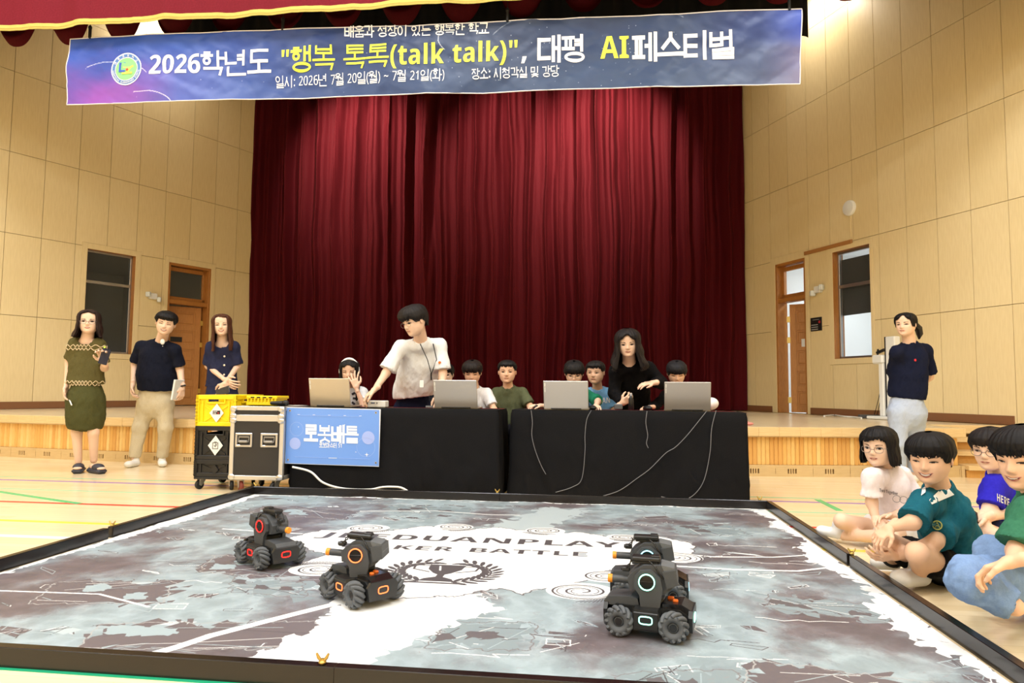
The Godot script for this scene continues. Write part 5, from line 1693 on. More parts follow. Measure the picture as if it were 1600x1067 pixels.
# ---------------------------------------------------------------- figures: distance fields meshed as surface nets
class Field:
	var o: Vector3
	var nx: int
	var ny: int
	var nz: int
	var cell: float
	var d := PackedFloat32Array()
	func _init(lo: Vector3, hi: Vector3, c: float) -> void:
		cell = c
		o = lo - Vector3.ONE * c * 2.5
		nx = int((hi.x - lo.x) / c) + 7
		ny = int((hi.y - lo.y) / c) + 7
		nz = int((hi.z - lo.z) / c) + 7
		d.resize(nx * ny * nz)
		d.fill(1.0)
	# tapered capsule; w and sq flatten it along w; flat: 1 cuts it square at a, 2 at b
	func cap(a: Vector3, b: Vector3, ra: float, rb: float, k: float, w := Vector3.ZERO, sq := 1.0, flat := 0, carve := false) -> void:
		var m := maxf(ra, rb) + k + cell * 2.0
		var lo := (Vector3(minf(a.x, b.x), minf(a.y, b.y), minf(a.z, b.z)) - Vector3.ONE * m - o) / cell
		var hi := (Vector3(maxf(a.x, b.x), maxf(a.y, b.y), maxf(a.z, b.z)) + Vector3.ONE * m - o) / cell
		var f := 1.0 / sq - 1.0
		var ba := b - a
		var ln := maxf(ba.length(), 1e-6)
		var dir := ba / ln
		ba += w * ba.dot(w) * f
		var bb := maxf(ba.length_squared(), 1e-9)
		var x0 := clampi(int(lo.x), 0, nx - 1)
		var x1 := clampi(int(hi.x) + 1, 0, nx)
		for z in range(clampi(int(lo.z), 0, nz - 1), clampi(int(hi.z) + 1, 0, nz)):
			for y in range(clampi(int(lo.y), 0, ny - 1), clampi(int(hi.y) + 1, 0, ny)):
				var i := (z * ny + y) * nx + x0
				var p := o + Vector3(x0, y, z) * cell - a
				for x in range(x0, x1):
					var q := p
					if sq != 1.0: q = p + w * (p.dot(w) * f)
					var h := clampf(q.dot(ba) / bb, 0.0, 1.0)
					var e := (q - ba * h).length() - (ra + (rb - ra) * h)
					if sq != 1.0: e *= 0.5 + 0.5 * sq
					if flat:
						var t := p.dot(dir)
						if flat & 1: e = maxf(e, -t)
						if flat & 2: e = maxf(e, t - ln)
					var c := d[i]
					if carve:
						if -e > c: d[i] = -e
					else:
						var g := k - absf(c - e)
						if g > 0.0: d[i] = minf(c, e) - g * g * 0.25 / k
						elif e < c: d[i] = e
					p.x += cell
					i += 1
	func cut(p: Vector3, n: Vector3, lo := Vector3(-99, -99, -99), hi := Vector3(99, 99, 99)) -> void:
		for z in nz:
			for y in ny:
				var i := (z * ny + y) * nx
				var q := o + Vector3(0, y, z) * cell
				if q.y < lo.y or q.y > hi.y or q.z < lo.z or q.z > hi.z: continue
				for x in nx:
					if q.x >= lo.x and q.x <= hi.x:
						var e := (q - p).dot(n)
						if e > d[i]: d[i] = e
					q.x += cell
					i += 1
	func at(p: Vector3) -> float:
		var q := (p - o) / cell
		var x := clampi(int(q.x), 0, nx - 2)
		var y := clampi(int(q.y), 0, ny - 2)
		var z := clampi(int(q.z), 0, nz - 2)
		var f := q - Vector3(x, y, z)
		var i := (z * ny + y) * nx + x
		var j := i + ny * nx
		return lerpf(lerpf(lerpf(d[i], d[i + 1], f.x), lerpf(d[i + nx], d[i + nx + 1], f.x), f.y), lerpf(lerpf(d[j], d[j + 1], f.x), lerpf(d[j + nx], d[j + nx + 1], f.x), f.y), f.z)
	# first point on the surface from p along dir
	func snap(p: Vector3, dir: Vector3, reach := 0.3) -> Vector3:
		var t := 0.0
		while t < reach:
			var e := at(p + dir * t)
			if e < 0.0005: break
			t += clampf(e * 0.7, 0.001, 0.02)
		return p + dir * t
	func mesh(mb: MB, crease := 0.0, nz_: FastNoiseLite = null, freq := Vector3.ONE) -> void:
		var ids := PackedInt32Array()
		ids.resize(d.size())
		ids.fill(-1)
		var sx := 1
		var sy := nx
		var sz := nx * ny
		var lim := cell * 2.2
		for z in nz - 1:
			for y in ny - 1:
				var i := (z * ny + y) * nx
				for x in nx - 1:
					var d0 := d[i]
					if d0 > lim or d0 < -lim:
						i += 1
						continue
					var d1 := d[i + 1]
					var d2 := d[i + sy]
					var d3 := d[i + sy + 1]
					var d4 := d[i + sz]
					var d5 := d[i + sz + 1]
					var d6 := d[i + sz + sy]
					var d7 := d[i + sz + sy + 1]
					var k := int(d0 < 0.0) + int(d1 < 0.0) + int(d2 < 0.0) + int(d3 < 0.0) + int(d4 < 0.0) + int(d5 < 0.0) + int(d6 < 0.0) + int(d7 < 0.0)
					if k == 0 or k == 8:
						i += 1
						continue
					var s := Vector3.ZERO
					var n := 0
					if (d0 < 0.0) != (d1 < 0.0): s += Vector3(d0 / (d0 - d1), 0, 0); n += 1
					if (d2 < 0.0) != (d3 < 0.0): s += Vector3(d2 / (d2 - d3), 1, 0); n += 1
					if (d4 < 0.0) != (d5 < 0.0): s += Vector3(d4 / (d4 - d5), 0, 1); n += 1
					if (d6 < 0.0) != (d7 < 0.0): s += Vector3(d6 / (d6 - d7), 1, 1); n += 1
					if (d0 < 0.0) != (d2 < 0.0): s += Vector3(0, d0 / (d0 - d2), 0); n += 1
					if (d1 < 0.0) != (d3 < 0.0): s += Vector3(1, d1 / (d1 - d3), 0); n += 1
					if (d4 < 0.0) != (d6 < 0.0): s += Vector3(0, d4 / (d4 - d6), 1); n += 1
					if (d5 < 0.0) != (d7 < 0.0): s += Vector3(1, d5 / (d5 - d7), 1); n += 1
					if (d0 < 0.0) != (d4 < 0.0): s += Vector3(0, 0, d0 / (d0 - d4)); n += 1
					if (d1 < 0.0) != (d5 < 0.0): s += Vector3(1, 0, d1 / (d1 - d5)); n += 1
					if (d2 < 0.0) != (d6 < 0.0): s += Vector3(0, 1, d2 / (d2 - d6)); n += 1
					if (d3 < 0.0) != (d7 < 0.0): s += Vector3(1, 1, d3 / (d3 - d7)); n += 1
					var g := Vector3(d1 + d3 + d5 + d7 - d0 - d2 - d4 - d6, d2 + d3 + d6 + d7 - d0 - d1 - d4 - d5, d4 + d5 + d6 + d7 - d0 - d1 - d2 - d3).normalized()
					var p := o + (Vector3(x, y, z) + s / n) * cell
					if crease > 0.0:
						var e := nz_.get_noise_3dv(p * freq)
						p += g * crease * e
						var h := 0.012
						g = (g - Vector3(nz_.get_noise_3dv((p + Vector3(h, 0, 0)) * freq) - e, nz_.get_noise_3dv((p + Vector3(0, h, 0)) * freq) - e, nz_.get_noise_3dv((p + Vector3(0, 0, h)) * freq) - e) * crease / h).normalized()
					ids[i] = mb.vert(p, g)
					if x > 0 and y > 0 and z > 0:
						if (d0 < 0.0) != (d1 < 0.0): face(mb, ids[i], ids[i - sy], ids[i - sy - sz], ids[i - sz], d0 < 0.0)
						if (d0 < 0.0) != (d2 < 0.0): face(mb, ids[i], ids[i - sz], ids[i - sz - sx], ids[i - sx], d0 < 0.0)
						if (d0 < 0.0) != (d4 < 0.0): face(mb, ids[i], ids[i - sx], ids[i - sx - sy], ids[i - sy], d0 < 0.0)
					i += 1
	func face(mb: MB, a: int, b: int, c: int, e: int, flip: bool) -> void:
		if a < 0 or b < 0 or c < 0 or e < 0: return
		if flip:
			for k in [a, c, b, a, e, c]: mb.ix.append(k)
		else:
			for k in [a, b, c, a, c, e]: mb.ix.append(k)

func field_of(prims: Array, cell: float) -> Field:
	var lo := Vector3.ONE * 1e9
	var hi := -lo
	for p in prims:
		for j in 2:
			var r: float = p[2 + j]
			lo = Vector3(minf(lo.x, p[j].x - r), minf(lo.y, p[j].y - r), minf(lo.z, p[j].z - r))
			hi = Vector3(maxf(hi.x, p[j].x + r), maxf(hi.y, p[j].y + r), maxf(hi.z, p[j].z + r))
	var f := Field.new(lo - Vector3.ONE * 0.02, hi + Vector3.ONE * 0.02, cell)
	for p in prims: f.cap(p[0], p[1], p[2], p[3], p[4] if p.size() > 4 else 0.03, p[6] if p.size() > 6 else Vector3.ZERO, p[5] if p.size() > 5 else 1.0, p[7] if p.size() > 7 else 0)
	return f

# ---------------------------------------------------------------- heads
const HY := [-0.50, -0.475, -0.42, -0.34, -0.22, -0.10, 0.02, 0.12, 0.22, 0.32, 0.40, 0.46, 0.50]
const HW := [0.02, 0.12, 0.20, 0.262, 0.305, 0.325, 0.335, 0.34, 0.34, 0.315, 0.265, 0.18, 0.02]
const HF := [0.20, 0.30, 0.345, 0.355, 0.365, 0.37, 0.37, 0.375, 0.378, 0.36, 0.305, 0.21, 0.03]
const HB := [0.02, 0.02, 0.06, 0.16, 0.28, 0.37, 0.42, 0.44, 0.44, 0.415, 0.355, 0.26, 0.05]
func curve_at(t: Array, y: float) -> float:
	if y <= HY[0]: return t[0]
	for k in HY.size() - 1:
		if y <= HY[k + 1]:
			var f: float = (y - HY[k]) / (HY[k + 1] - HY[k])
			return lerpf(t[k], t[k + 1], f)
	return t[t.size() - 1]
func bump(x: float, y: float, ox: float, oy: float, sx: float, sy: float) -> float:
	var a := (x - ox) / sx
	var b := (y - oy) / sy
	return exp(-a * a - b * b)
func face_disp(x: float, y: float) -> float:
	var ax := absf(x)
	var r := 0.0
	# nose
	var ny := smoothstep(0.08, -0.12, y) * smoothstep(-0.185, -0.135, y)
	r += (0.012 + 0.075 * ny) * exp(-pow(x / (0.03 + 0.022 * smoothstep(0.05, -0.13, y)), 2.0)) * smoothstep(0.14, 0.04, y) * smoothstep(-0.19, -0.14, y)
	r += 0.026 * bump(ax, y, 0.046, -0.135, 0.026, 0.026)
	r -= 0.026 * bump(ax, y, 0.15, 0.0, 0.085, 0.05)
	r += 0.010 * bump(ax, y, 0.13, 0.085, 0.1, 0.03)
	r += 0.014 * bump(ax, y, 0.2, -0.14, 0.09, 0.1)
	r += 0.020 * bump(x, y, 0.0, -0.245, 0.1, 0.05)
	r -= 0.010 * bump(x, y, 0.0, -0.315, 0.09, 0.025)
	r += 0.018 * bump(x, y, 0.0, -0.40, 0.08, 0.05)
	return r
func face_z(x: float, y: float) -> float:
	var w := curve_at(HW, y)
	var u := clampf(absf(x) / maxf(w, 0.01), 0.0, 0.999)
	return curve_at(HF, y) * pow(1.0 - pow(u, 2.25), 1.0 / 2.25) + face_disp(x, y)
func ring_point(a: float, y: float, grow := 0.0, hang := -9.0) -> Vector3:
	var yy := maxf(y, hang)
	var w := curve_at(HW, yy) + grow
	var s := sin(a)
	var c := cos(a)
	var e := 2.0 / 2.25
	var x := w * signf(s) * pow(absf(s), e)
	var z := (curve_at(HF, yy) if c > 0.0 else curve_at(HB, yy)) + grow
	return Vector3(x, y, z * signf(c) * pow(absf(c), e))

# skin, features and ears of a head into mb, in the frame f (unit = head height)
func head_mesh(mb: MB, f: Transform3D, o: Dictionary, skin: Color) -> void:
	var rows := 46
	var cols := 60
	var pts := PackedVector3Array()
	for j in rows:
		var t := float(j) / (rows - 1)
		var y := 0.5 * sin((t - 0.5) * PI * 0.98) / sin(0.49 * PI)
		for i in cols:
			var q := TAU * i / cols
			var a := q - 0.55 * sin(q)
			var p := ring_point(a, y)
			if cos(a) > 0.0: p.z += face_disp(p.x, y) * smoothstep(0.0, 0.35, cos(a))
			pts.append(f * p)
	mb.col = skin
	mb.grid(rows, cols, pts, true, false)
	for s: float in [-1.0, 1.0]:
		mb.ellip(f * Vector3(s * 0.345, -0.03, -0.03), Vector3(0.028, 0.095, 0.06) * f.basis.x.length(), f.basis.orthonormalized() * Basis(Vector3.UP, s * 0.35) * Basis(Vector3.RIGHT, -0.15), 12, 10)
		mb.col = skin * Color(0.8, 0.62, 0.58)
		mb.ellip(f * Vector3(s * 0.362, -0.02, -0.02), Vector3(0.014, 0.055, 0.03) * f.basis.x.length(), f.basis.orthonormalized() * Basis(Vector3.UP, s * 0.35), 10, 8)
		mb.col = skin
	var smile: float = o.get("smile", 0.0)
	var open: float = o.get("open", 0.0)
	var squint: float = o.get("squint", 0.0)
	var ft: float = o.get("feat", 1.3)
	var brow := Color(0.02, 0.016, 0.014)
	for s: float in [-1.0, 1.0]:
		# brow
		var q := PackedVector2Array()
		for k in 9:
			var t := k / 8.0
			q.append(Vector2(s * lerpf(0.075, 0.225, t), 0.092 + 0.018 * sin(t * 2.4) + 0.014 * ft * (1.0 - t * 0.6)))
		for k in 9:
			var t := 1.0 - k / 8.0
			q.append(Vector2(s * lerpf(0.075, 0.225, t), 0.092 + 0.018 * sin(t * 2.4) - 0.011 * ft * (1.0 - t * 0.6)))
		patch(mb, f, q, 0.006, brow * 1.6)
		# eye
		var ex := s * 0.148
		var ey := 0.005
		var hh := 0.027 * (1.0 - squint)
		if hh > 0.008:
			q = PackedVector2Array()
			for k in 16:
				var a := TAU * k / 16
				q.append(Vector2(ex + cos(a) * 0.062, ey + sin(a) * hh * (1.0 if sin(a) > 0 else 0.8) + s * cos(a) * 0.006))
			patch(mb, f, q, 0.006, Color(0.55, 0.50, 0.48))
			q = PackedVector2Array()
			var look: float = o.get("look", 0.0)
			for k in 14:
				var a := TAU * k / 14
				q.append(Vector2(ex + look * 0.026 + cos(a) * 0.029 * ft, ey + clampf(sin(a) * 0.029 * ft, -hh * 0.78, hh * 0.96)))
			patch(mb, f, q, 0.0105, Color(0.016, 0.010, 0.008))
		q = PackedVector2Array()
		for k in 9:
			var t := k / 8.0
			q.append(Vector2(ex + s * lerpf(-0.066, 0.07, t), ey + hh * sin(t * PI) + 0.013 * ft))
		for k in 9:
			var t := 1.0 - k / 8.0
			q.append(Vector2(ex + s * lerpf(-0.066, 0.07, t), ey + hh * sin(t * PI) - 0.005 * ft))
		patch(mb, f, q, 0.012, Color(0.03, 0.02, 0.018))
	# lips
	var lip: Color = o.get("lip", Color(0.46, 0.15, 0.13))
	var mw := 0.098 + 0.03 * smile
	var up := PackedVector2Array()
	var dn := PackedVector2Array()
	var gap := PackedVector2Array()
	for k in 11:
		var t := k / 10.0 * 2.0 - 1.0
		var c := 0.034 * smile * t * t
		up.append(Vector2(t * mw, -0.25 + c + open * 0.012 + 0.020 * (1.0 - t * t) - 0.006 * exp(-t * t * 18.0)))
		gap.append(Vector2(t * mw * 0.9, -0.25 + c + open * 0.01 * (1.0 - t * t)))
	for k in 11:
		var t := 1.0 - k / 10.0 * 2.0
		var c := 0.034 * smile * t * t
		up.append(Vector2(t * mw, -0.253 + c + open * 0.012 * (1.0 - t * t)))
		gap.append(Vector2(t * mw * 0.9, -0.254 + c - open * 0.055 * (1.0 - t * t) - 0.003))
	for k in 11:
		var t := k / 10.0 * 2.0 - 1.0
		dn.append(Vector2(t * mw * 0.94, -0.255 + 0.034 * smile * t * t - open * 0.055 * (1.0 - t * t)))
	for k in 11:
		var t := 1.0 - k / 10.0 * 2.0
		dn.append(Vector2(t * mw * 0.94, -0.257 + 0.034 * smile * t * t - (0.026 + open * 0.055) * (1.0 - t * t)))
	patch(mb, f, gap, 0.004, Color(0.10, 0.03, 0.03))
	if open > 0.3:
		var te := PackedVector2Array()
		for k in 9:
			var t := k / 8.0 * 2.0 - 1.0
			te.append(Vector2(t * mw * 0.74, -0.249 + 0.034 * smile * t * t))
		for k in 9:
			var t := 1.0 - k / 8.0 * 2.0
			te.append(Vector2(t * mw * 0.7, -0.252 + 0.034 * smile * t * t - open * 0.032 * (1.0 - t * t * 0.8)))
		patch(mb, f, te, 0.007, Color(0.78, 0.76, 0.72))
	patch(mb, f, up, 0.006, lip)
	patch(mb, f, dn, 0.007, lip * 1.1)
	for s: float in [-1.0, 1.0]:
		var q := PackedVector2Array()
		for k in 8: q.append(Vector2(s * 0.032 + cos(TAU * k / 8) * 0.013, -0.158 + sin(TAU * k / 8) * 0.007))
		patch(mb, f, q, 0.004, skin * Color(0.55, 0.42, 0.38))

func patch(mb: MB, f: Transform3D, q: PackedVector2Array, lift: float, c: Color) -> void:
	var o := Vector2.ZERO
	for p in q: o += p
	o /= q.size()
	mb.col = Color(c.r, c.g, c.b)
	var idx := Geometry2D.triangulate_polygon(q)
	if idx.is_empty():
		for k in q.size(): idx.append_array([0, k, (k + 1) % q.size()])
	var n := f.basis.z.normalized()
	for k in range(0, idx.size(), 3):
		var t := []
		for j in 3:
			var p := q[idx[k + j]]
			t.append(f * Vector3(p.x, p.y, face_z(p.x, p.y) + lift))
		if (t[2] - t[0]).cross(t[1] - t[0]).length() < 1e-12: continue
		mb.tri_out(t[0], t[1], t[2], (t[0] + t[1] + t[2]) / 3.0 - n)

# hair: bottom edge by angle round the head; 0 is the face, PI the back
func hair_mesh(f: Transform3D, o: Dictionary, seed_: int) -> MB:
	var nz := FastNoiseLite.new()
	nz.seed = seed_; nz.frequency = 1.0; nz.fractal_octaves = 2
	var mb := MB.new()
	var cols := 120
	var fringe: float = o.get("fringe", 0.14)        # edge above the face
	var part: float = o.get("part", 0.0)             # how far the parting opens the fringe
	var part_at: float = o.get("part_at", 0.0)
	var side: float = o.get("side", -0.05)           # edge in front of the ear
	var back: float = o.get("back", -0.32)
	var long: float = o.get("long", 0.0)             # >0: hangs to this depth below the head centre
	var from: float = o.get("from", 0.95)            # angle where the long hair begins
	var th: float = o.get("thick", 0.06)
	var wave: float = o.get("wave", 0.0)
	var flare: float = o.get("flare", 0.0)
	var rows := 26 if long <= 0.0 else 44
	for layer in 2:
		var pts := PackedVector3Array()
		for j in rows:
			var s := float(j) / (rows - 1)
			for i in cols:
				var q := TAU * i / cols
				var a := q - 0.3 * sin(q)
				var aa := absf(wrapf(a, -PI, PI))
				var yb: float = fringe + part * exp(-pow(wrapf(a - part_at, -PI, PI) / 0.35, 2.0)) + o.get("jag", 0.02) * (nz.get_noise_2d(cos(a) * 9.0, sin(a) * 9.0 + 20.0) + 0.8 * nz.get_noise_2d(cos(a) * 30.0, sin(a) * 30.0 + 70.0))
				var ys := lerpf(side, back, smoothstep(1.7, 2.5, aa))
				yb = lerpf(yb, ys, smoothstep(0.75, 1.15, aa))
				if long > 0.0: yb = lerpf(yb, -long + 0.06 * nz.get_noise_2d(cos(a) * 5.0, sin(a) * 5.0), smoothstep(from, from + 0.14, aa))
				var y := lerpf(0.5, yb, pow(s, 0.8) if long <= 0.0 else s)
				if j == 0: y = 0.5
				var crown := smoothstep(0.5, 0.3, y)
				var tip := smoothstep(1.0, 0.55 if long <= 0.0 else 0.8, s)
				var g := th * (0.55 + 0.45 * crown) * lerpf(0.16 if long <= 0.0 else 0.7, 1.0, tip)
				g += 0.018 * nz.get_noise_2d(cos(a) * 7.0 + y * 0.8, sin(a) * 7.0) + 0.016 * nz.get_noise_2d(cos(a) * 26.0 + y, sin(a) * 26.0 + y * 1.5) * crown
				if layer == 1: g = maxf(g - 0.045, 0.012)
				var p := ring_point(a, y, g, 0.04 if long > 0.0 else -0.02)
				p.y += th * 0.9 * smoothstep(0.2, 0.5, y) * (1.0 if layer == 0 else 0.4)
				if long > 0.0 and y < 0.0:
					var dn := clampf(-y / long, 0.0, 1.0)
					var k := 1.0 + flare * dn
					p.x *= k; p.z = p.z * k + wave * 0.5 * sin(y * 11.0 + a * 3.0) * dn
					p.x += wave * sin(y * 9.0 + a * 2.0) * dn
					p.z += o.get("forward", 0.0) * dn * smoothstep(2.2, 1.2, aa)
				pts.append(f * p)
		mb.grid(rows, cols, pts, true, layer == 1)
	return mb

func glasses_mesh(f: Transform3D, rim := 0.006, shape := 2.4) -> MB:
	var b := MB.new()
	var s := f.basis.x.length()
	for sd: float in [-1.0, 1.0]:
		var path := []
		for k in 25:
			var a := TAU * k / 24
			var c := cos(a)
			var n := sin(a)
			path.append(f * Vector3(sd * 0.152 + signf(c) * pow(absf(c), 2.0 / shape) * 0.108, -0.015 + signf(n) * pow(absf(n), 2.0 / shape) * 0.085, face_z(0.12, 0.0) + 0.055))
		b.tube(path, rim * s, 6, false)
		b.tube([f * Vector3(sd * 0.26, 0.02, face_z(0.12, 0.0) + 0.052), f * Vector3(sd * 0.352, 0.02, 0.2), f * Vector3(sd * 0.365, 0.01, -0.06)], rim * s * 0.9, 5)
	b.tube([f * Vector3(-0.045, -0.005, face_z(0.12, 0.0) + 0.055), f * Vector3(0, 0.005, face_z(0.0, 0.0) + 0.03), f * Vector3(0.045, -0.005, face_z(0.12, 0.0) + 0.055)], rim * s, 5)
	return b

# hand: w wrist, dir along the fingers, pn out of the palm, td towards the thumb
func hand_prims(w: Vector3, dir: Vector3, pn: Vector3, td: Vector3, curl: float, ln: float, spread := 0.12) -> Array:
	var s := ln / 0.18
	dir = dir.normalized()
	td = (td - dir * td.dot(dir)).normalized()
	var n := dir.cross(td).normalized()
	if n.dot(pn) < 0.0: n = -n
	var out := []
	for k in 4:
		var off := (1.5 - k) * 0.021 * s
		var kn := w + dir * (0.088 - 0.006 * absf(k - 1.2)) * s + td * off
		out.append([w + dir * 0.012 * s + td * off * 0.6, kn, 0.0145 * s, 0.0115 * s, 0.012])
		var l: float = [0.042, 0.047, 0.043, 0.034][k] * s
		var a: float = curl * 0.6
		var p := kn
		var side := td * (1.5 - k) * spread
		for j in 3:
			var dv := ((dir + side) * cos(a) + n * sin(a)).normalized()
			var q: Vector3 = p + dv * l * [1.0, 0.68, 0.5][j]
			out.append([p, q, [0.0098, 0.009, 0.0082][j] * s, [0.009, 0.0082, 0.0068][j] * s, 0.004])
			p = q
			a += curl * [0.9, 0.7, 0.5][j]
	var tb := w + dir * 0.022 * s + td * 0.024 * s
	var t1 := tb + (dir * 0.6 + td * 0.75 + n * 0.35 * curl).normalized() * 0.044 * s
	var t2 := t1 + (dir * 0.85 + td * 0.3 + n * 0.6 * curl).normalized() * 0.032 * s
	var t3 := t2 + (dir * 0.9 + n * 0.7 * curl).normalized() * 0.024 * s
	out.append([w + dir * 0.015 * s + td * 0.01 * s, t1, 0.0165 * s, 0.0125 * s, 0.012])
	out.append([t1, t2, 0.0115 * s, 0.0098 * s, 0.004])
	out.append([t2, t3, 0.0098 * s, 0.0075 * s, 0.004])
	return out

var crease_noise: FastNoiseLite
func lin(r: int, g: int, b: int) -> Color: return rgb(r, g, b).srgb_to_linear()

# builds one figure; all points are in the world
func person(d: Dictionary) -> Node3D:
	var base: Vector3 = d.base
	var t := thing("person", d.label, "person", base, 0.0, d.get("group", ""))
	var sc: float = d.get("s", 1.0)
	var skin: Color = d.get("skin", lin(232, 190, 160))
	var cell: float = d.get("cell", 0.0135)
	var fd: Vector3 = d.fd.normalized()                    # front of the chest
	var H: float = d.H
	var hb := Basis(Vector3.UP, deg_to_rad(d.face[0])) * Basis(Vector3.RIGHT, deg_to_rad(d.face[1])) * Basis(Vector3.BACK, deg_to_rad(d.face[2]))
	var hf := Transform3D(Basis(hb.x * H * 1.1, hb.y * H, hb.z * H * 1.03), d.head)
	var sm := mat(Color.WHITE, 0.5, 0.0, 0.4)
	sm.vertex_color_use_as_albedo = true
	# --- body
	var pr := []
	var nk: Vector3 = d.neck
	var skull: Vector3 = hf * Vector3(0, -0.22, -0.1)
	pr.append([nk + Vector3(0, -0.03, 0), skull, 0.058 * sc, 0.053 * sc, 0.03])
	var ar: float = d.get("arm", 1.0) * sc
	for s in ["l", "r"]:
		if not d.has("s" + s): continue
		pr.append([nk + Vector3(0, -0.06 * sc, 0), d["s" + s], 0.04 * sc, 0.038 * sc, 0.03])
		pr.append([d["s" + s], d["e" + s], 0.04 * ar, 0.035 * ar, 0.02])
		pr.append([d["e" + s], d["w" + s], 0.036 * ar, 0.024 * ar, 0.02])
	var rings: Array = d.tors
	var sq: float = d.get("sq", 0.62)
	for k in 1: pr.append([rings[k][0], rings[k + 1][0], maxf(0.03, rings[k][1] - 0.05), maxf(0.03, rings[k + 1][1] - 0.055), 0.03, sq, fd])
	pr.append([nk + Vector3(0, -0.04, 0), rings[0][0], 0.05 * sc, 0.06 * sc, 0.03])
	var lr: float = d.get("leg", 1.0) * sc
	if d.has("legs"): pr.append([rings[1][0], (d.legs[0][0] + d.legs[1][0]) / 2, 0.06 * sc, 0.06 * sc, 0.03])
	for lg in d.get("legs", []):
		pr.append([lg[0], lg[1], 0.07 * lr, 0.048 * lr, 0.03])
		pr.append([lg[1], lg[2], 0.05 * lr, 0.033 * lr, 0.02])
		if lg.size() > 3: pr.append([lg[2], lg[3], 0.032 * lr, 0.026 * lr, 0.02])
	var f := field_of(pr, cell)
	var b := MB.new()
	b.col = skin
	f.mesh(b)
	for h in d.get("hands", []):
		var hp := hand_prims(h[0], h[1], h[2], h[3], h[4], d.get("hand", 0.18 * sc), h[5] if h.size() > 5 else 0.12)
		hp.append([h[6] if h.size() > 6 else h[0] - h[1].normalized() * 0.03, h[0] + h[1].normalized() * 0.012, 0.025 * ar, 0.021 * ar, 0.012])
		b.col = skin
		field_of(hp, d.get("hcell", 0.0045)).mesh(b)
	head_mesh(b, hf, d.get("expr", {}), skin)
	put(t, "body", b, sm, base)
	# --- hair
	var hm := mat(d.get("hair_c", rgb(26, 23, 22)), 0.55, 0.0, 0.3)
	put(t, "hair", hair_mesh(hf, d.hair, d.get("seed", 1)), hm, base)
	if d.has("glasses"): put(t, "glasses", glasses_mesh(hf, d.get("rim", 0.006), d.get("rim_shape", 2.4)), d.glasses, base)
	# --- shirt
	if crease_noise == null:
		crease_noise = FastNoiseLite.new()
		crease_noise.seed = 17; crease_noise.frequency = 1.0; crease_noise.fractal_octaves = 3
	pr = []
	for k in rings.size() - 1: pr.append([rings[k][0], rings[k + 1][0], rings[k][1], rings[k + 1][1], 0.04, sq, fd])
	var slv: float = d.get("sleeve", 0.75)
	var sw: float = d.get("sleeve_w", 1.0) * sc
	for s in ["l", "r"]:
		if not d.has("s" + s): continue
		var sh: Vector3 = d["s" + s]
		var el: Vector3 = d["e" + s]
		var wr: Vector3 = d["w" + s]
		pr.append([nk + Vector3(0, -0.052 * sc, 0), sh, 0.056 * sc, 0.051 * sc, 0.04])
		pr.append([rings[0][0] + Vector3(0, 0.03 * sc, 0), sh + Vector3(0, -0.03 * sc, 0), 0.07 * sc, 0.05 * sc, 0.05])
		if slv <= 1.0: pr.append([sh, sh.lerp(el, slv), 0.051 * sc, 0.06 * sw, 0.03, 1.0, Vector3.ZERO, 2])
		else:
			pr.append([sh, el, 0.052 * sc, 0.048 * sw, 0.03])
			pr.append([el, el.lerp(wr, slv - 1.0), 0.049 * sw, 0.036 * sw, 0.02, 1.0, Vector3.ZERO, 2])
	pr.append([rings[0][0], nk + Vector3(0, -0.022 * sc, 0), 0.07 * sc, 0.06 * sc, 0.04])
	f = field_of(pr, cell)
	var nkd := (skull - nk).normalized()
	f.cap(nk + nkd * 0.002 + fd * d.get("scoop", 0.012), nk + nkd * 0.2 + fd * d.get("scoop", 0.012) * 2.0, d.get("neck_r", 0.06) * sc, d.get("neck_r", 0.06) * sc * 1.12, 0.0, Vector3.ZERO, 1.0, 0, true)
	if d.has("vneck"): f.cap(nk + fd * 0.1 * sc, nk + fd * 0.13 * sc + Vector3(0, -d.vneck, 0), 0.06 * sc, 0.012, 0.0, Vector3.ZERO, 1.0, 0, true)
	var hem: Vector3 = d.hem
	var hn: Vector3 = (d.hem - rings[0][0]).normalized() if not d.has("hem_n") else d.hem_n
	f.cut(hem, hn)
	b = MB.new()
	f.mesh(b, d.get("crease", 0.007), crease_noise, Vector3(16, 9, 16))
	var shirt := put(t, d.get("top_name", "shirt"), b, d.top, base)
	if not d.get("keep", false): pass
	d["shirt_field"] = f
	d["shirt_node"] = shirt
	# --- trousers, shorts or skirt
	if d.has("bottom"):
		pr = []
		var lo: Array = d.lower
		for k in lo.size() - 1: pr.append([lo[k][0], lo[k + 1][0], lo[k][1], lo[k + 1][1], 0.05, d.get("lsq", 0.72), fd, (2 if d.get("skirt", false) and k == lo.size() - 2 else 0)])
		if not d.get("skirt", false):
			var pl: float = d.get("pants", 1.95)       # 1 = to the knee, 2 = to the ankle
			var pw: float = d.get("pants_w", 1.0) * sc
			for lg in d.legs:
				if pl <= 1.0: pr.append([lg[0], lg[0].lerp(lg[1], pl), 0.092 * pw, 0.082 * pw, 0.05, 1.0, Vector3.ZERO, 2])
				else:
					pr.append([lg[0], lg[1], 0.092 * pw, 0.07 * pw, 0.05])
					pr.append([lg[1], lg[1].lerp(lg[2], pl - 1.0), 0.071 * pw, 0.056 * pw, 0.03, 1.0, Vector3.ZERO, 2])
		f = field_of(pr, cell)
		if d.has("floor_cut"): f.cut(Vector3(0, d.floor_cut, 0), Vector3.DOWN)
		b = MB.new()
		f.mesh(b, d.get("crease2", 0.007), crease_noise, Vector3(13, 9, 13))
		put(t, d.get("bottom_name", "trousers"), b, d.bottom, base)
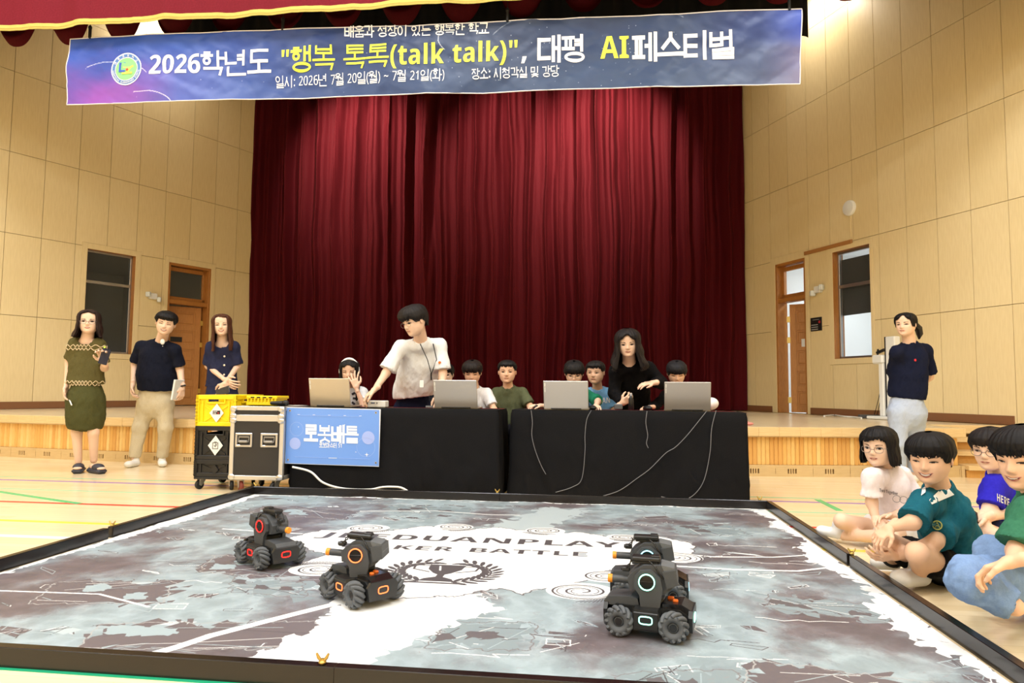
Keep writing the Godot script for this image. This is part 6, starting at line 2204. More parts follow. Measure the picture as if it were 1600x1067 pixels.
	# --- shoes
	for sh in d.get("shoes", []):
		pr = [[sh[0], sh[1], 0.041 * lr * sh[2], 0.043 * lr * sh[2], 0.02, 0.8, Vector3.UP], [sh[0] + Vector3(0, 0.02, 0), sh[0] + Vector3(0, 0.05 * sh[2], 0), 0.036 * lr * sh[2], 0.034 * lr * sh[2], 0.02]]
		f = field_of(pr, 0.008)
		if not sh.size() > 3: f.cut(Vector3(0, base.y + 0.002, 0), Vector3.DOWN)
		b = MB.new()
		f.mesh(b)
		put(t, d.get("shoe_name", "shoe"), b, d.shoe, base)
	return t

func put(t: Node3D, called: String, b, m: Material, base: Vector3) -> MeshInstance3D:
	var o := obj(called, b, m, t)
	o.position = -base
	return o

# lettering on a garment: a to b on the front plane, moved back onto the cloth
func print_on(d: Dictionary, text: String, a: Vector3, b: Vector3, em: float, m: Material, called := "print", th := 0.13, bold := true) -> void:
	var mb := MB.new()
	var up := Vector3.UP
	var fd: Vector3 = (Vector3(0, 0.85, 0) - (a + b) / 2).normalized()
	letters(mb, text, a, b, up, em, th, bold)
	snap_on(d, mb, fd)
	put(d.shirt_node, called, mb, m, Vector3.ZERO)
func snap_on(d: Dictionary, mb: MB, fd: Vector3, lift := 0.006) -> void:
	var f: Field = d.shirt_field
	for k in mb.v.size(): mb.v[k] = f.snap(mb.v[k] + fd * 0.15, -fd, 0.4) + fd * lift

# ---------------------------------------------------------------- the people
func g0(p: Vector3, y := 0.0) -> Vector3: return Vector3(p.x, y, p.z)
func stand(d: Dictionary, hips: Vector3, fd: Vector3, sc: float, gap := 0.09) -> void:
	var rt := Vector3.UP.cross(fd).normalized()
	var legs := []
	var shoes := []
	for s: float in [-1.0, 1.0]:
		var h := hips + rt * s * gap * sc
		var a := g0(h, 0.07) - fd * 0.01
		legs.append([h, (h + a) / 2 + fd * 0.015, a])
		shoes.append([g0(a, 0.036) - fd * 0.04, g0(a, 0.036) + fd * 0.14 * sc, 1.0])
	d.legs = legs; d.shoes = shoes
func sit(d: Dictionary, hips: Vector3, fd: Vector3, sc: float) -> void:
	var rt := Vector3.UP.cross(fd).normalized()
	var legs := []
	var shoes := []
	for s: float in [-1.0, 1.0]:
		var h := hips + rt * s * 0.075 * sc
		var k := h + fd * 0.3 * sc + Vector3(0, 0.02, 0)
		var a := g0(k, 0.07) - fd * 0.03
		legs.append([h, k, a])
		shoes.append([g0(a, 0.036) - fd * 0.03, g0(a, 0.036) + fd * 0.12 * sc, 0.9])
	d.legs = legs; d.shoes = shoes
	d.lower = [[hips, 0.12 * sc], [hips + fd * 0.03, 0.12 * sc]]

func build_people() -> void:
	var blackhair := rgb(24, 22, 22)
	var skinA := lin(233, 196, 170)
	var skinB := lin(228, 184, 153)
	var wire := mat(rgb(150, 140, 136), 0.3, 0.7)
	var d := {}
	var fd := Vector3.BACK
	# --- woman in olive
	fd = Vector3(0.5, 0, 0.86)
	var olive := cloth(rgb(84, 78, 46), rgb(98, 92, 56), 0.9)
	var olive2 := cloth(rgb(70, 70, 40), rgb(82, 82, 48), 0.85)
	d = {"label": "woman in an olive knit top and ruched skirt holding a phone", "base": Vector3(-4.944, 0.000, -6.223), "fd": fd, "H": 0.222, "head": Vector3(-4.879, 1.451, -6.065), "face": [31, -2, 0], "neck": Vector3(-4.927, 1.299, -6.110),
		"sl": Vector3(-5.023, 1.253, -6.081), "el": Vector3(-5.115, 1.061, -6.124), "wl": Vector3(-5.079, 0.848, -6.062), "sr": Vector3(-4.815, 1.250, -6.127), "er": Vector3(-4.788, 1.015, -6.187), "wr": Vector3(-4.617, 1.063, -5.962),
		"tors": [[Vector3(-4.934, 1.162, -6.129), 0.142], [Vector3(-4.940, 1.031, -6.137), 0.142], [Vector3(-4.946, 0.875, -6.147), 0.152], [Vector3(-4.946, 0.825, -6.151), 0.155]], "sq": 0.66, "hem": Vector3(-4.946, 0.856, -6.148), "sleeve": 0.8, "sleeve_w": 1.06, "scoop": 0.03, "neck_r": 0.074,
		"top": olive, "top_name": "knit_top", "bottom": olive2, "bottom_name": "ruched_skirt", "skirt": true, "lsq": 0.86, "crease2": 0.008, "lower": [[Vector3(-4.946, 0.794, -6.153), 0.13], [Vector3(-4.946, 0.707, -6.159), 0.16], [Vector3(-4.946, 0.557, -6.169), 0.16], [Vector3(-4.952, 0.426, -6.177), 0.152]],
		"legs": [[Vector3(-5.021, 0.606, -6.157), Vector3(-5.018, 0.383, -6.152), Vector3(-5.010, 0.102, -6.183)], [Vector3(-4.872, 0.607, -6.175), Vector3(-4.857, 0.384, -6.172), Vector3(-4.890, 0.111, -6.237)]], "leg": 0.98,
		"hair": {"fringe": 0.34, "part": 0.05, "long": 0.66, "from": 0.72, "thick": 0.085, "wave": 0.05, "flare": 0.3, "side": -0.1}, "hair_c": rgb(46, 32, 28), "expr": {"open": 0.35, "lip": Color(0.45, 0.09, 0.09)}, "glasses": wire, "rim": 0.007, "skin": skinA, "seed": 3,
		"hands": [[Vector3(-5.079, 0.848, -6.062), Vector3(0.02, -1, 0.12), Vector3(0.7, 0, -0.5), Vector3(0.3, 0, 1), 0.5], [Vector3(-4.614, 1.063, -5.963), Vector3(0.05, 0.8, 0.4), Vector3(-0.6, 0.1, 0.4), Vector3(-0.6, 0.3, 0.5), 0.7]]}
	var t := person(d)
	for c in [[Vector3(-4.985, 0.052, -6.169), 0.0], [Vector3(-4.802, 0.061, -6.150), 0.55]]:
		var sh := MB.new()
		var bs := Basis(Vector3.UP, 0.55 + c[1])
		var o: Vector3 = g0(c[0])
		sh.box(o + Vector3(0, 0.026, 0) + bs * Vector3(0, 0, 0.03), Vector3(0.095, 0.05, 0.24), 0.02, bs)
		sh.ellip(o + Vector3(0, 0.06, 0) + bs * Vector3(0, 0, 0.055), Vector3(0.05, 0.035, 0.075), bs, 14, 8)
		put(t, "platform_slide", sh, mat(rgb(52, 54, 66), 0.6), d.base)
		var toe := MB.new()
		toe.col = skinA
		toe.ellip(o + Vector3(0, 0.052, 0) + bs * Vector3(0, 0, 0.12), Vector3(0.04, 0.014, 0.035), bs, 12, 6)
		toe.ellip(o + Vector3(0, 0.06, 0) + bs * Vector3(0, 0, -0.02), Vector3(0.034, 0.03, 0.08), bs, 12, 6)
		var fm := mat(Color.WHITE, 0.5)
		fm.vertex_color_use_as_albedo = true
		put(t, "foot", toe, fm, d.base)
	var band := MB.new()
	for y in [541.5, 546.5, 597.0, 601.0]:
		if y in [541.5, 597.0]: band = MB.new()
		var path := []
		for k in 60: path.append(Vector3.ZERO)
		for k in 60:
			var a: float = lerpf(-1.9, 1.9, k / 59.0) + atan2(fd.x, fd.z)
			var dr := Vector3(sin(a), 0, cos(a))
			var c0: Vector3 = Vector3(-4.937, 1.480, -6.106)
			c0.y = 0.85 + (601.2 - y) * 6.69 / 1070.0
			path[k] = d.shirt_field.snap(c0 + dr * 0.26, -dr, 0.3) + dr * 0.004 + Vector3(0, 0.011 * sin(k * 1.1 + (PI if y in [546.5, 601.0] else 0.0)), 0)
		band.tube(path, 0.0045, 5)
		if y in [546.5, 601.0]: put(d.shirt_node, "crochet_band", band, mat(rgb(206, 186, 150), 0.9), Vector3.ZERO)

	# --- man in navy polo
	fd = Vector3(0.42, 0, 0.9)
	var navy := cloth(rgb(17, 20, 34), rgb(24, 28, 44), 0.85)
	var chino := cloth(rgb(196, 182, 152), rgb(210, 197, 168), 0.85)
	d = {"label": "man in a navy polo and beige trousers holding papers", "base": Vector3(-4.718, 0.000, -6.839), "fd": fd, "H": 0.232, "head": Vector3(-4.439, 1.491, -6.601), "face": [27, 10, -9], "neck": Vector3(-4.561, 1.336, -6.718),
		"sl": Vector3(-4.782, 1.268, -6.716), "el": Vector3(-4.876, 1.066, -6.759), "wl": Vector3(-4.829, 0.861, -6.677), "sr": Vector3(-4.395, 1.234, -6.705), "er": Vector3(-4.378, 1.028, -6.782), "wr": Vector3(-4.279, 0.826, -6.687),
		"tors": [[Vector3(-4.600, 1.135, -6.747), 0.19], [Vector3(-4.613, 0.965, -6.767), 0.20], [Vector3(-4.619, 0.830, -6.786), 0.185], [Vector3(-4.619, 0.782, -6.789), 0.18]], "sq": 0.72, "hem": Vector3(-4.619, 0.803, -6.788), "sleeve": 0.86, "sleeve_w": 1.18, "arm": 1.08, "scoop": 0.02, "vneck": 0.09,
		"top": navy, "top_name": "polo_shirt", "bottom": chino, "lower": [[Vector3(-4.633, 0.796, -6.787), 0.165], [Vector3(-4.646, 0.673, -6.794), 0.172]],
		"legs": [[Vector3(-4.734, 0.659, -6.784), Vector3(-4.782, 0.403, -6.755), Vector3(-4.815, 0.083, -6.733)], [Vector3(-4.552, 0.661, -6.806), Vector3(-4.526, 0.404, -6.807), Vector3(-4.600, 0.079, -6.881)]], "pants_w": 1.02, "pants": 1.97, "crease2": 0.006,
		"shoes": [[Vector3(-4.802, 0.029, -6.738), Vector3(-4.781, 0.035, -6.599), 1.0], [Vector3(-4.591, 0.030, -6.865), Vector3(-4.484, 0.038, -6.716), 1.0]], "shoe": mat(rgb(232, 230, 224), 0.6),
		"hair": {"fringe": 0.19, "side": 0.02, "back": -0.25, "thick": 0.09, "jag": 0.05}, "hair_c": blackhair, "expr": {"smile": 1.0, "open": 0.7, "squint": 0.75}, "skin": skinA, "seed": 4,
		"hands": [[Vector3(-4.829, 0.861, -6.677), Vector3(0, -1, 0.1), Vector3(0.7, 0, -0.4), Vector3(0.3, 0, 1), 0.8], [Vector3(-4.279, 0.826, -6.687), Vector3(-0.05, -1, 0.15), Vector3(-0.8, 0, -0.2), Vector3(-0.2, 0, 1), 0.9]]}
	t = person(d)
	var b := MB.new()
	b.ellip(Vector3(-4.472, 1.302, -6.610), Vector3(0.026, 0.03, 0.014), Basis(), 12, 8)
	put(t, "undershirt", b, M.white, d.base)
	b = MB.new()
	for y in [535.0, 539.5]: b.ellip(Vector3(-4.435, 1.520, -6.519) + Vector3(0, -(y - 500.0) * 0.0066, 0), Vector3(0.005, 0.005, 0.003), Basis(), 8, 6)
	snap_on(d, b, fd, 0.004)
	put(d.shirt_node, "button", b, M.white, Vector3.ZERO)
	b = MB.new()
	b.tube([Vector3(-4.279, 0.852, -6.685) + Vector3(0.03, 0, 0), Vector3(-4.261, 0.846, -6.657), Vector3(-4.279, 0.839, -6.686) - Vector3(0.03, 0, 0), Vector3(-4.297, 0.846, -6.714), Vector3(-4.279, 0.852, -6.685) + Vector3(0.03, 0, 0)], 0.009, 8)
	put(t, "wristwatch", b, M.black, d.base)

	# --- woman in navy suit
	fd = Vector3(0.36, 0, 0.93)
	var suit := cloth(rgb(36, 39, 64), rgb(44, 48, 76), 0.75)
	d = {"label": "smiling woman with long brown hair in a navy peplum suit", "base": g0(Vector3(-3.927, 0.194, -6.885)), "fd": fd, "H": 0.22, "head": Vector3(-3.888, 1.481, -6.720), "face": [24, 3, 4], "neck": Vector3(-3.908, 1.321, -6.779),
		"sl": Vector3(-4.019, 1.266, -6.769), "el": Vector3(-4.082, 1.058, -6.816), "wl": Vector3(-3.749, 0.908, -6.585), "sr": Vector3(-3.791, 1.268, -6.797), "er": Vector3(-3.772, 1.061, -6.854), "wr": Vector3(-3.721, 0.882, -6.549),
		"tors": [[Vector3(-3.919, 1.187, -6.807), 0.135], [Vector3(-3.923, 1.052, -6.816), 0.128], [Vector3(-3.928, 0.951, -6.832), 0.135], [Vector3(-3.928, 0.843, -6.840), 0.172]], "sq": 0.62, "hem": Vector3(-3.928, 0.846, -6.840), "sleeve": 0.92, "sleeve_w": 1.08, "scoop": 0.035, "neck_r": 0.08,
		"top": suit, "top_name": "suit_jacket", "bottom": suit, "bottom_name": "skirt", "skirt": true, "lower": [[Vector3(-3.928, 0.883, -6.837), 0.15], [Vector3(-3.928, 0.701, -6.850), 0.158], [Vector3(-3.928, 0.451, -6.867), 0.15]],
		"legs": [[Vector3(-3.981, 0.599, -6.850), Vector3(-3.970, 0.364, -6.848), Vector3(-3.978, 0.139, -6.882)], [Vector3(-3.874, 0.600, -6.863), Vector3(-3.863, 0.365, -6.861), Vector3(-3.874, 0.140, -6.895)]], "leg": 0.92, "shoes": [[Vector3(-3.989, 0.097, -6.904), Vector3(-3.886, 0.108, -6.744), 0.9], [Vector3(-3.884, 0.098, -6.917), Vector3(-3.780, 0.109, -6.757), 0.9]], "shoe": mat(rgb(30, 30, 34), 0.4),
		"hair": {"fringe": 0.36, "part": 0.04, "part_at": -0.35, "long": 1.2, "from": 0.7, "thick": 0.07, "wave": 0.02, "flare": 0.1, "side": -0.1, "forward": 0.16}, "hair_c": rgb(78, 46, 32), "expr": {"smile": 1.0, "open": 0.8, "squint": 0.6, "lip": Color(0.55, 0.14, 0.12)}, "skin": skinA, "seed": 5, "arm": 0.88,
		"hands": [[Vector3(-3.749, 0.908, -6.585), Vector3(0.75, -0.35, 0.3), Vector3(-0.2, -0.6, -0.6), Vector3(0.3, 0.8, 0.2), 0.5], [Vector3(-3.721, 0.882, -6.549), Vector3(-0.35, -0.9, 0.15), Vector3(0.1, 0.1, -1), Vector3(-0.8, 0.2, 0.2), 0.5]]}
	t = person(d)
	b = MB.new()
	for y in [555.0, 569.0, 584.0]: b.ellip(Vector3(-3.786, 1.522, -6.558) + Vector3(0, -(y - 500.0) * 0.0066, 0), Vector3(0.011, 0.011, 0.006), Basis(), 8, 6)
	snap_on(d, b, fd, 0.006)
	put(d.shirt_node, "button", b, mat(rgb(236, 226, 206), 0.3), Vector3.ZERO)
	b = MB.new()
	b.box(Vector3(-3.732, 0.798, -6.514), Vector3(0.15, 0.08, 0.008), 0.006, Basis(Vector3.BACK, 0.3) * Basis(Vector3.RIGHT, -0.3))
	var ph := obj("phone", b, mat(rgb(40, 40, 44), 0.25))
	tag(ph, "dark phone held by the woman in the navy suit", "phone")
	b = MB.new()
	b.box(Vector3(-4.578, 1.115, -5.913), Vector3(0.075, 0.15, 0.01), 0.006, Basis(Vector3.UP, 0.9) * Basis(Vector3.BACK, -0.25))
	ph = obj("phone", b, mat(rgb(28, 34, 58), 0.25))
	tag(ph, "dark blue phone held by the woman in olive", "phone")
	b = MB.new()
	b.box(Vector3(-4.597, 1.164, -5.917), Vector3(0.02, 0.1, 0.005), 0.002, Basis(Vector3.BACK, -0.25))
	ph = obj("notebook", b, mat(rgb(196, 226, 90), 0.6))
	tag(ph, "lime green notebook behind the phone of the woman in olive", "notebook")
	b = MB.new()
	b.cyl(Vector3(-5.030, 0.726, -6.036), Vector3(-4.938, 0.655, -5.971), 0.006, 8, 0.001)
	ph = obj("pen", b, M.white)
	tag(ph, "white pen in the lowered hand of the woman in olive", "pen")
	b = MB.new()
	b.box(Vector3(-4.304, 0.806, -6.645), Vector3(0.02, 0.21, 0.16), 0.003, Basis(Vector3.BACK, -0.14))
	ph = obj("paper_stack", b, mat(rgb(222, 224, 222), 0.7))
	tag(ph, "folded papers in the hand of the man in navy polo", "papers")

	# --- girl with headband
	fd = Vector3(0.25, 0, 0.97)
	var whitec := cloth(rgb(226, 228, 232), rgb(238, 240, 243), 0.9)
	var dkc := cloth(rgb(28, 28, 34), rgb(36, 36, 42), 0.9)
	var shoe := mat(rgb(210, 210, 210), 0.6)
	d = {"label": "girl with a white headband covering her nose with a hand", "base": g0(Vector3(-2.310, 0.638, -6.245)), "fd": fd, "s": 0.78, "H": 0.205, "head": Vector3(-2.261, 0.996, -6.105), "face": [12, 14, 0], "neck": Vector3(-2.293, 0.860, -6.201),
		"sl": Vector3(-2.412, 0.799, -6.191), "el": Vector3(-2.396, 0.612, -6.085), "wl": Vector3(-2.258, 0.535, -5.905), "sr": Vector3(-2.167, 0.808, -6.200), "er": Vector3(-2.095, 0.681, -6.036), "wr": Vector3(-2.151, 0.837, -5.998),
		"tors": [[Vector3(-2.300, 0.716, -6.230), 0.12], [Vector3(-2.304, 0.578, -6.250), 0.115], [Vector3(-2.303, 0.445, -6.259), 0.12]], "hem": Vector3(-2.303, 0.385, -6.263), "top": whitec, "sleeve": 0.7, "skin": skinA, "seed": 6,
		"hair": {"fringe": 0.24, "part": 0.12, "long": 1.25, "from": 0.75, "thick": 0.06, "flare": 0.05, "forward": 0.1}, "hair_c": blackhair, "expr": {"squint": 0.8}, "bottom": dkc, "shoe": shoe, "hand": 0.155,
		"hands": [[Vector3(-2.151, 0.843, -5.998), Vector3(-0.3, 0.95, 0.05), Vector3(-0.2, 0, -1), Vector3(0.9, 0.2, 0), 0.3, 0.3]]}
	sit(d, Vector3(-2.303, 0.433, -6.260), fd, 0.78)
	t = person(d)
	b = MB.new()
	var hb := Transform3D(Basis(Vector3.UP, deg_to_rad(12)) * Basis(Vector3.RIGHT, deg_to_rad(14)), d.head)
	var path := []
	for k in 25:
		var a := lerpf(-1.75, 1.75, k / 24.0)
		path.append(hb * (Vector3(sin(a) * 0.41, 0.02 + cos(a) * 0.56, 0.04) * 0.205))
	b.tube(path, 0.012, 8)
	put(t, "headband", b, M.white, d.base)
	b = MB.new()
	for k in 3: b.box(Vector3(-2.214, 0.790, -6.074) + Vector3(0.012 * (k % 2), -0.045 * k, 0), Vector3(0.034, 0.02, 0.004), 0.001, Basis(Vector3.BACK, 0.5 - 0.6 * k))
	snap_on(d, b, fd)
	put(d.shirt_node, "print", b, mat(rgb(40, 38, 52), 0.8), Vector3.ZERO)

	# --- man in white tee leaning over
	fd = Vector3(-0.1, -0.1, 0.98)
	d = {"label": "young man in a white tee with a lanyard leaning over the table", "base": g0(Vector3(-1.654, 0.648, -6.173)), "fd": fd, "H": 0.236, "head": Vector3(-1.507, 1.403, -5.553), "face": [-38, 22, 4], "neck": Vector3(-1.484, 1.269, -5.707),
		"sl": Vector3(-1.664, 1.203, -5.709), "el": Vector3(-1.765, 0.970, -5.632), "wl": Vector3(-1.799, 0.835, -5.456), "sr": Vector3(-1.345, 1.227, -5.808), "er": Vector3(-1.308, 0.977, -5.789), "wr": Vector3(-1.292, 0.796, -5.682),
		"tors": [[Vector3(-1.531, 1.089, -5.855), 0.185], [Vector3(-1.569, 0.950, -5.920), 0.177], [Vector3(-1.618, 0.814, -6.005), 0.187], [Vector3(-1.631, 0.779, -6.036), 0.19]], "sq": 0.62, "hem": Vector3(-1.631, 0.770, -6.036), "hem_n": Vector3(0.12, -0.96, -0.1), "sleeve": 0.88, "sleeve_w": 1.28, "crease": 0.006,
		"top": whitec, "top_name": "tee_shirt", "bottom": cloth(rgb(24, 30, 56), rgb(30, 38, 66), 0.9), "lower": [[Vector3(-1.645, 0.744, -6.067), 0.15], [Vector3(-1.656, 0.673, -6.111), 0.165]], "shoe": shoe,
		"hair": {"fringe": 0.13, "side": -0.02, "back": -0.3, "thick": 0.11, "jag": 0.05}, "hair_c": rgb(34, 31, 31), "expr": {}, "glasses": wire, "rim": 0.004, "skin": skinA, "seed": 7,
		"hands": [[Vector3(-1.799, 0.835, -5.456), Vector3(-0.75, -0.62, 0.1), Vector3(0.2, -0.8, -0.2), Vector3(0.1, -0.3, 0.9), 0.7], [Vector3(-1.292, 0.796, -5.682), Vector3(-0.1, -0.8, 0.5), Vector3(0, -0.5, -0.8), Vector3(-1, 0, 0), 0.5]]}
	stand(d, Vector3(-1.656, 0.621, -6.114), Vector3(0, 0, 1), 1.0)
	t = person(d)
	b = MB.new()
	b.tube([Vector3(-1.486, 1.233, -5.507), Vector3(-1.450, 1.115, -5.459), Vector3(-1.436, 1.002, -5.529)], 0.004, 5)
	b.tube([Vector3(-1.396, 1.242, -5.558), Vector3(-1.377, 1.116, -5.488), Vector3(-1.431, 1.002, -5.530)], 0.004, 5)
	b.cyl(Vector3(-1.434, 1.002, -5.529), Vector3(-1.436, 0.944, -5.553), 0.007, 8)
	snap_on(d, b, Vector3(-0.1, 0.1, 0.95).normalized(), 0.006)
	put(t, "lanyard", b, mat(rgb(50, 50, 54), 0.6), d.base)
	b = MB.new()
	b.box(Vector3(-1.454, 0.881, -5.636), Vector3(0.034, 0.06, 0.004), 0.002)
	put(t, "name_badge", b, M.white, d.base)
	b = MB.new()
	b.ellip(Vector3(-1.348, 1.092, -5.473), Vector3(0.013, 0.012, 0.002), Basis(), 10, 6)
	snap_on(d, b, Vector3(-0.1, 0.1, 0.95).normalized(), 0.006)
	put(d.shirt_node, "emblem", b, mat(rgb(226, 120, 30), 0.7), Vector3.ZERO)

	# --- child almost hidden behind his arm
	fd = Vector3(0, 0, 1)
	d = {"label": "child with glasses mostly hidden behind the leaning young man", "base": g0(Vector3(-1.433, 0.641, -6.504)), "fd": fd, "s": 0.76, "H": 0.2, "head": Vector3(-1.431, 0.979, -6.430), "face": [5, 8, 0], "neck": Vector3(-1.445, 0.844, -6.488),
		"sl": Vector3(-1.549, 0.782, -6.480), "el": Vector3(-1.544, 0.631, -6.390), "wl": Vector3(-1.455, 0.530, -6.256), "sr": Vector3(-1.341, 0.784, -6.505), "er": Vector3(-1.302, 0.633, -6.419), "wr": Vector3(-1.325, 0.531, -6.272), "tors": [[Vector3(-1.445, 0.703, -6.498), 0.115], [Vector3(-1.445, 0.580, -6.507), 0.112], [Vector3(-1.445, 0.469, -6.514), 0.118]], "hem": Vector3(-1.445, 0.407, -6.518), "top": dkc, "bottom": dkc, "shoe": shoe,
		"hair": {"fringe": 0.13, "side": -0.03, "back": -0.3, "thick": 0.06}, "hair_c": blackhair, "glasses": wire, "skin": skinA, "seed": 8}
	sit(d, Vector3(-1.445, 0.457, -6.515), fd, 0.76)
	person(d)

	# --- boy in white shirt
	fd = Vector3(0.05, 0, 1)
	d = {"label": "boy with a bowl haircut in a white shirt behind a laptop", "base": g0(Vector3(-1.105, 0.653, -6.240)), "fd": fd, "s": 0.8, "H": 0.2, "head": Vector3(-1.101, 0.990, -6.066), "face": [4, 20, 0], "neck": Vector3(-1.100, 0.864, -6.166),
		"sl": Vector3(-1.210, 0.799, -6.157), "el": Vector3(-1.205, 0.641, -6.027), "wl": Vector3(-1.120, 0.580, -5.890), "sr": Vector3(-0.984, 0.807, -6.184), "er": Vector3(-0.906, 0.660, -6.103), "wr": Vector3(-0.922, 0.582, -5.914), "tors": [[Vector3(-1.105, 0.718, -6.205), 0.127], [Vector3(-1.101, 0.595, -6.225), 0.122], [Vector3(-1.104, 0.465, -6.253), 0.125]], "hem": Vector3(-1.104, 0.395, -6.258), "top": whitec, "bottom": dkc, "shoe": shoe, "sleeve_w": 1.1,
		"hair": {"fringe": 0.12, "side": -0.04, "back": -0.3, "thick": 0.08, "jag": 0.06}, "hair_c": rgb(34, 28, 26), "expr": {"squint": 0.5}, "skin": skinB, "seed": 9}
	sit(d, Vector3(-1.104, 0.453, -6.254), fd, 0.8)
	person(d)

	# --- boy in olive tee
	fd = Vector3(0.0, 0, 1)
	var army := cloth(rgb(84, 90, 66), rgb(96, 102, 76), 0.9)
	d = {"label": "boy in an army green tee between two laptops", "base": g0(Vector3(-0.795, 0.654, -6.329)), "fd": fd, "s": 0.8, "H": 0.203, "head": Vector3(-0.799, 1.000, -6.173), "face": [3, 4, 0], "neck": Vector3(-0.798, 0.873, -6.242),
		"sl": Vector3(-0.903, 0.814, -6.234), "el": Vector3(-0.932, 0.639, -6.202), "wl": Vector3(-0.836, 0.578, -6.026), "sr": Vector3(-0.670, 0.816, -6.262), "er": Vector3(-0.587, 0.684, -6.201), "wr": Vector3(-0.568, 0.639, -6.004), "tors": [[Vector3(-0.790, 0.720, -6.284), 0.138], [Vector3(-0.791, 0.596, -6.303), 0.135], [Vector3(-0.794, 0.466, -6.332), 0.135]], "hem": Vector3(-0.794, 0.395, -6.337), "top": army, "bottom": dkc, "shoe": shoe, "sleeve": 0.8, "sleeve_w": 1.15,
		"hair": {"fringe": 0.24, "side": 0.06, "back": -0.22, "thick": 0.055, "jag": 0.06}, "hair_c": blackhair, "expr": {"squint": 0.3}, "skin": skinB, "seed": 10}
	sit(d, Vector3(-0.794, 0.454, -6.333), fd, 0.8)
	person(d)

	# --- boy with glasses behind the third laptop
	fd = Vector3(0.1, 0, 1)
	var greenc := cloth(rgb(28, 112, 84), rgb(36, 128, 98), 0.9)
	d = {"label": "boy with glasses and a green sleeve bent behind a laptop", "base": g0(Vector3(-0.199, 0.661, -6.351)), "fd": fd, "s": 0.8, "H": 0.2, "head": Vector3(-0.191, 0.990, -6.077), "face": [2, 24, 0], "neck": Vector3(-0.190, 0.861, -6.237),
		"sl": Vector3(-0.293, 0.796, -6.229), "el": Vector3(-0.365, 0.667, -6.078), "wl": Vector3(-0.456, 0.707, -5.791), "sr": Vector3(-0.081, 0.804, -6.255), "er": Vector3(0.017, 0.745, -6.069), "wr": Vector3(-0.000, 0.709, -5.817), "tors": [[Vector3(-0.191, 0.716, -6.288), 0.122], [Vector3(-0.192, 0.593, -6.316), 0.12], [Vector3(-0.192, 0.475, -6.344), 0.122]], "hem": Vector3(-0.192, 0.404, -6.349), "top": greenc, "bottom": dkc, "shoe": shoe, "sleeve": 0.98, "sleeve_w": 1.2,
		"hair": {"fringe": 0.1, "side": -0.05, "back": -0.3, "thick": 0.08, "jag": 0.05}, "hair_c": blackhair, "glasses": wire, "rim": 0.005, "skin": skinA, "seed": 11, "hand": 0.145,
		"hands": [[Vector3(-0.456, 0.707, -5.791), Vector3(-0.85, 0.05, 0.4), Vector3(0, -1, 0), Vector3(0.3, 0, 1), 0.7], [Vector3(-0.000, 0.709, -5.817), Vector3(0.1, -0.05, 1), Vector3(0, -1, 0), Vector3(-1, 0, 0), 0.6]]}
	sit(d, Vector3(-0.192, 0.463, -6.345), fd, 0.8)
	person(d)

	# --- boy in light blue tee
	fd = Vector3(-0.15, 0, 1)
	var sky := cloth(rgb(116, 168, 216), rgb(130, 182, 226), 0.9)
	d = {"label": "boy in a light blue lettered tee beside the woman in black", "base": g0(Vector3(0.042, 0.661, -6.481)), "fd": fd, "s": 0.8, "H": 0.205, "head": Vector3(-0.003, 1.003, -6.331), "face": [-16, 6, 0], "neck": Vector3(0.018, 0.869, -6.424),
		"sl": Vector3(-0.077, 0.815, -6.416), "el": Vector3(-0.099, 0.662, -6.363), "wl": Vector3(-0.034, 0.581, -6.225), "sr": Vector3(0.112, 0.817, -6.439), "er": Vector3(0.165, 0.652, -6.437), "wr": Vector3(0.108, 0.577, -6.243), "tors": [[Vector3(0.024, 0.720, -6.455), 0.122], [Vector3(0.030, 0.589, -6.475), 0.12], [Vector3(0.030, 0.458, -6.494), 0.122]], "hem": Vector3(0.030, 0.386, -6.499), "top": sky, "bottom": dkc, "shoe": shoe, "sleeve": 0.8, "sleeve_w": 1.1,
		"hair": {"fringe": 0.22, "side": 0.05, "back": -0.22, "thick": 0.05, "jag": 0.05}, "hair_c": rgb(30, 26, 25), "expr": {"squint": 0.3, "look": -0.6}, "skin": skinB, "seed": 12}
	sit(d, Vector3(0.030, 0.446, -6.495), fd, 0.8)
	person(d)
	print_on(d, "DAN", Vector3(0.017, 0.719, -6.222), Vector3(0.132, 0.731, -6.286), 0.07, M.white, "print", 0.14, true)

	# --- woman in black
	fd = Vector3(-0.15, -0.15, 0.97)
	var blk := cloth(rgb(14, 13, 15), rgb(21, 20, 22), 0.95)
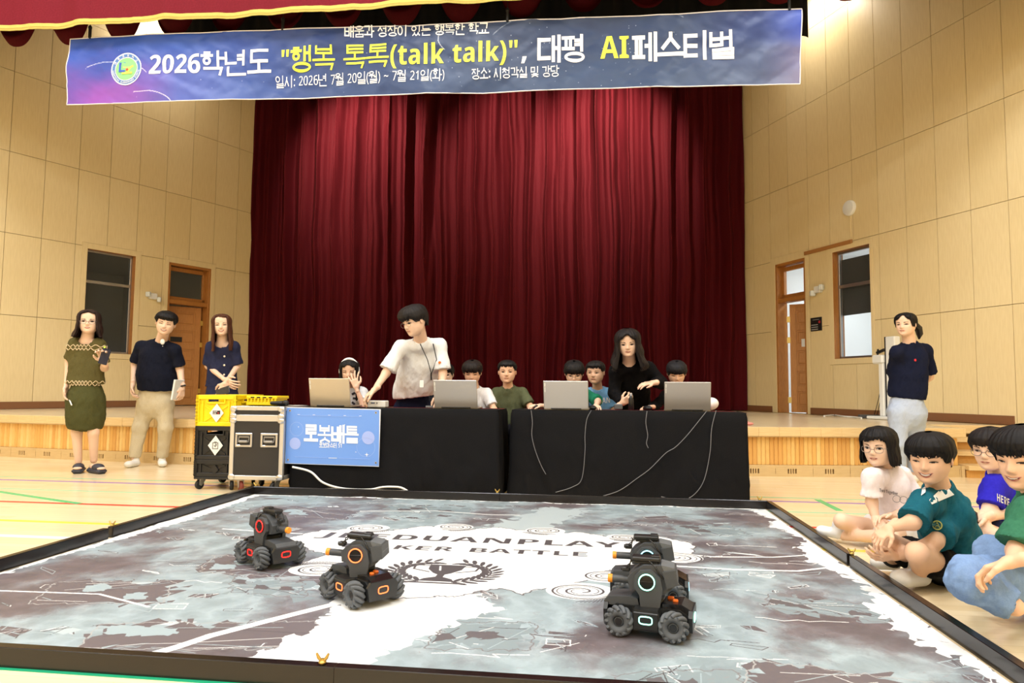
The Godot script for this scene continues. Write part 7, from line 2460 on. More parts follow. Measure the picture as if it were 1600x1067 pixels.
	d = {"label": "woman with long wavy hair in a black top leaning beside boys", "base": g0(Vector3(0.358, 0.659, -6.672)), "fd": fd, "H": 0.222, "head": Vector3(0.274, 1.245, -5.985), "face": [-4, 12, 3], "neck": Vector3(0.291, 1.107, -6.118),
		"sl": Vector3(0.174, 1.022, -6.129), "el": Vector3(0.163, 0.818, -6.162), "wl": Vector3(0.233, 0.733, -5.945), "sr": Vector3(0.465, 1.049, -6.224), "er": Vector3(0.577, 0.913, -6.227), "wr": Vector3(0.489, 0.910, -5.974),
		"tors": [[Vector3(0.314, 0.946, -6.253), 0.155], [Vector3(0.339, 0.819, -6.406), 0.145], [Vector3(0.350, 0.699, -6.517), 0.155], [Vector3(0.352, 0.650, -6.551), 0.16]], "sq": 0.62, "hem": Vector3(0.353, 0.542, -6.578), "sleeve": 1.9, "sleeve_w": 1.15, "vneck": 0.12, "scoop": 0.03, "top": blk, "top_name": "black_top", "bottom": blk, "lower": [[Vector3(0.352, 0.632, -6.562), 0.15], [Vector3(0.354, 0.541, -6.599), 0.16]], "shoe": M.black,
		"hair": {"fringe": 0.2, "part": 0.16, "long": 1.02, "from": 0.68, "thick": 0.12, "wave": 0.075, "flare": 0.5, "side": -0.1, "forward": 0.08}, "hair_c": rgb(32, 27, 27), "expr": {"open": 0.2, "lip": Color(0.5, 0.16, 0.15)}, "skin": skinA, "seed": 13, "hand": 0.15,
		"hands": [[Vector3(0.222, 0.733, -5.943), Vector3(0.75, 0.5, 0.3), Vector3(0.3, -0.3, -0.6), Vector3(0.2, 0.8, 0.4), 1.1], [Vector3(0.489, 0.910, -5.974), Vector3(-0.9, -0.12, 0.3), Vector3(0, -0.9, 0.3), Vector3(0.1, -0.3, 0.9), 0.35]]}
	stand(d, Vector3(0.356, 0.491, -6.633), Vector3(0, 0, 1), 1.0)
	person(d)

	# --- boy in black behind the last laptop
	fd = Vector3(0.0, 0, 1)
	d = {"label": "boy in black bent low behind the laptop beside the woman in black", "base": g0(Vector3(0.778, 0.667, -6.571)), "fd": fd, "s": 0.8, "H": 0.203, "head": Vector3(0.719, 1.001, -6.289), "face": [-2, 24, 0], "neck": Vector3(0.754, 0.870, -6.453),
		"sl": Vector3(0.637, 0.798, -6.444), "el": Vector3(0.520, 0.695, -6.295), "wl": Vector3(0.467, 0.702, -5.975), "sr": Vector3(0.871, 0.806, -6.472), "er": Vector3(0.926, 0.657, -6.388), "wr": Vector3(0.829, 0.596, -6.179), "tors": [[Vector3(0.759, 0.716, -6.505), 0.13], [Vector3(0.767, 0.597, -6.535), 0.125], [Vector3(0.775, 0.477, -6.564), 0.128]], "hem": Vector3(0.775, 0.406, -6.569), "top": blk, "bottom": dkc, "shoe": shoe, "sleeve": 1.92, "sleeve_w": 1.15,
		"hair": {"fringe": 0.1, "side": -0.05, "back": -0.3, "thick": 0.07, "jag": 0.03}, "hair_c": rgb(32, 31, 34), "expr": {"squint": 0.6}, "skin": skinB, "seed": 14, "hand": 0.145,
		"hands": [[Vector3(0.467, 0.702, -5.975), Vector3(-0.75, -0.05, 0.6), Vector3(0, -1, 0), Vector3(0.4, 0, 0.8), 0.7]]}
	sit(d, Vector3(0.775, 0.466, -6.565), fd, 0.8)
	person(d)

	# --- woman in navy knit at the right
	fd = Vector3(-0.5, 0, 0.86)
	d = {"label": "woman with a ponytail in a navy knit and pale blue trousers", "base": g0(Vector3(2.919, 0.323, -6.919)), "fd": fd, "H": 0.215, "head": Vector3(2.876, 1.477, -6.773), "face": [-46, 3, 0], "neck": Vector3(2.927, 1.328, -6.830),
		"sl": Vector3(2.799, 1.230, -6.801), "el": Vector3(2.853, 1.000, -7.005), "wl": Vector3(3.079, 0.892, -7.202), "sr": Vector3(3.114, 1.256, -6.939), "er": Vector3(3.186, 0.997, -7.026), "wr": Vector3(3.117, 0.886, -7.126),
		"tors": [[Vector3(2.938, 1.154, -6.853), 0.152], [Vector3(2.926, 1.016, -6.861), 0.148], [Vector3(2.918, 0.877, -6.880), 0.155], [Vector3(2.912, 0.817, -6.884), 0.158]], "sq": 0.64, "hem": Vector3(2.912, 0.793, -6.885), "sleeve": 0.86, "sleeve_w": 1.22, "top": cloth(rgb(20, 24, 44), rgb(27, 32, 54), 0.95, 60.0), "top_name": "knit_top", "bottom": cloth(rgb(172, 184, 206), rgb(184, 196, 216), 0.85), "lower": [[Vector3(2.912, 0.733, -6.890), 0.145], [Vector3(2.912, 0.661, -6.895), 0.166]],
		"legs": [[Vector3(2.826, 0.654, -6.864), Vector3(2.817, 0.356, -6.864), Vector3(2.832, 0.078, -6.905)], [Vector3(3.006, 0.655, -6.927), Vector3(2.994, 0.353, -6.946), Vector3(2.997, 0.072, -6.986)]], "pants_w": 1.0, "pants": 1.9, "shoes": [[Vector3(2.847, 0.028, -6.930), Vector3(2.730, 0.042, -6.753), 0.95], [Vector3(2.997, 0.024, -6.989), Vector3(2.876, 0.038, -6.812), 0.95]], "shoe": mat(rgb(240, 240, 238), 0.6),
		"hair": {"fringe": 0.2, "part": 0.2, "part_at": 0.1, "side": -0.1, "back": -0.25, "thick": 0.05, "jag": 0.01}, "hair_c": blackhair, "expr": {"smile": 0.4, "squint": 0.4}, "skin": skinA, "seed": 15, "arm": 0.92}
	t = person(d)
	b = MB.new()
	b.tube([Vector3(3.008, 1.490, -6.889), Vector3(3.053, 1.457, -6.927), Vector3(3.069, 1.403, -6.943), Vector3(3.063, 1.354, -6.946)], [0.028, 0.034, 0.03, 0.006], 12)
	put(t, "ponytail", b, mat(blackhair, 0.45), d.base)
	b = MB.new()
	b.ellip(Vector3(2.847, 1.146, -6.590), Vector3(0.011, 0.012, 0.002), Basis(), 8, 6)
	snap_on(d, b, fd, 0.006)
	put(d.shirt_node, "emblem", b, mat(rgb(214, 40, 50), 0.7), Vector3.ZERO)
	build_kids(skinA, skinB, blackhair, wire, whitec, dkc)

func build_kids(skinA: Color, skinB: Color, blackhair: Color, wire: Material, whitec: Material, dkc: Material) -> void:
	var d := {}
	var fd := Vector3.BACK
	var b: MB
	# --- girl in white tee, cross-legged
	fd = Vector3(-0.75, 0, 0.66)
	var pale := cloth(rgb(236, 224, 228), rgb(244, 234, 237), 0.9)
	var clog := mat(rgb(226, 228, 232), 0.5)
	d = {"label": "girl with bobbed hair and glasses sitting cross-legged in a pale tee", "base": Vector3(1.677, 0.000, -4.172), "fd": fd, "s": 0.82, "cell": 0.01, "H": 0.203, "head": Vector3(1.545, 0.549, -4.008), "face": [-46, 6, 0], "neck": Vector3(1.613, 0.445, -4.084),
		"sl": Vector3(1.491, 0.392, -3.972), "el": Vector3(1.488, 0.250, -3.981), "wl": Vector3(1.492, 0.178, -3.946), "sr": Vector3(1.747, 0.374, -4.226), "er": Vector3(1.827, 0.205, -4.208), "wr": Vector3(1.581, 0.186, -3.956),
		"tors": [[Vector3(1.628, 0.321, -4.114), 0.12], [Vector3(1.651, 0.211, -4.145), 0.115], [Vector3(1.681, 0.117, -4.176), 0.125]], "sq": 0.7, "hem": Vector3(1.681, 0.063, -4.179), "sleeve": 0.78, "sleeve_w": 1.2, "top": pale, "top_name": "tee_shirt",
		"legs": [[Vector3(1.628, 0.071, -4.132), Vector3(1.347, 0.137, -4.032), Vector3(1.580, 0.030, -4.149)], [Vector3(1.726, 0.059, -4.205), Vector3(1.523, 0.101, -3.834), Vector3(1.379, 0.043, -4.103)]], "leg": 0.98, "bottom": cloth(rgb(232, 232, 234), rgb(240, 240, 242), 0.9), "bottom_name": "shorts", "pants": 0.45, "lower": [[Vector3(1.681, 0.070, -4.179), 0.125], [Vector3(1.681, 0.048, -4.180), 0.125]], "floor_cut": 0.004,
		"shoes": [[Vector3(1.354, 0.050, -4.120), Vector3(1.288, 0.055, -4.172), 1.05, true]], "shoe": clog, "shoe_name": "clog",
		"hair": {"fringe": 0.2, "part": 0.06, "part_at": 0.3, "long": 0.46, "from": 0.85, "thick": 0.07, "flare": 0.12, "jag": 0.04}, "hair_c": rgb(22, 20, 21), "expr": {"feat": 1.0, "open": 0.25}, "glasses": wire, "rim": 0.006, "skin": skinA, "seed": 16, "hand": 0.135,
		"hands": [[Vector3(1.492, 0.178, -3.946), Vector3(0.1, -0.6, 0.7), Vector3(0, -0.9, -0.2), Vector3(0.8, 0, 0.3), 0.4], [Vector3(1.581, 0.186, -3.956), Vector3(-0.95, -0.1, 0.25), Vector3(0, -1, 0), Vector3(-0.2, 0.4, 0.8), 0.5]]}
	person(d)
	print_on(d, "Two Together", Vector3(1.480, 0.327, -3.853), Vector3(1.612, 0.296, -3.953), 0.024, mat(rgb(70, 68, 74), 0.8), "print", 0.1, true)
	b = MB.new()
	for q in 3:
		var path := []
		for k in 13: path.append(Vector3(1.439, 0.283, -3.750) + Vector3(0.035 * (q - 1) + 0.02 * cos(k * TAU / 12), 0.018 * sin(k * TAU / 12) - 0.004 * q, 0.0))
		b.tube(path, 0.0014, 4)
	snap_on(d, b, fd, 0.005)
	put(d.shirt_node, "print", b, mat(rgb(120, 118, 124), 0.8), Vector3.ZERO)

	# --- boy in teal jersey
	fd = Vector3(-0.72, -0.1, 0.68)
	var teal := cloth(rgb(22, 86, 104), rgb(30, 100, 118), 0.8)
	d = {"label": "smiling boy in a teal jersey and black shorts hugging his knees", "base": Vector3(1.546, 0.000, -3.370), "fd": fd, "s": 0.84, "cell": 0.009, "H": 0.202, "head": Vector3(1.407, 0.571, -3.121), "face": [-42, 10, 0], "neck": Vector3(1.482, 0.455, -3.219),
		"sl": Vector3(1.368, 0.390, -3.108), "el": Vector3(1.295, 0.315, -3.044), "wl": Vector3(1.223, 0.286, -3.078), "sr": Vector3(1.619, 0.348, -3.364), "er": Vector3(1.409, 0.229, -3.104), "wr": Vector3(1.285, 0.149, -3.175),
		"tors": [[Vector3(1.521, 0.310, -3.274), 0.122], [Vector3(1.586, 0.184, -3.351), 0.118], [Vector3(1.636, 0.080, -3.405), 0.128]], "sq": 0.72, "hem": Vector3(1.655, 0.034, -3.431), "hem_n": Vector3(0.1, -1, 0), "sleeve": 0.9, "sleeve_w": 1.3, "crease": 0.01, "top": teal, "top_name": "jersey",
		"legs": [[Vector3(1.570, 0.045, -3.420), Vector3(1.236, 0.213, -3.185), Vector3(1.355, 0.078, -3.391)], [Vector3(1.614, 0.044, -3.385), Vector3(1.304, 0.194, -3.033), Vector3(1.407, 0.055, -3.237)]], "leg": 1.04, "bottom": cloth(rgb(16, 16, 18), rgb(24, 24, 26), 0.85), "bottom_name": "shorts", "pants": 0.62, "pants_w": 1.04, "lower": [[Vector3(1.624, 0.051, -3.406), 0.128], [Vector3(1.592, 0.049, -3.361), 0.128]], "floor_cut": 0.004,
		"shoes": [[Vector3(1.392, 0.049, -3.226), Vector3(1.302, 0.056, -3.174), 1.3, true], [Vector3(1.375, 0.051, -3.456), Vector3(1.321, 0.049, -3.469), 1.05, true]], "shoe": mat(rgb(224, 222, 218), 0.6), "shoe_name": "sports_shoe",
		"hair": {"fringe": 0.12, "side": -0.04, "back": -0.26, "thick": 0.075, "jag": 0.045}, "hair_c": rgb(20, 18, 19), "expr": {"feat": 1.0, "smile": 1.0, "open": 0.75, "squint": 0.45, "look": -0.3}, "skin": skinB, "seed": 17, "hand": 0.132, "hcell": 0.004,
		"hands": [[Vector3(1.223, 0.286, -3.078), Vector3(-0.75, -0.6, 0.1), Vector3(0.1, -0.6, -0.6), Vector3(0.2, -0.2, 0.9), 0.7], [Vector3(1.285, 0.149, -3.175), Vector3(-0.9, -0.1, 0.05), Vector3(0.1, -0.5, -0.7), Vector3(-0.2, 0.6, 0.6), 0.55]]}
	var t := person(d)
	# black socks, white yoke, badge
	b = MB.new()
	b.cyl(Vector3(1.345, 0.092, -3.378), Vector3(1.343, 0.066, -3.390), 0.038, 14, 0.006)
	put(t, "sock", b, mat(rgb(20, 20, 22), 0.9), d.base)
	b = MB.new()
	b.cyl(Vector3(1.413, 0.080, -3.236), Vector3(1.409, 0.052, -3.248), 0.036, 14, 0.006)
	put(t, "sock", b, mat(rgb(20, 20, 22), 0.9), d.base)
	var f: Field = d.shirt_field
	for q in [[Vector3(1.418, 0.474, -3.028), Vector3(1.455, 0.433, -3.035), Vector3(1.340, 0.401, -2.973), Vector3(1.329, 0.419, -2.970)], [Vector3(1.301, 0.465, -2.964), Vector3(1.316, 0.475, -2.965), Vector3(1.290, 0.457, -2.912), Vector3(1.273, 0.444, -2.911)]]:
		b = MB.new()
		var pts := PackedVector3Array()
		for j in 8:
			for i in 8:
				var p: Vector3 = q[0].lerp(q[1], i / 7.0).lerp(q[3].lerp(q[2], i / 7.0), j / 7.0)
				var dr := (p - Vector3(0, 0.85, 0)).normalized()
				pts.append(f.snap(p - dr * 0.2, dr, 0.8) - dr * 0.006)
		b.grid(8, 8, pts, false, true)
		put(d.shirt_node, "shoulder_stripe", b, M.white, Vector3.ZERO)
	var o := Vector3(1.366, 0.316, -2.992)
	var bd := (Vector3(0, 0.85, 0) - o).normalized()
	b = MB.new()
	flat_disc(b, o, Vector3(0.94, 0, 0.2), Vector3.UP, 0.0, 0.02, 20)
	snap_on(d, b, bd, 0.007)
	put(d.shirt_node, "badge", b, mat(rgb(52, 96, 88), 0.7), Vector3.ZERO)
	b = MB.new()
	flat_disc(b, o, Vector3(0.94, 0, 0.2), Vector3.UP, 0.0155, 0.02, 24)
	for l in [[-0.009, -0.01, 0.0, 0.012], [0.009, -0.01, 0.0, 0.012], [-0.005, -0.002, 0.005, -0.002]]: b.tube([o + Vector3(l[0], l[1], 0), o + Vector3(l[2], l[3], 0)], 0.0014, 4)
	snap_on(d, b, bd, 0.009)
	put(d.shirt_node, "badge", b, mat(rgb(206, 206, 110), 0.7), Vector3.ZERO)

	# --- boy in blue tee with glasses
	fd = Vector3(-0.7, 0, 0.7)
	var blue := cloth(rgb(42, 36, 176), rgb(52, 46, 196), 0.85)
	d = {"label": "boy with round glasses in a bright blue lettered tee", "base": Vector3(2.186, 0.000, -4.039), "fd": fd, "s": 0.84, "cell": 0.01, "H": 0.2, "head": Vector3(1.961, 0.569, -3.714), "face": [-52, 8, 0], "neck": Vector3(2.049, 0.455, -3.814),
		"sl": Vector3(1.954, 0.399, -3.685), "el": Vector3(1.906, 0.285, -3.646), "wl": Vector3(1.801, 0.251, -3.535), "sr": Vector3(2.227, 0.375, -3.962), "er": Vector3(2.146, 0.243, -3.840), "wr": Vector3(1.819, 0.267, -3.516),
		"tors": [[Vector3(2.093, 0.321, -3.848), 0.125], [Vector3(2.131, 0.218, -3.890), 0.12], [Vector3(2.163, 0.125, -3.921), 0.128]], "sq": 0.72, "hem": Vector3(2.169, 0.076, -3.935), "sleeve": 0.86, "sleeve_w": 1.22, "top": blue, "top_name": "tee_shirt",
		"legs": [[Vector3(2.069, 0.106, -3.840), Vector3(1.808, 0.199, -3.499), Vector3(1.891, 0.106, -3.556)], [Vector3(2.189, 0.089, -3.937), Vector3(1.827, 0.175, -3.422), Vector3(1.837, 0.100, -3.549)]], "leg": 1.0, "bottom": cloth(rgb(30, 34, 62), rgb(38, 44, 74), 0.9), "bottom_name": "shorts", "pants": 0.66, "lower": [[Vector3(2.157, 0.093, -3.912), 0.128], [Vector3(2.120, 0.089, -3.868), 0.128]], "floor_cut": 0.004,
		"hair": {"fringe": 0.15, "side": -0.04, "back": -0.28, "thick": 0.075, "jag": 0.05}, "hair_c": rgb(30, 26, 26), "expr": {"feat": 1.0, "squint": 0.25, "look": -0.3}, "glasses": mat(rgb(120, 110, 112), 0.35, 0.5), "rim": 0.006, "rim_shape": 2.0, "skin": skinA, "seed": 18, "hand": 0.148,
		"hands": [[Vector3(1.801, 0.251, -3.535), Vector3(-0.7, -0.6, 0.3), Vector3(0, -0.8, -0.4), Vector3(0.1, -0.2, 0.9), 0.5], [Vector3(1.819, 0.267, -3.516), Vector3(-0.9, -0.3, 0.1), Vector3(0, -1, 0), Vector3(0, 0.2, 0.9), 0.5]]}
	t = person(d)
	print_on(d, "HERE", Vector3(1.888, 0.340, -3.549), Vector3(2.011, 0.297, -3.668), 0.05, M.white, "print", 0.14, true)
	b = MB.new()
	b.box(Vector3(1.755, 0.267, -3.487), Vector3(0.03, 0.065, 0.03), 0.01, Basis(Vector3.BACK, 0.1))
	put(t, "wristwatch", b, M.black, d.base)

	# --- boy in green tee and jeans at the edge
	fd = Vector3(-0.8, -0.05, 0.6)
	var moss := cloth(rgb(50, 104, 80), rgb(60, 118, 92), 0.9)
	var jean := cloth(rgb(112, 140, 184), rgb(130, 158, 200), 0.85, 60.0)
	d = {"label": "boy in a green tee and blue jeans sitting cross-legged", "base": Vector3(1.661, 0.000, -2.964), "fd": fd, "s": 0.9, "cell": 0.01, "H": 0.215, "head": Vector3(1.519, 0.618, -2.667), "face": [-62, 10, 0], "neck": Vector3(1.603, 0.511, -2.745),
		"sl": Vector3(1.478, 0.445, -2.573), "el": Vector3(1.406, 0.318, -2.532), "wl": Vector3(1.305, 0.320, -2.378), "sr": Vector3(1.839, 0.391, -2.944), "er": Vector3(1.816, 0.256, -2.890), "wr": Vector3(1.552, 0.248, -2.616),
		"tors": [[Vector3(1.658, 0.367, -2.782), 0.14], [Vector3(1.703, 0.240, -2.837), 0.14], [Vector3(1.744, 0.134, -2.889), 0.145]], "sq": 0.74, "hem": Vector3(1.749, 0.105, -2.892), "sleeve": 0.86, "sleeve_w": 1.35, "top": moss, "top_name": "tee_shirt",
		"legs": [[Vector3(1.598, 0.173, -2.768), Vector3(1.248, 0.223, -2.519), Vector3(1.359, 0.153, -2.477)], [Vector3(1.809, 0.118, -2.959), Vector3(1.471, 0.253, -2.767), Vector3(1.469, 0.095, -2.858)]], "leg": 1.05, "bottom": jean, "bottom_name": "jeans", "pants": 1.96, "pants_w": 1.12, "crease2": 0.014, "lower": [[Vector3(1.716, 0.135, -2.866), 0.145], [Vector3(1.671, 0.136, -2.820), 0.145]], "floor_cut": 0.004,
		"hair": {"fringe": 0.12, "side": -0.05, "back": -0.28, "thick": 0.08, "jag": 0.04}, "hair_c": rgb(20, 18, 19), "expr": {"feat": 1.0, "smile": 0.9, "open": 0.4, "squint": 0.5}, "skin": skinB, "seed": 19, "hand": 0.155,
		"hands": [[Vector3(1.305, 0.320, -2.378), Vector3(-0.5, -0.3, -0.4), Vector3(0, -0.9, 0.1), Vector3(-0.5, 0.1, 0.7), 0.8]], "shoe": whitec}
	person(d)

# ---------------------------------------------------------------- small things
func line_thing(called: String, label: String, cat: String, path: Array, r: float, m: Material, group := "") -> void:
	var c := Curve3D.new()
	c.bake_interval = 0.02
	for k in path.size():
		var a: Vector3 = path[maxi(k - 1, 0)]
		var d: Vector3 = path[mini(k + 1, path.size() - 1)]
		var t := (d - a) / 6.0
		c.add_point(path[k], -t, t)
	var b := MB.new()
	b.tube(Array(c.get_baked_points()), r, 6)
	tag(obj(called, b, m), label, cat, group)

func build_small() -> void:
	var fl_ := Transform3D(Basis(DL, Vector3.UP, DL.cross(Vector3.UP)), LA)
	var fr := Transform3D(Basis(DR, Vector3.UP, DR.cross(Vector3.UP)), RA)
	var b := MB.new()
	var whitep := mat(rgb(236, 236, 232), 0.4)
	var greyc := mat(rgb(120, 120, 124), 0.5)
	# round wall speaker
	var t := thing("wall_speaker", "round white wall speaker above the right window", "speaker")
	t.transform = fr * Transform3D(Basis(), Vector3(2.596, 3.54, 0.0))
	b.lathe([Vector2(0.001, 0.05), Vector2(0.095, 0.045), Vector2(0.112, 0.03), Vector2(0.115, 0.0)], 32, Transform3D(Basis(Vector3.RIGHT, PI / 2), Vector3.ZERO))
	obj("grille", b, whitep, t)
	b = MB.new()
	b.box(Vector3(0.0, -0.27, 0.004), Vector3(0.012, 0.32, 0.008), 0.002)
	obj("cable_duct", b, M.panel[0], t)
	# emergency lamps
	for q in [[fl_, -1.0, 2.03, 2.37, "white twin emergency lamp between left window and left door"], [fr, 1.0, 1.96, 2.42, "white twin emergency lamp beside the right door"]]:
		t = thing("emergency_lamp", q[4], "lamp", Vector3.ZERO, 0.0, "emergency lamps")
		t.transform = q[0] * Transform3D(Basis(), Vector3(q[2], q[3], 0))
		b = MB.new()
		b.box(Vector3(0, 0, q[1] * 0.035), Vector3(0.13, 0.1, 0.07), 0.01)
		obj("housing", b, whitep, t)
		for s: float in [-1.0, 1.0]:
			b = MB.new()
			b.box(Vector3(s * 0.095, (-0.05 if s < 0.0 else 0.02), q[1] * 0.06), Vector3(0.06, 0.085, 0.08), 0.012, Basis(Vector3.UP, s * 0.4))
			obj("lamp_head", b, mat(rgb(222, 228, 228), 0.25), t)
	# black notice plate
	t = thing("notice_plate", "square black plate with white lines beside the right door", "sign")
	t.transform = fr * Transform3D(Basis(), Vector3(1.87, 1.89, 0.0))
	b = MB.new()
	b.box(Vector3(0, 0, 0.006), Vector3(0.235, 0.21, 0.012), 0.002)
	obj("plate", b, M.black, t)
	for k in 4:
		b = MB.new()
		b.box(Vector3(-0.03 if k else 0.0, [0.07, -0.01, -0.045, -0.08][k], 0.0125), Vector3(0.14, 0.012 if k else 0.006, 0.002))
		obj("text_line", b, mat(rgb(170, 170, 168), 0.6), t)
	b = MB.new()
	flat_disc(b, Vector3(0.075, 0.03, 0.0125), Vector3.RIGHT, Vector3.UP, 0.0, 0.022, 16)
	obj("red_mark", b, mat(rgb(190, 40, 50), 0.6), t)
	# white stand with a bracket behind the woman
	t = thing("equipment_stand", "white upright stand with black bracket behind the ponytailed woman", "stand", Vector3(3.820, 0.617, -9.586))
	t.position.y = SH
	t.rotation.y = deg_to_rad(24.5 - 90.0)
	b = MB.new()
	b.box(Vector3(0, 0.02, 0), Vector3(0.4, 0.04, 0.34), 0.01)
	obj("foot", b, whitep, t)
	b = MB.new()
	b.box(Vector3(0.1, 0.56, 0), Vector3(0.15, 1.05, 0.1), 0.01)
	obj("panel", b, whitep, t)
	b = MB.new()
	b.box(Vector3(0.02, 0.56, 0.0), Vector3(0.03, 1.05, 0.09), 0.004)
	obj("black_edge", b, M.black, t)
	b = MB.new()
	b.box(Vector3(-0.04, 0.4, 0.03), Vector3(0.08, 0.72, 0.08), 0.012)
	b.box(Vector3(-0.08, 0.79, 0.03), Vector3(0.18, 0.12, 0.12), 0.02)
	obj("arm", b, whitep, t)
	b = MB.new()
	b.box(Vector3(-0.06, 0.9, 0.03), Vector3(0.14, 0.03, 0.05), 0.006, Basis(Vector3.BACK, 0.3))
	b.cyl(Vector3(-0.12, 0.85, 0.03), Vector3(-0.11, 0.93, 0.03), 0.012, 8)
	obj("bracket", b, M.black, t)
	# power strip and cables on the stage
	b = MB.new()
	var ps := Vector3(3.707, 0.490, -9.886)
	b.box(ps + Vector3(0, 0.025, 0), Vector3(0.3, 0.05, 0.07), 0.008, Basis(Vector3.UP, -0.1))
	tag(obj("power_strip", b, mat(rgb(70, 70, 72), 0.5)), "dark power strip lying on the stage floor", "power strip")
	line_thing("white_cable", "white cable lying along the right wall on the stage", "cable", [Vector3(3.248, 0.497, -10.328), Vector3(3.534, 0.497, -10.801), Vector3(3.500, 0.497, -10.300), Vector3(3.566, 0.497, -10.096), Vector3(3.548, 0.497, -9.767)], 0.012, whitep)
	for k in 2: line_thing("thin_cable", "thin dark cable hanging from the white stand to the power strip", "cable", [Vector3(3.809, 1.083, -9.730), Vector3(3.793, 0.852, -9.766) + Vector3(0.02 * k, 0, 0), Vector3(3.758, 0.662, -9.794) + Vector3(0.03 * k, 0, 0), ps + Vector3(0.05 + 0.04 * k, 0.05, 0)], 0.004, M.black, "stand cables")
	# pink cloth on the stage edge
	b = MB.new()
	var pc := Vector3(1.561, 0.490, -7.542)
	b.ellip(pc + Vector3(0, 0.02, 0), Vector3(0.05, 0.028, 0.04), Basis(), 12, 8)
	b.ellip(pc + Vector3(0.05, 0.012, 0.01), Vector3(0.05, 0.016, 0.03), Basis(Vector3.UP, 0.5), 12, 8)
	tag(obj("crumpled_cloth", b, mat(rgb(232, 150, 140), 0.9)), "crumpled pink cloth lying on the stage edge beside the black drape", "cloth")
	# chair in the side room
	t = thing("office_chair", "dark chair seen through the right window", "chair")
	t.transform = fr * Transform3D(Basis(Vector3.UP, 0.5), Vector3(2.2, SH, -1.1))
	b = MB.new()
	b.box(Vector3(0, 0.45, 0), Vector3(0.46, 0.08, 0.46), 0.02)
	obj("seat", b, M.black, t)
	b = MB.new()
	b.box(Vector3(0.0, 0.8, -0.22), Vector3(0.44, 0.6, 0.07), 0.03, Basis(Vector3.BACK, 0.12))
	obj("backrest", b, M.black, t)
	b = MB.new()
	b.cyl(Vector3(0, 0.05, 0), Vector3(0, 0.42, 0), 0.03, 12)
	obj("column", b, M.black, t)
	for k in 5:
		b = MB.new()
		b.tube([Vector3(0, 0.09, 0), Vector3(cos(k * TAU / 5) * 0.28, 0.03, sin(k * TAU / 5) * 0.28)], [0.025, 0.02], 8)
		obj("leg", b, M.black, t)
	# white cable before the first drape
	line_thing("white_cable", "white cable looping along the floor below the blue sign", "cable", [Vector3(-2.400, 0.211, -5.262), Vector3(-2.250, 0.177, -5.262), Vector3(-2.141, 0.094, -5.262), Vector3(-1.982, 0.053, -5.262), Vector3(-1.773, 0.049, -5.262), Vector3(-1.660, 0.071, -5.262), Vector3(-1.578, 0.076, -5.262), Vector3(-1.506, 0.071, -5.262), Vector3(-1.447, 0.044, -5.255)], 0.0085, whitep)
	# thin cables over the second drape
	for q in [
		[Vector3(-0.511, 0.679, -5.452), Vector3(-0.500, 0.583, -5.451), Vector3(-0.504, 0.482, -5.451), Vector3(-0.478, 0.371, -5.449), Vector3(-0.431, 0.252, -5.446), Vector3(-0.390, 0.179, -5.443)],
		[Vector3(-0.035, 0.686, -5.418), Vector3(-0.070, 0.615, -5.421), Vector3(-0.084, 0.491, -5.422), Vector3(-0.084, 0.367, -5.422), Vector3(-0.109, 0.153, -5.424), Vector3(-0.183, 0.087, -5.429), Vector3(-0.313, 0.042, -5.438)],
		[Vector3(0.392, 0.687, -5.389), Vector3(0.382, 0.599, -5.389), Vector3(0.396, 0.501, -5.388), Vector3(0.386, 0.442, -5.389), Vector3(0.400, 0.404, -5.388)],
		[Vector3(0.838, 0.699, -5.357), Vector3(0.767, 0.606, -5.362), Vector3(0.681, 0.498, -5.368), Vector3(0.600, 0.414, -5.374), Vector3(0.529, 0.368, -5.379), Vector3(0.414, 0.249, -5.387), Vector3(0.317, 0.173, -5.394), Vector3(0.172, 0.070, -5.404), Vector3(-0.005, 0.010, -5.416)],
		[Vector3(0.903, 0.700, -5.353), Vector3(0.869, 0.559, -5.355), Vector3(0.853, 0.367, -5.356), Vector3(0.795, 0.141, -5.360), Vector3(0.668, 0.022, -5.369), Vector3(0.494, 0.039, -5.381)]]:
		line_thing("loose_cable", "thin grey cable trailing down the front of the cabled drape", "cable", q, 0.0028, greyc, "cables down the drape")
	# things on the tables
	var ty := TH + 0.012
	t = thing("router_box", "white router box between the headband girl and the leaning man", "box", Vector3(-1.804, 0.701, -5.565))
	t.position.y = ty
	b = MB.new()
	b.box(Vector3(0, 0.028, 0), Vector3(0.15, 0.056, 0.1), 0.006)
	obj("case", b, whitep, t)
	b = MB.new()
	b.box(Vector3(-0.03, 0.036, 0.0505), Vector3(0.035, 0.01, 0.002))
	b.box(Vector3(0.005, 0.036, 0.0505), Vector3(0.012, 0.008, 0.002))
	obj("port", b, mat(rgb(90, 100, 130), 0.5), t)
	var mi := 0
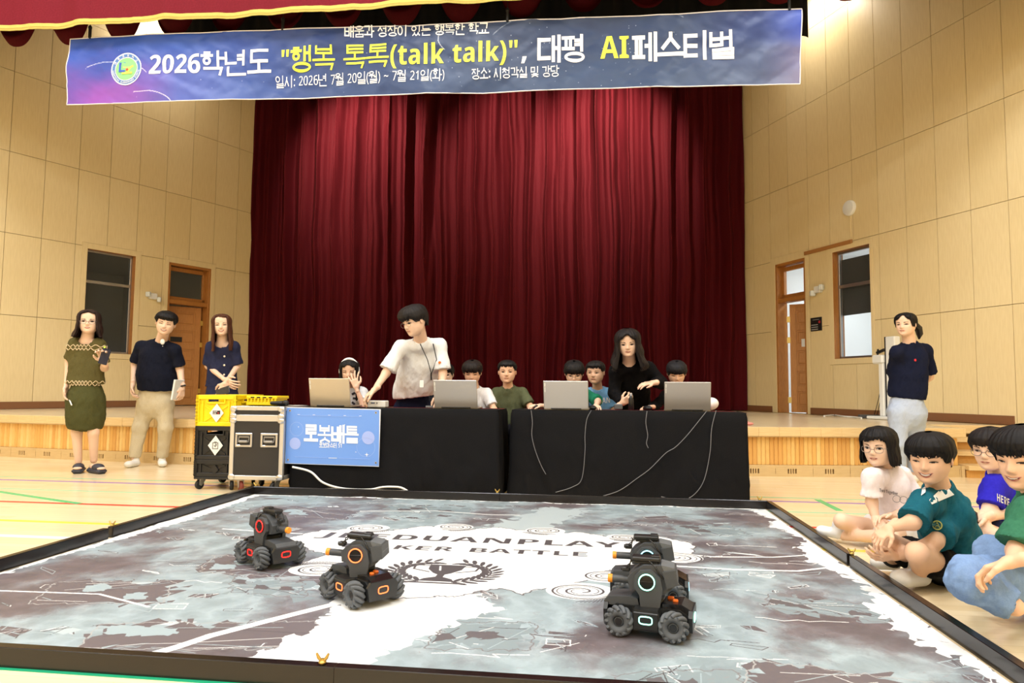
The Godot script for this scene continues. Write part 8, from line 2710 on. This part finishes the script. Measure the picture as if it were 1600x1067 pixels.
	for q in [[Vector3(-0.497, 0.696, -5.767), "black mouse under the hand beside the army green boy"], [Vector3(-0.026, 0.698, -5.723), "black mouse under the hand of the green sleeve"], [Vector3(0.431, 0.694, -5.860), "black mouse under the hand of the boy in black"]]:
		t = thing("mouse", q[1], "mouse", q[0], 0.3 * mi)
		t.position.y = ty
		mi += 1
		b = MB.new()
		b.ellip(Vector3(0, 0.012, 0), Vector3(0.03, 0.022, 0.055), Basis(), 14, 8)
		obj("shell", b, M.black, t)
		b = MB.new()
		b.cyl(Vector3(-0.004, 0.032, 0.025), Vector3(0.004, 0.032, 0.025), 0.008, 10)
		obj("scroll_wheel", b, greyc, t)
	t = thing("small_device", "small grey box on the table before the light blue tee", "device", Vector3(0.186, 0.703, -5.809))
	t.position.y = ty
	b = MB.new()
	b.box(Vector3(0, 0.022, 0), Vector3(0.07, 0.044, 0.06), 0.006)
	obj("case", b, mat(rgb(84, 86, 90), 0.4), t)
	b = MB.new()
	b.box(Vector3(0, 0.0445, 0), Vector3(0.05, 0.003, 0.04), 0.001)
	obj("top_plate", b, mat(rgb(150, 154, 160), 0.35), t)
	t = thing("dark_bottle", "dark slim bottle held by the woman in black", "bottle", Vector3(0.293, 0.704, -5.843))
	t.position.y = ty
	b = MB.new()
	b.lathe([Vector2(0.001, 0.0), Vector2(0.022, 0.0), Vector2(0.022, 0.085), Vector2(0.014, 0.1), Vector2(0.012, 0.115), Vector2(0.001, 0.115)], 18)
	obj("body", b, mat(rgb(22, 22, 26), 0.3), t)
	b = MB.new()
	b.cyl(Vector3(0, 0.113, 0), Vector3(0, 0.135, 0), 0.011, 12, 0.002)
	obj("cap", b, mat(rgb(180, 180, 184), 0.3), t)
	b = MB.new()
	b.ellip(Vector3(0.980, 0.722, -6.087) * Vector3(1, 0, 1) + Vector3(0, ty + 0.05, 0), Vector3(0.07, 0.055, 0.06), Basis(Vector3.BACK, 0.15), 16, 10)
	tag(obj("white_pouch", b, mat(rgb(238, 238, 236), 0.7)), "rounded white pouch beside the laptop of the boy in black", "pouch")
	b = MB.new()
	var pth := []
	for k in 40: pth.append(Vector3(-1.327, 0.695, -5.402) * Vector3(1, 0, 1) + Vector3(0.03 * cos(k * 0.9), ty + 0.008 + 0.012 * absf(sin(k * 0.37)), 0.02 * sin(k * 0.9)))
	b.tube(pth, 0.0022, 5)
	tag(obj("cable_coil", b, greyc), "small coil of grey cable beside the laptop of the white shirted boy", "cable")
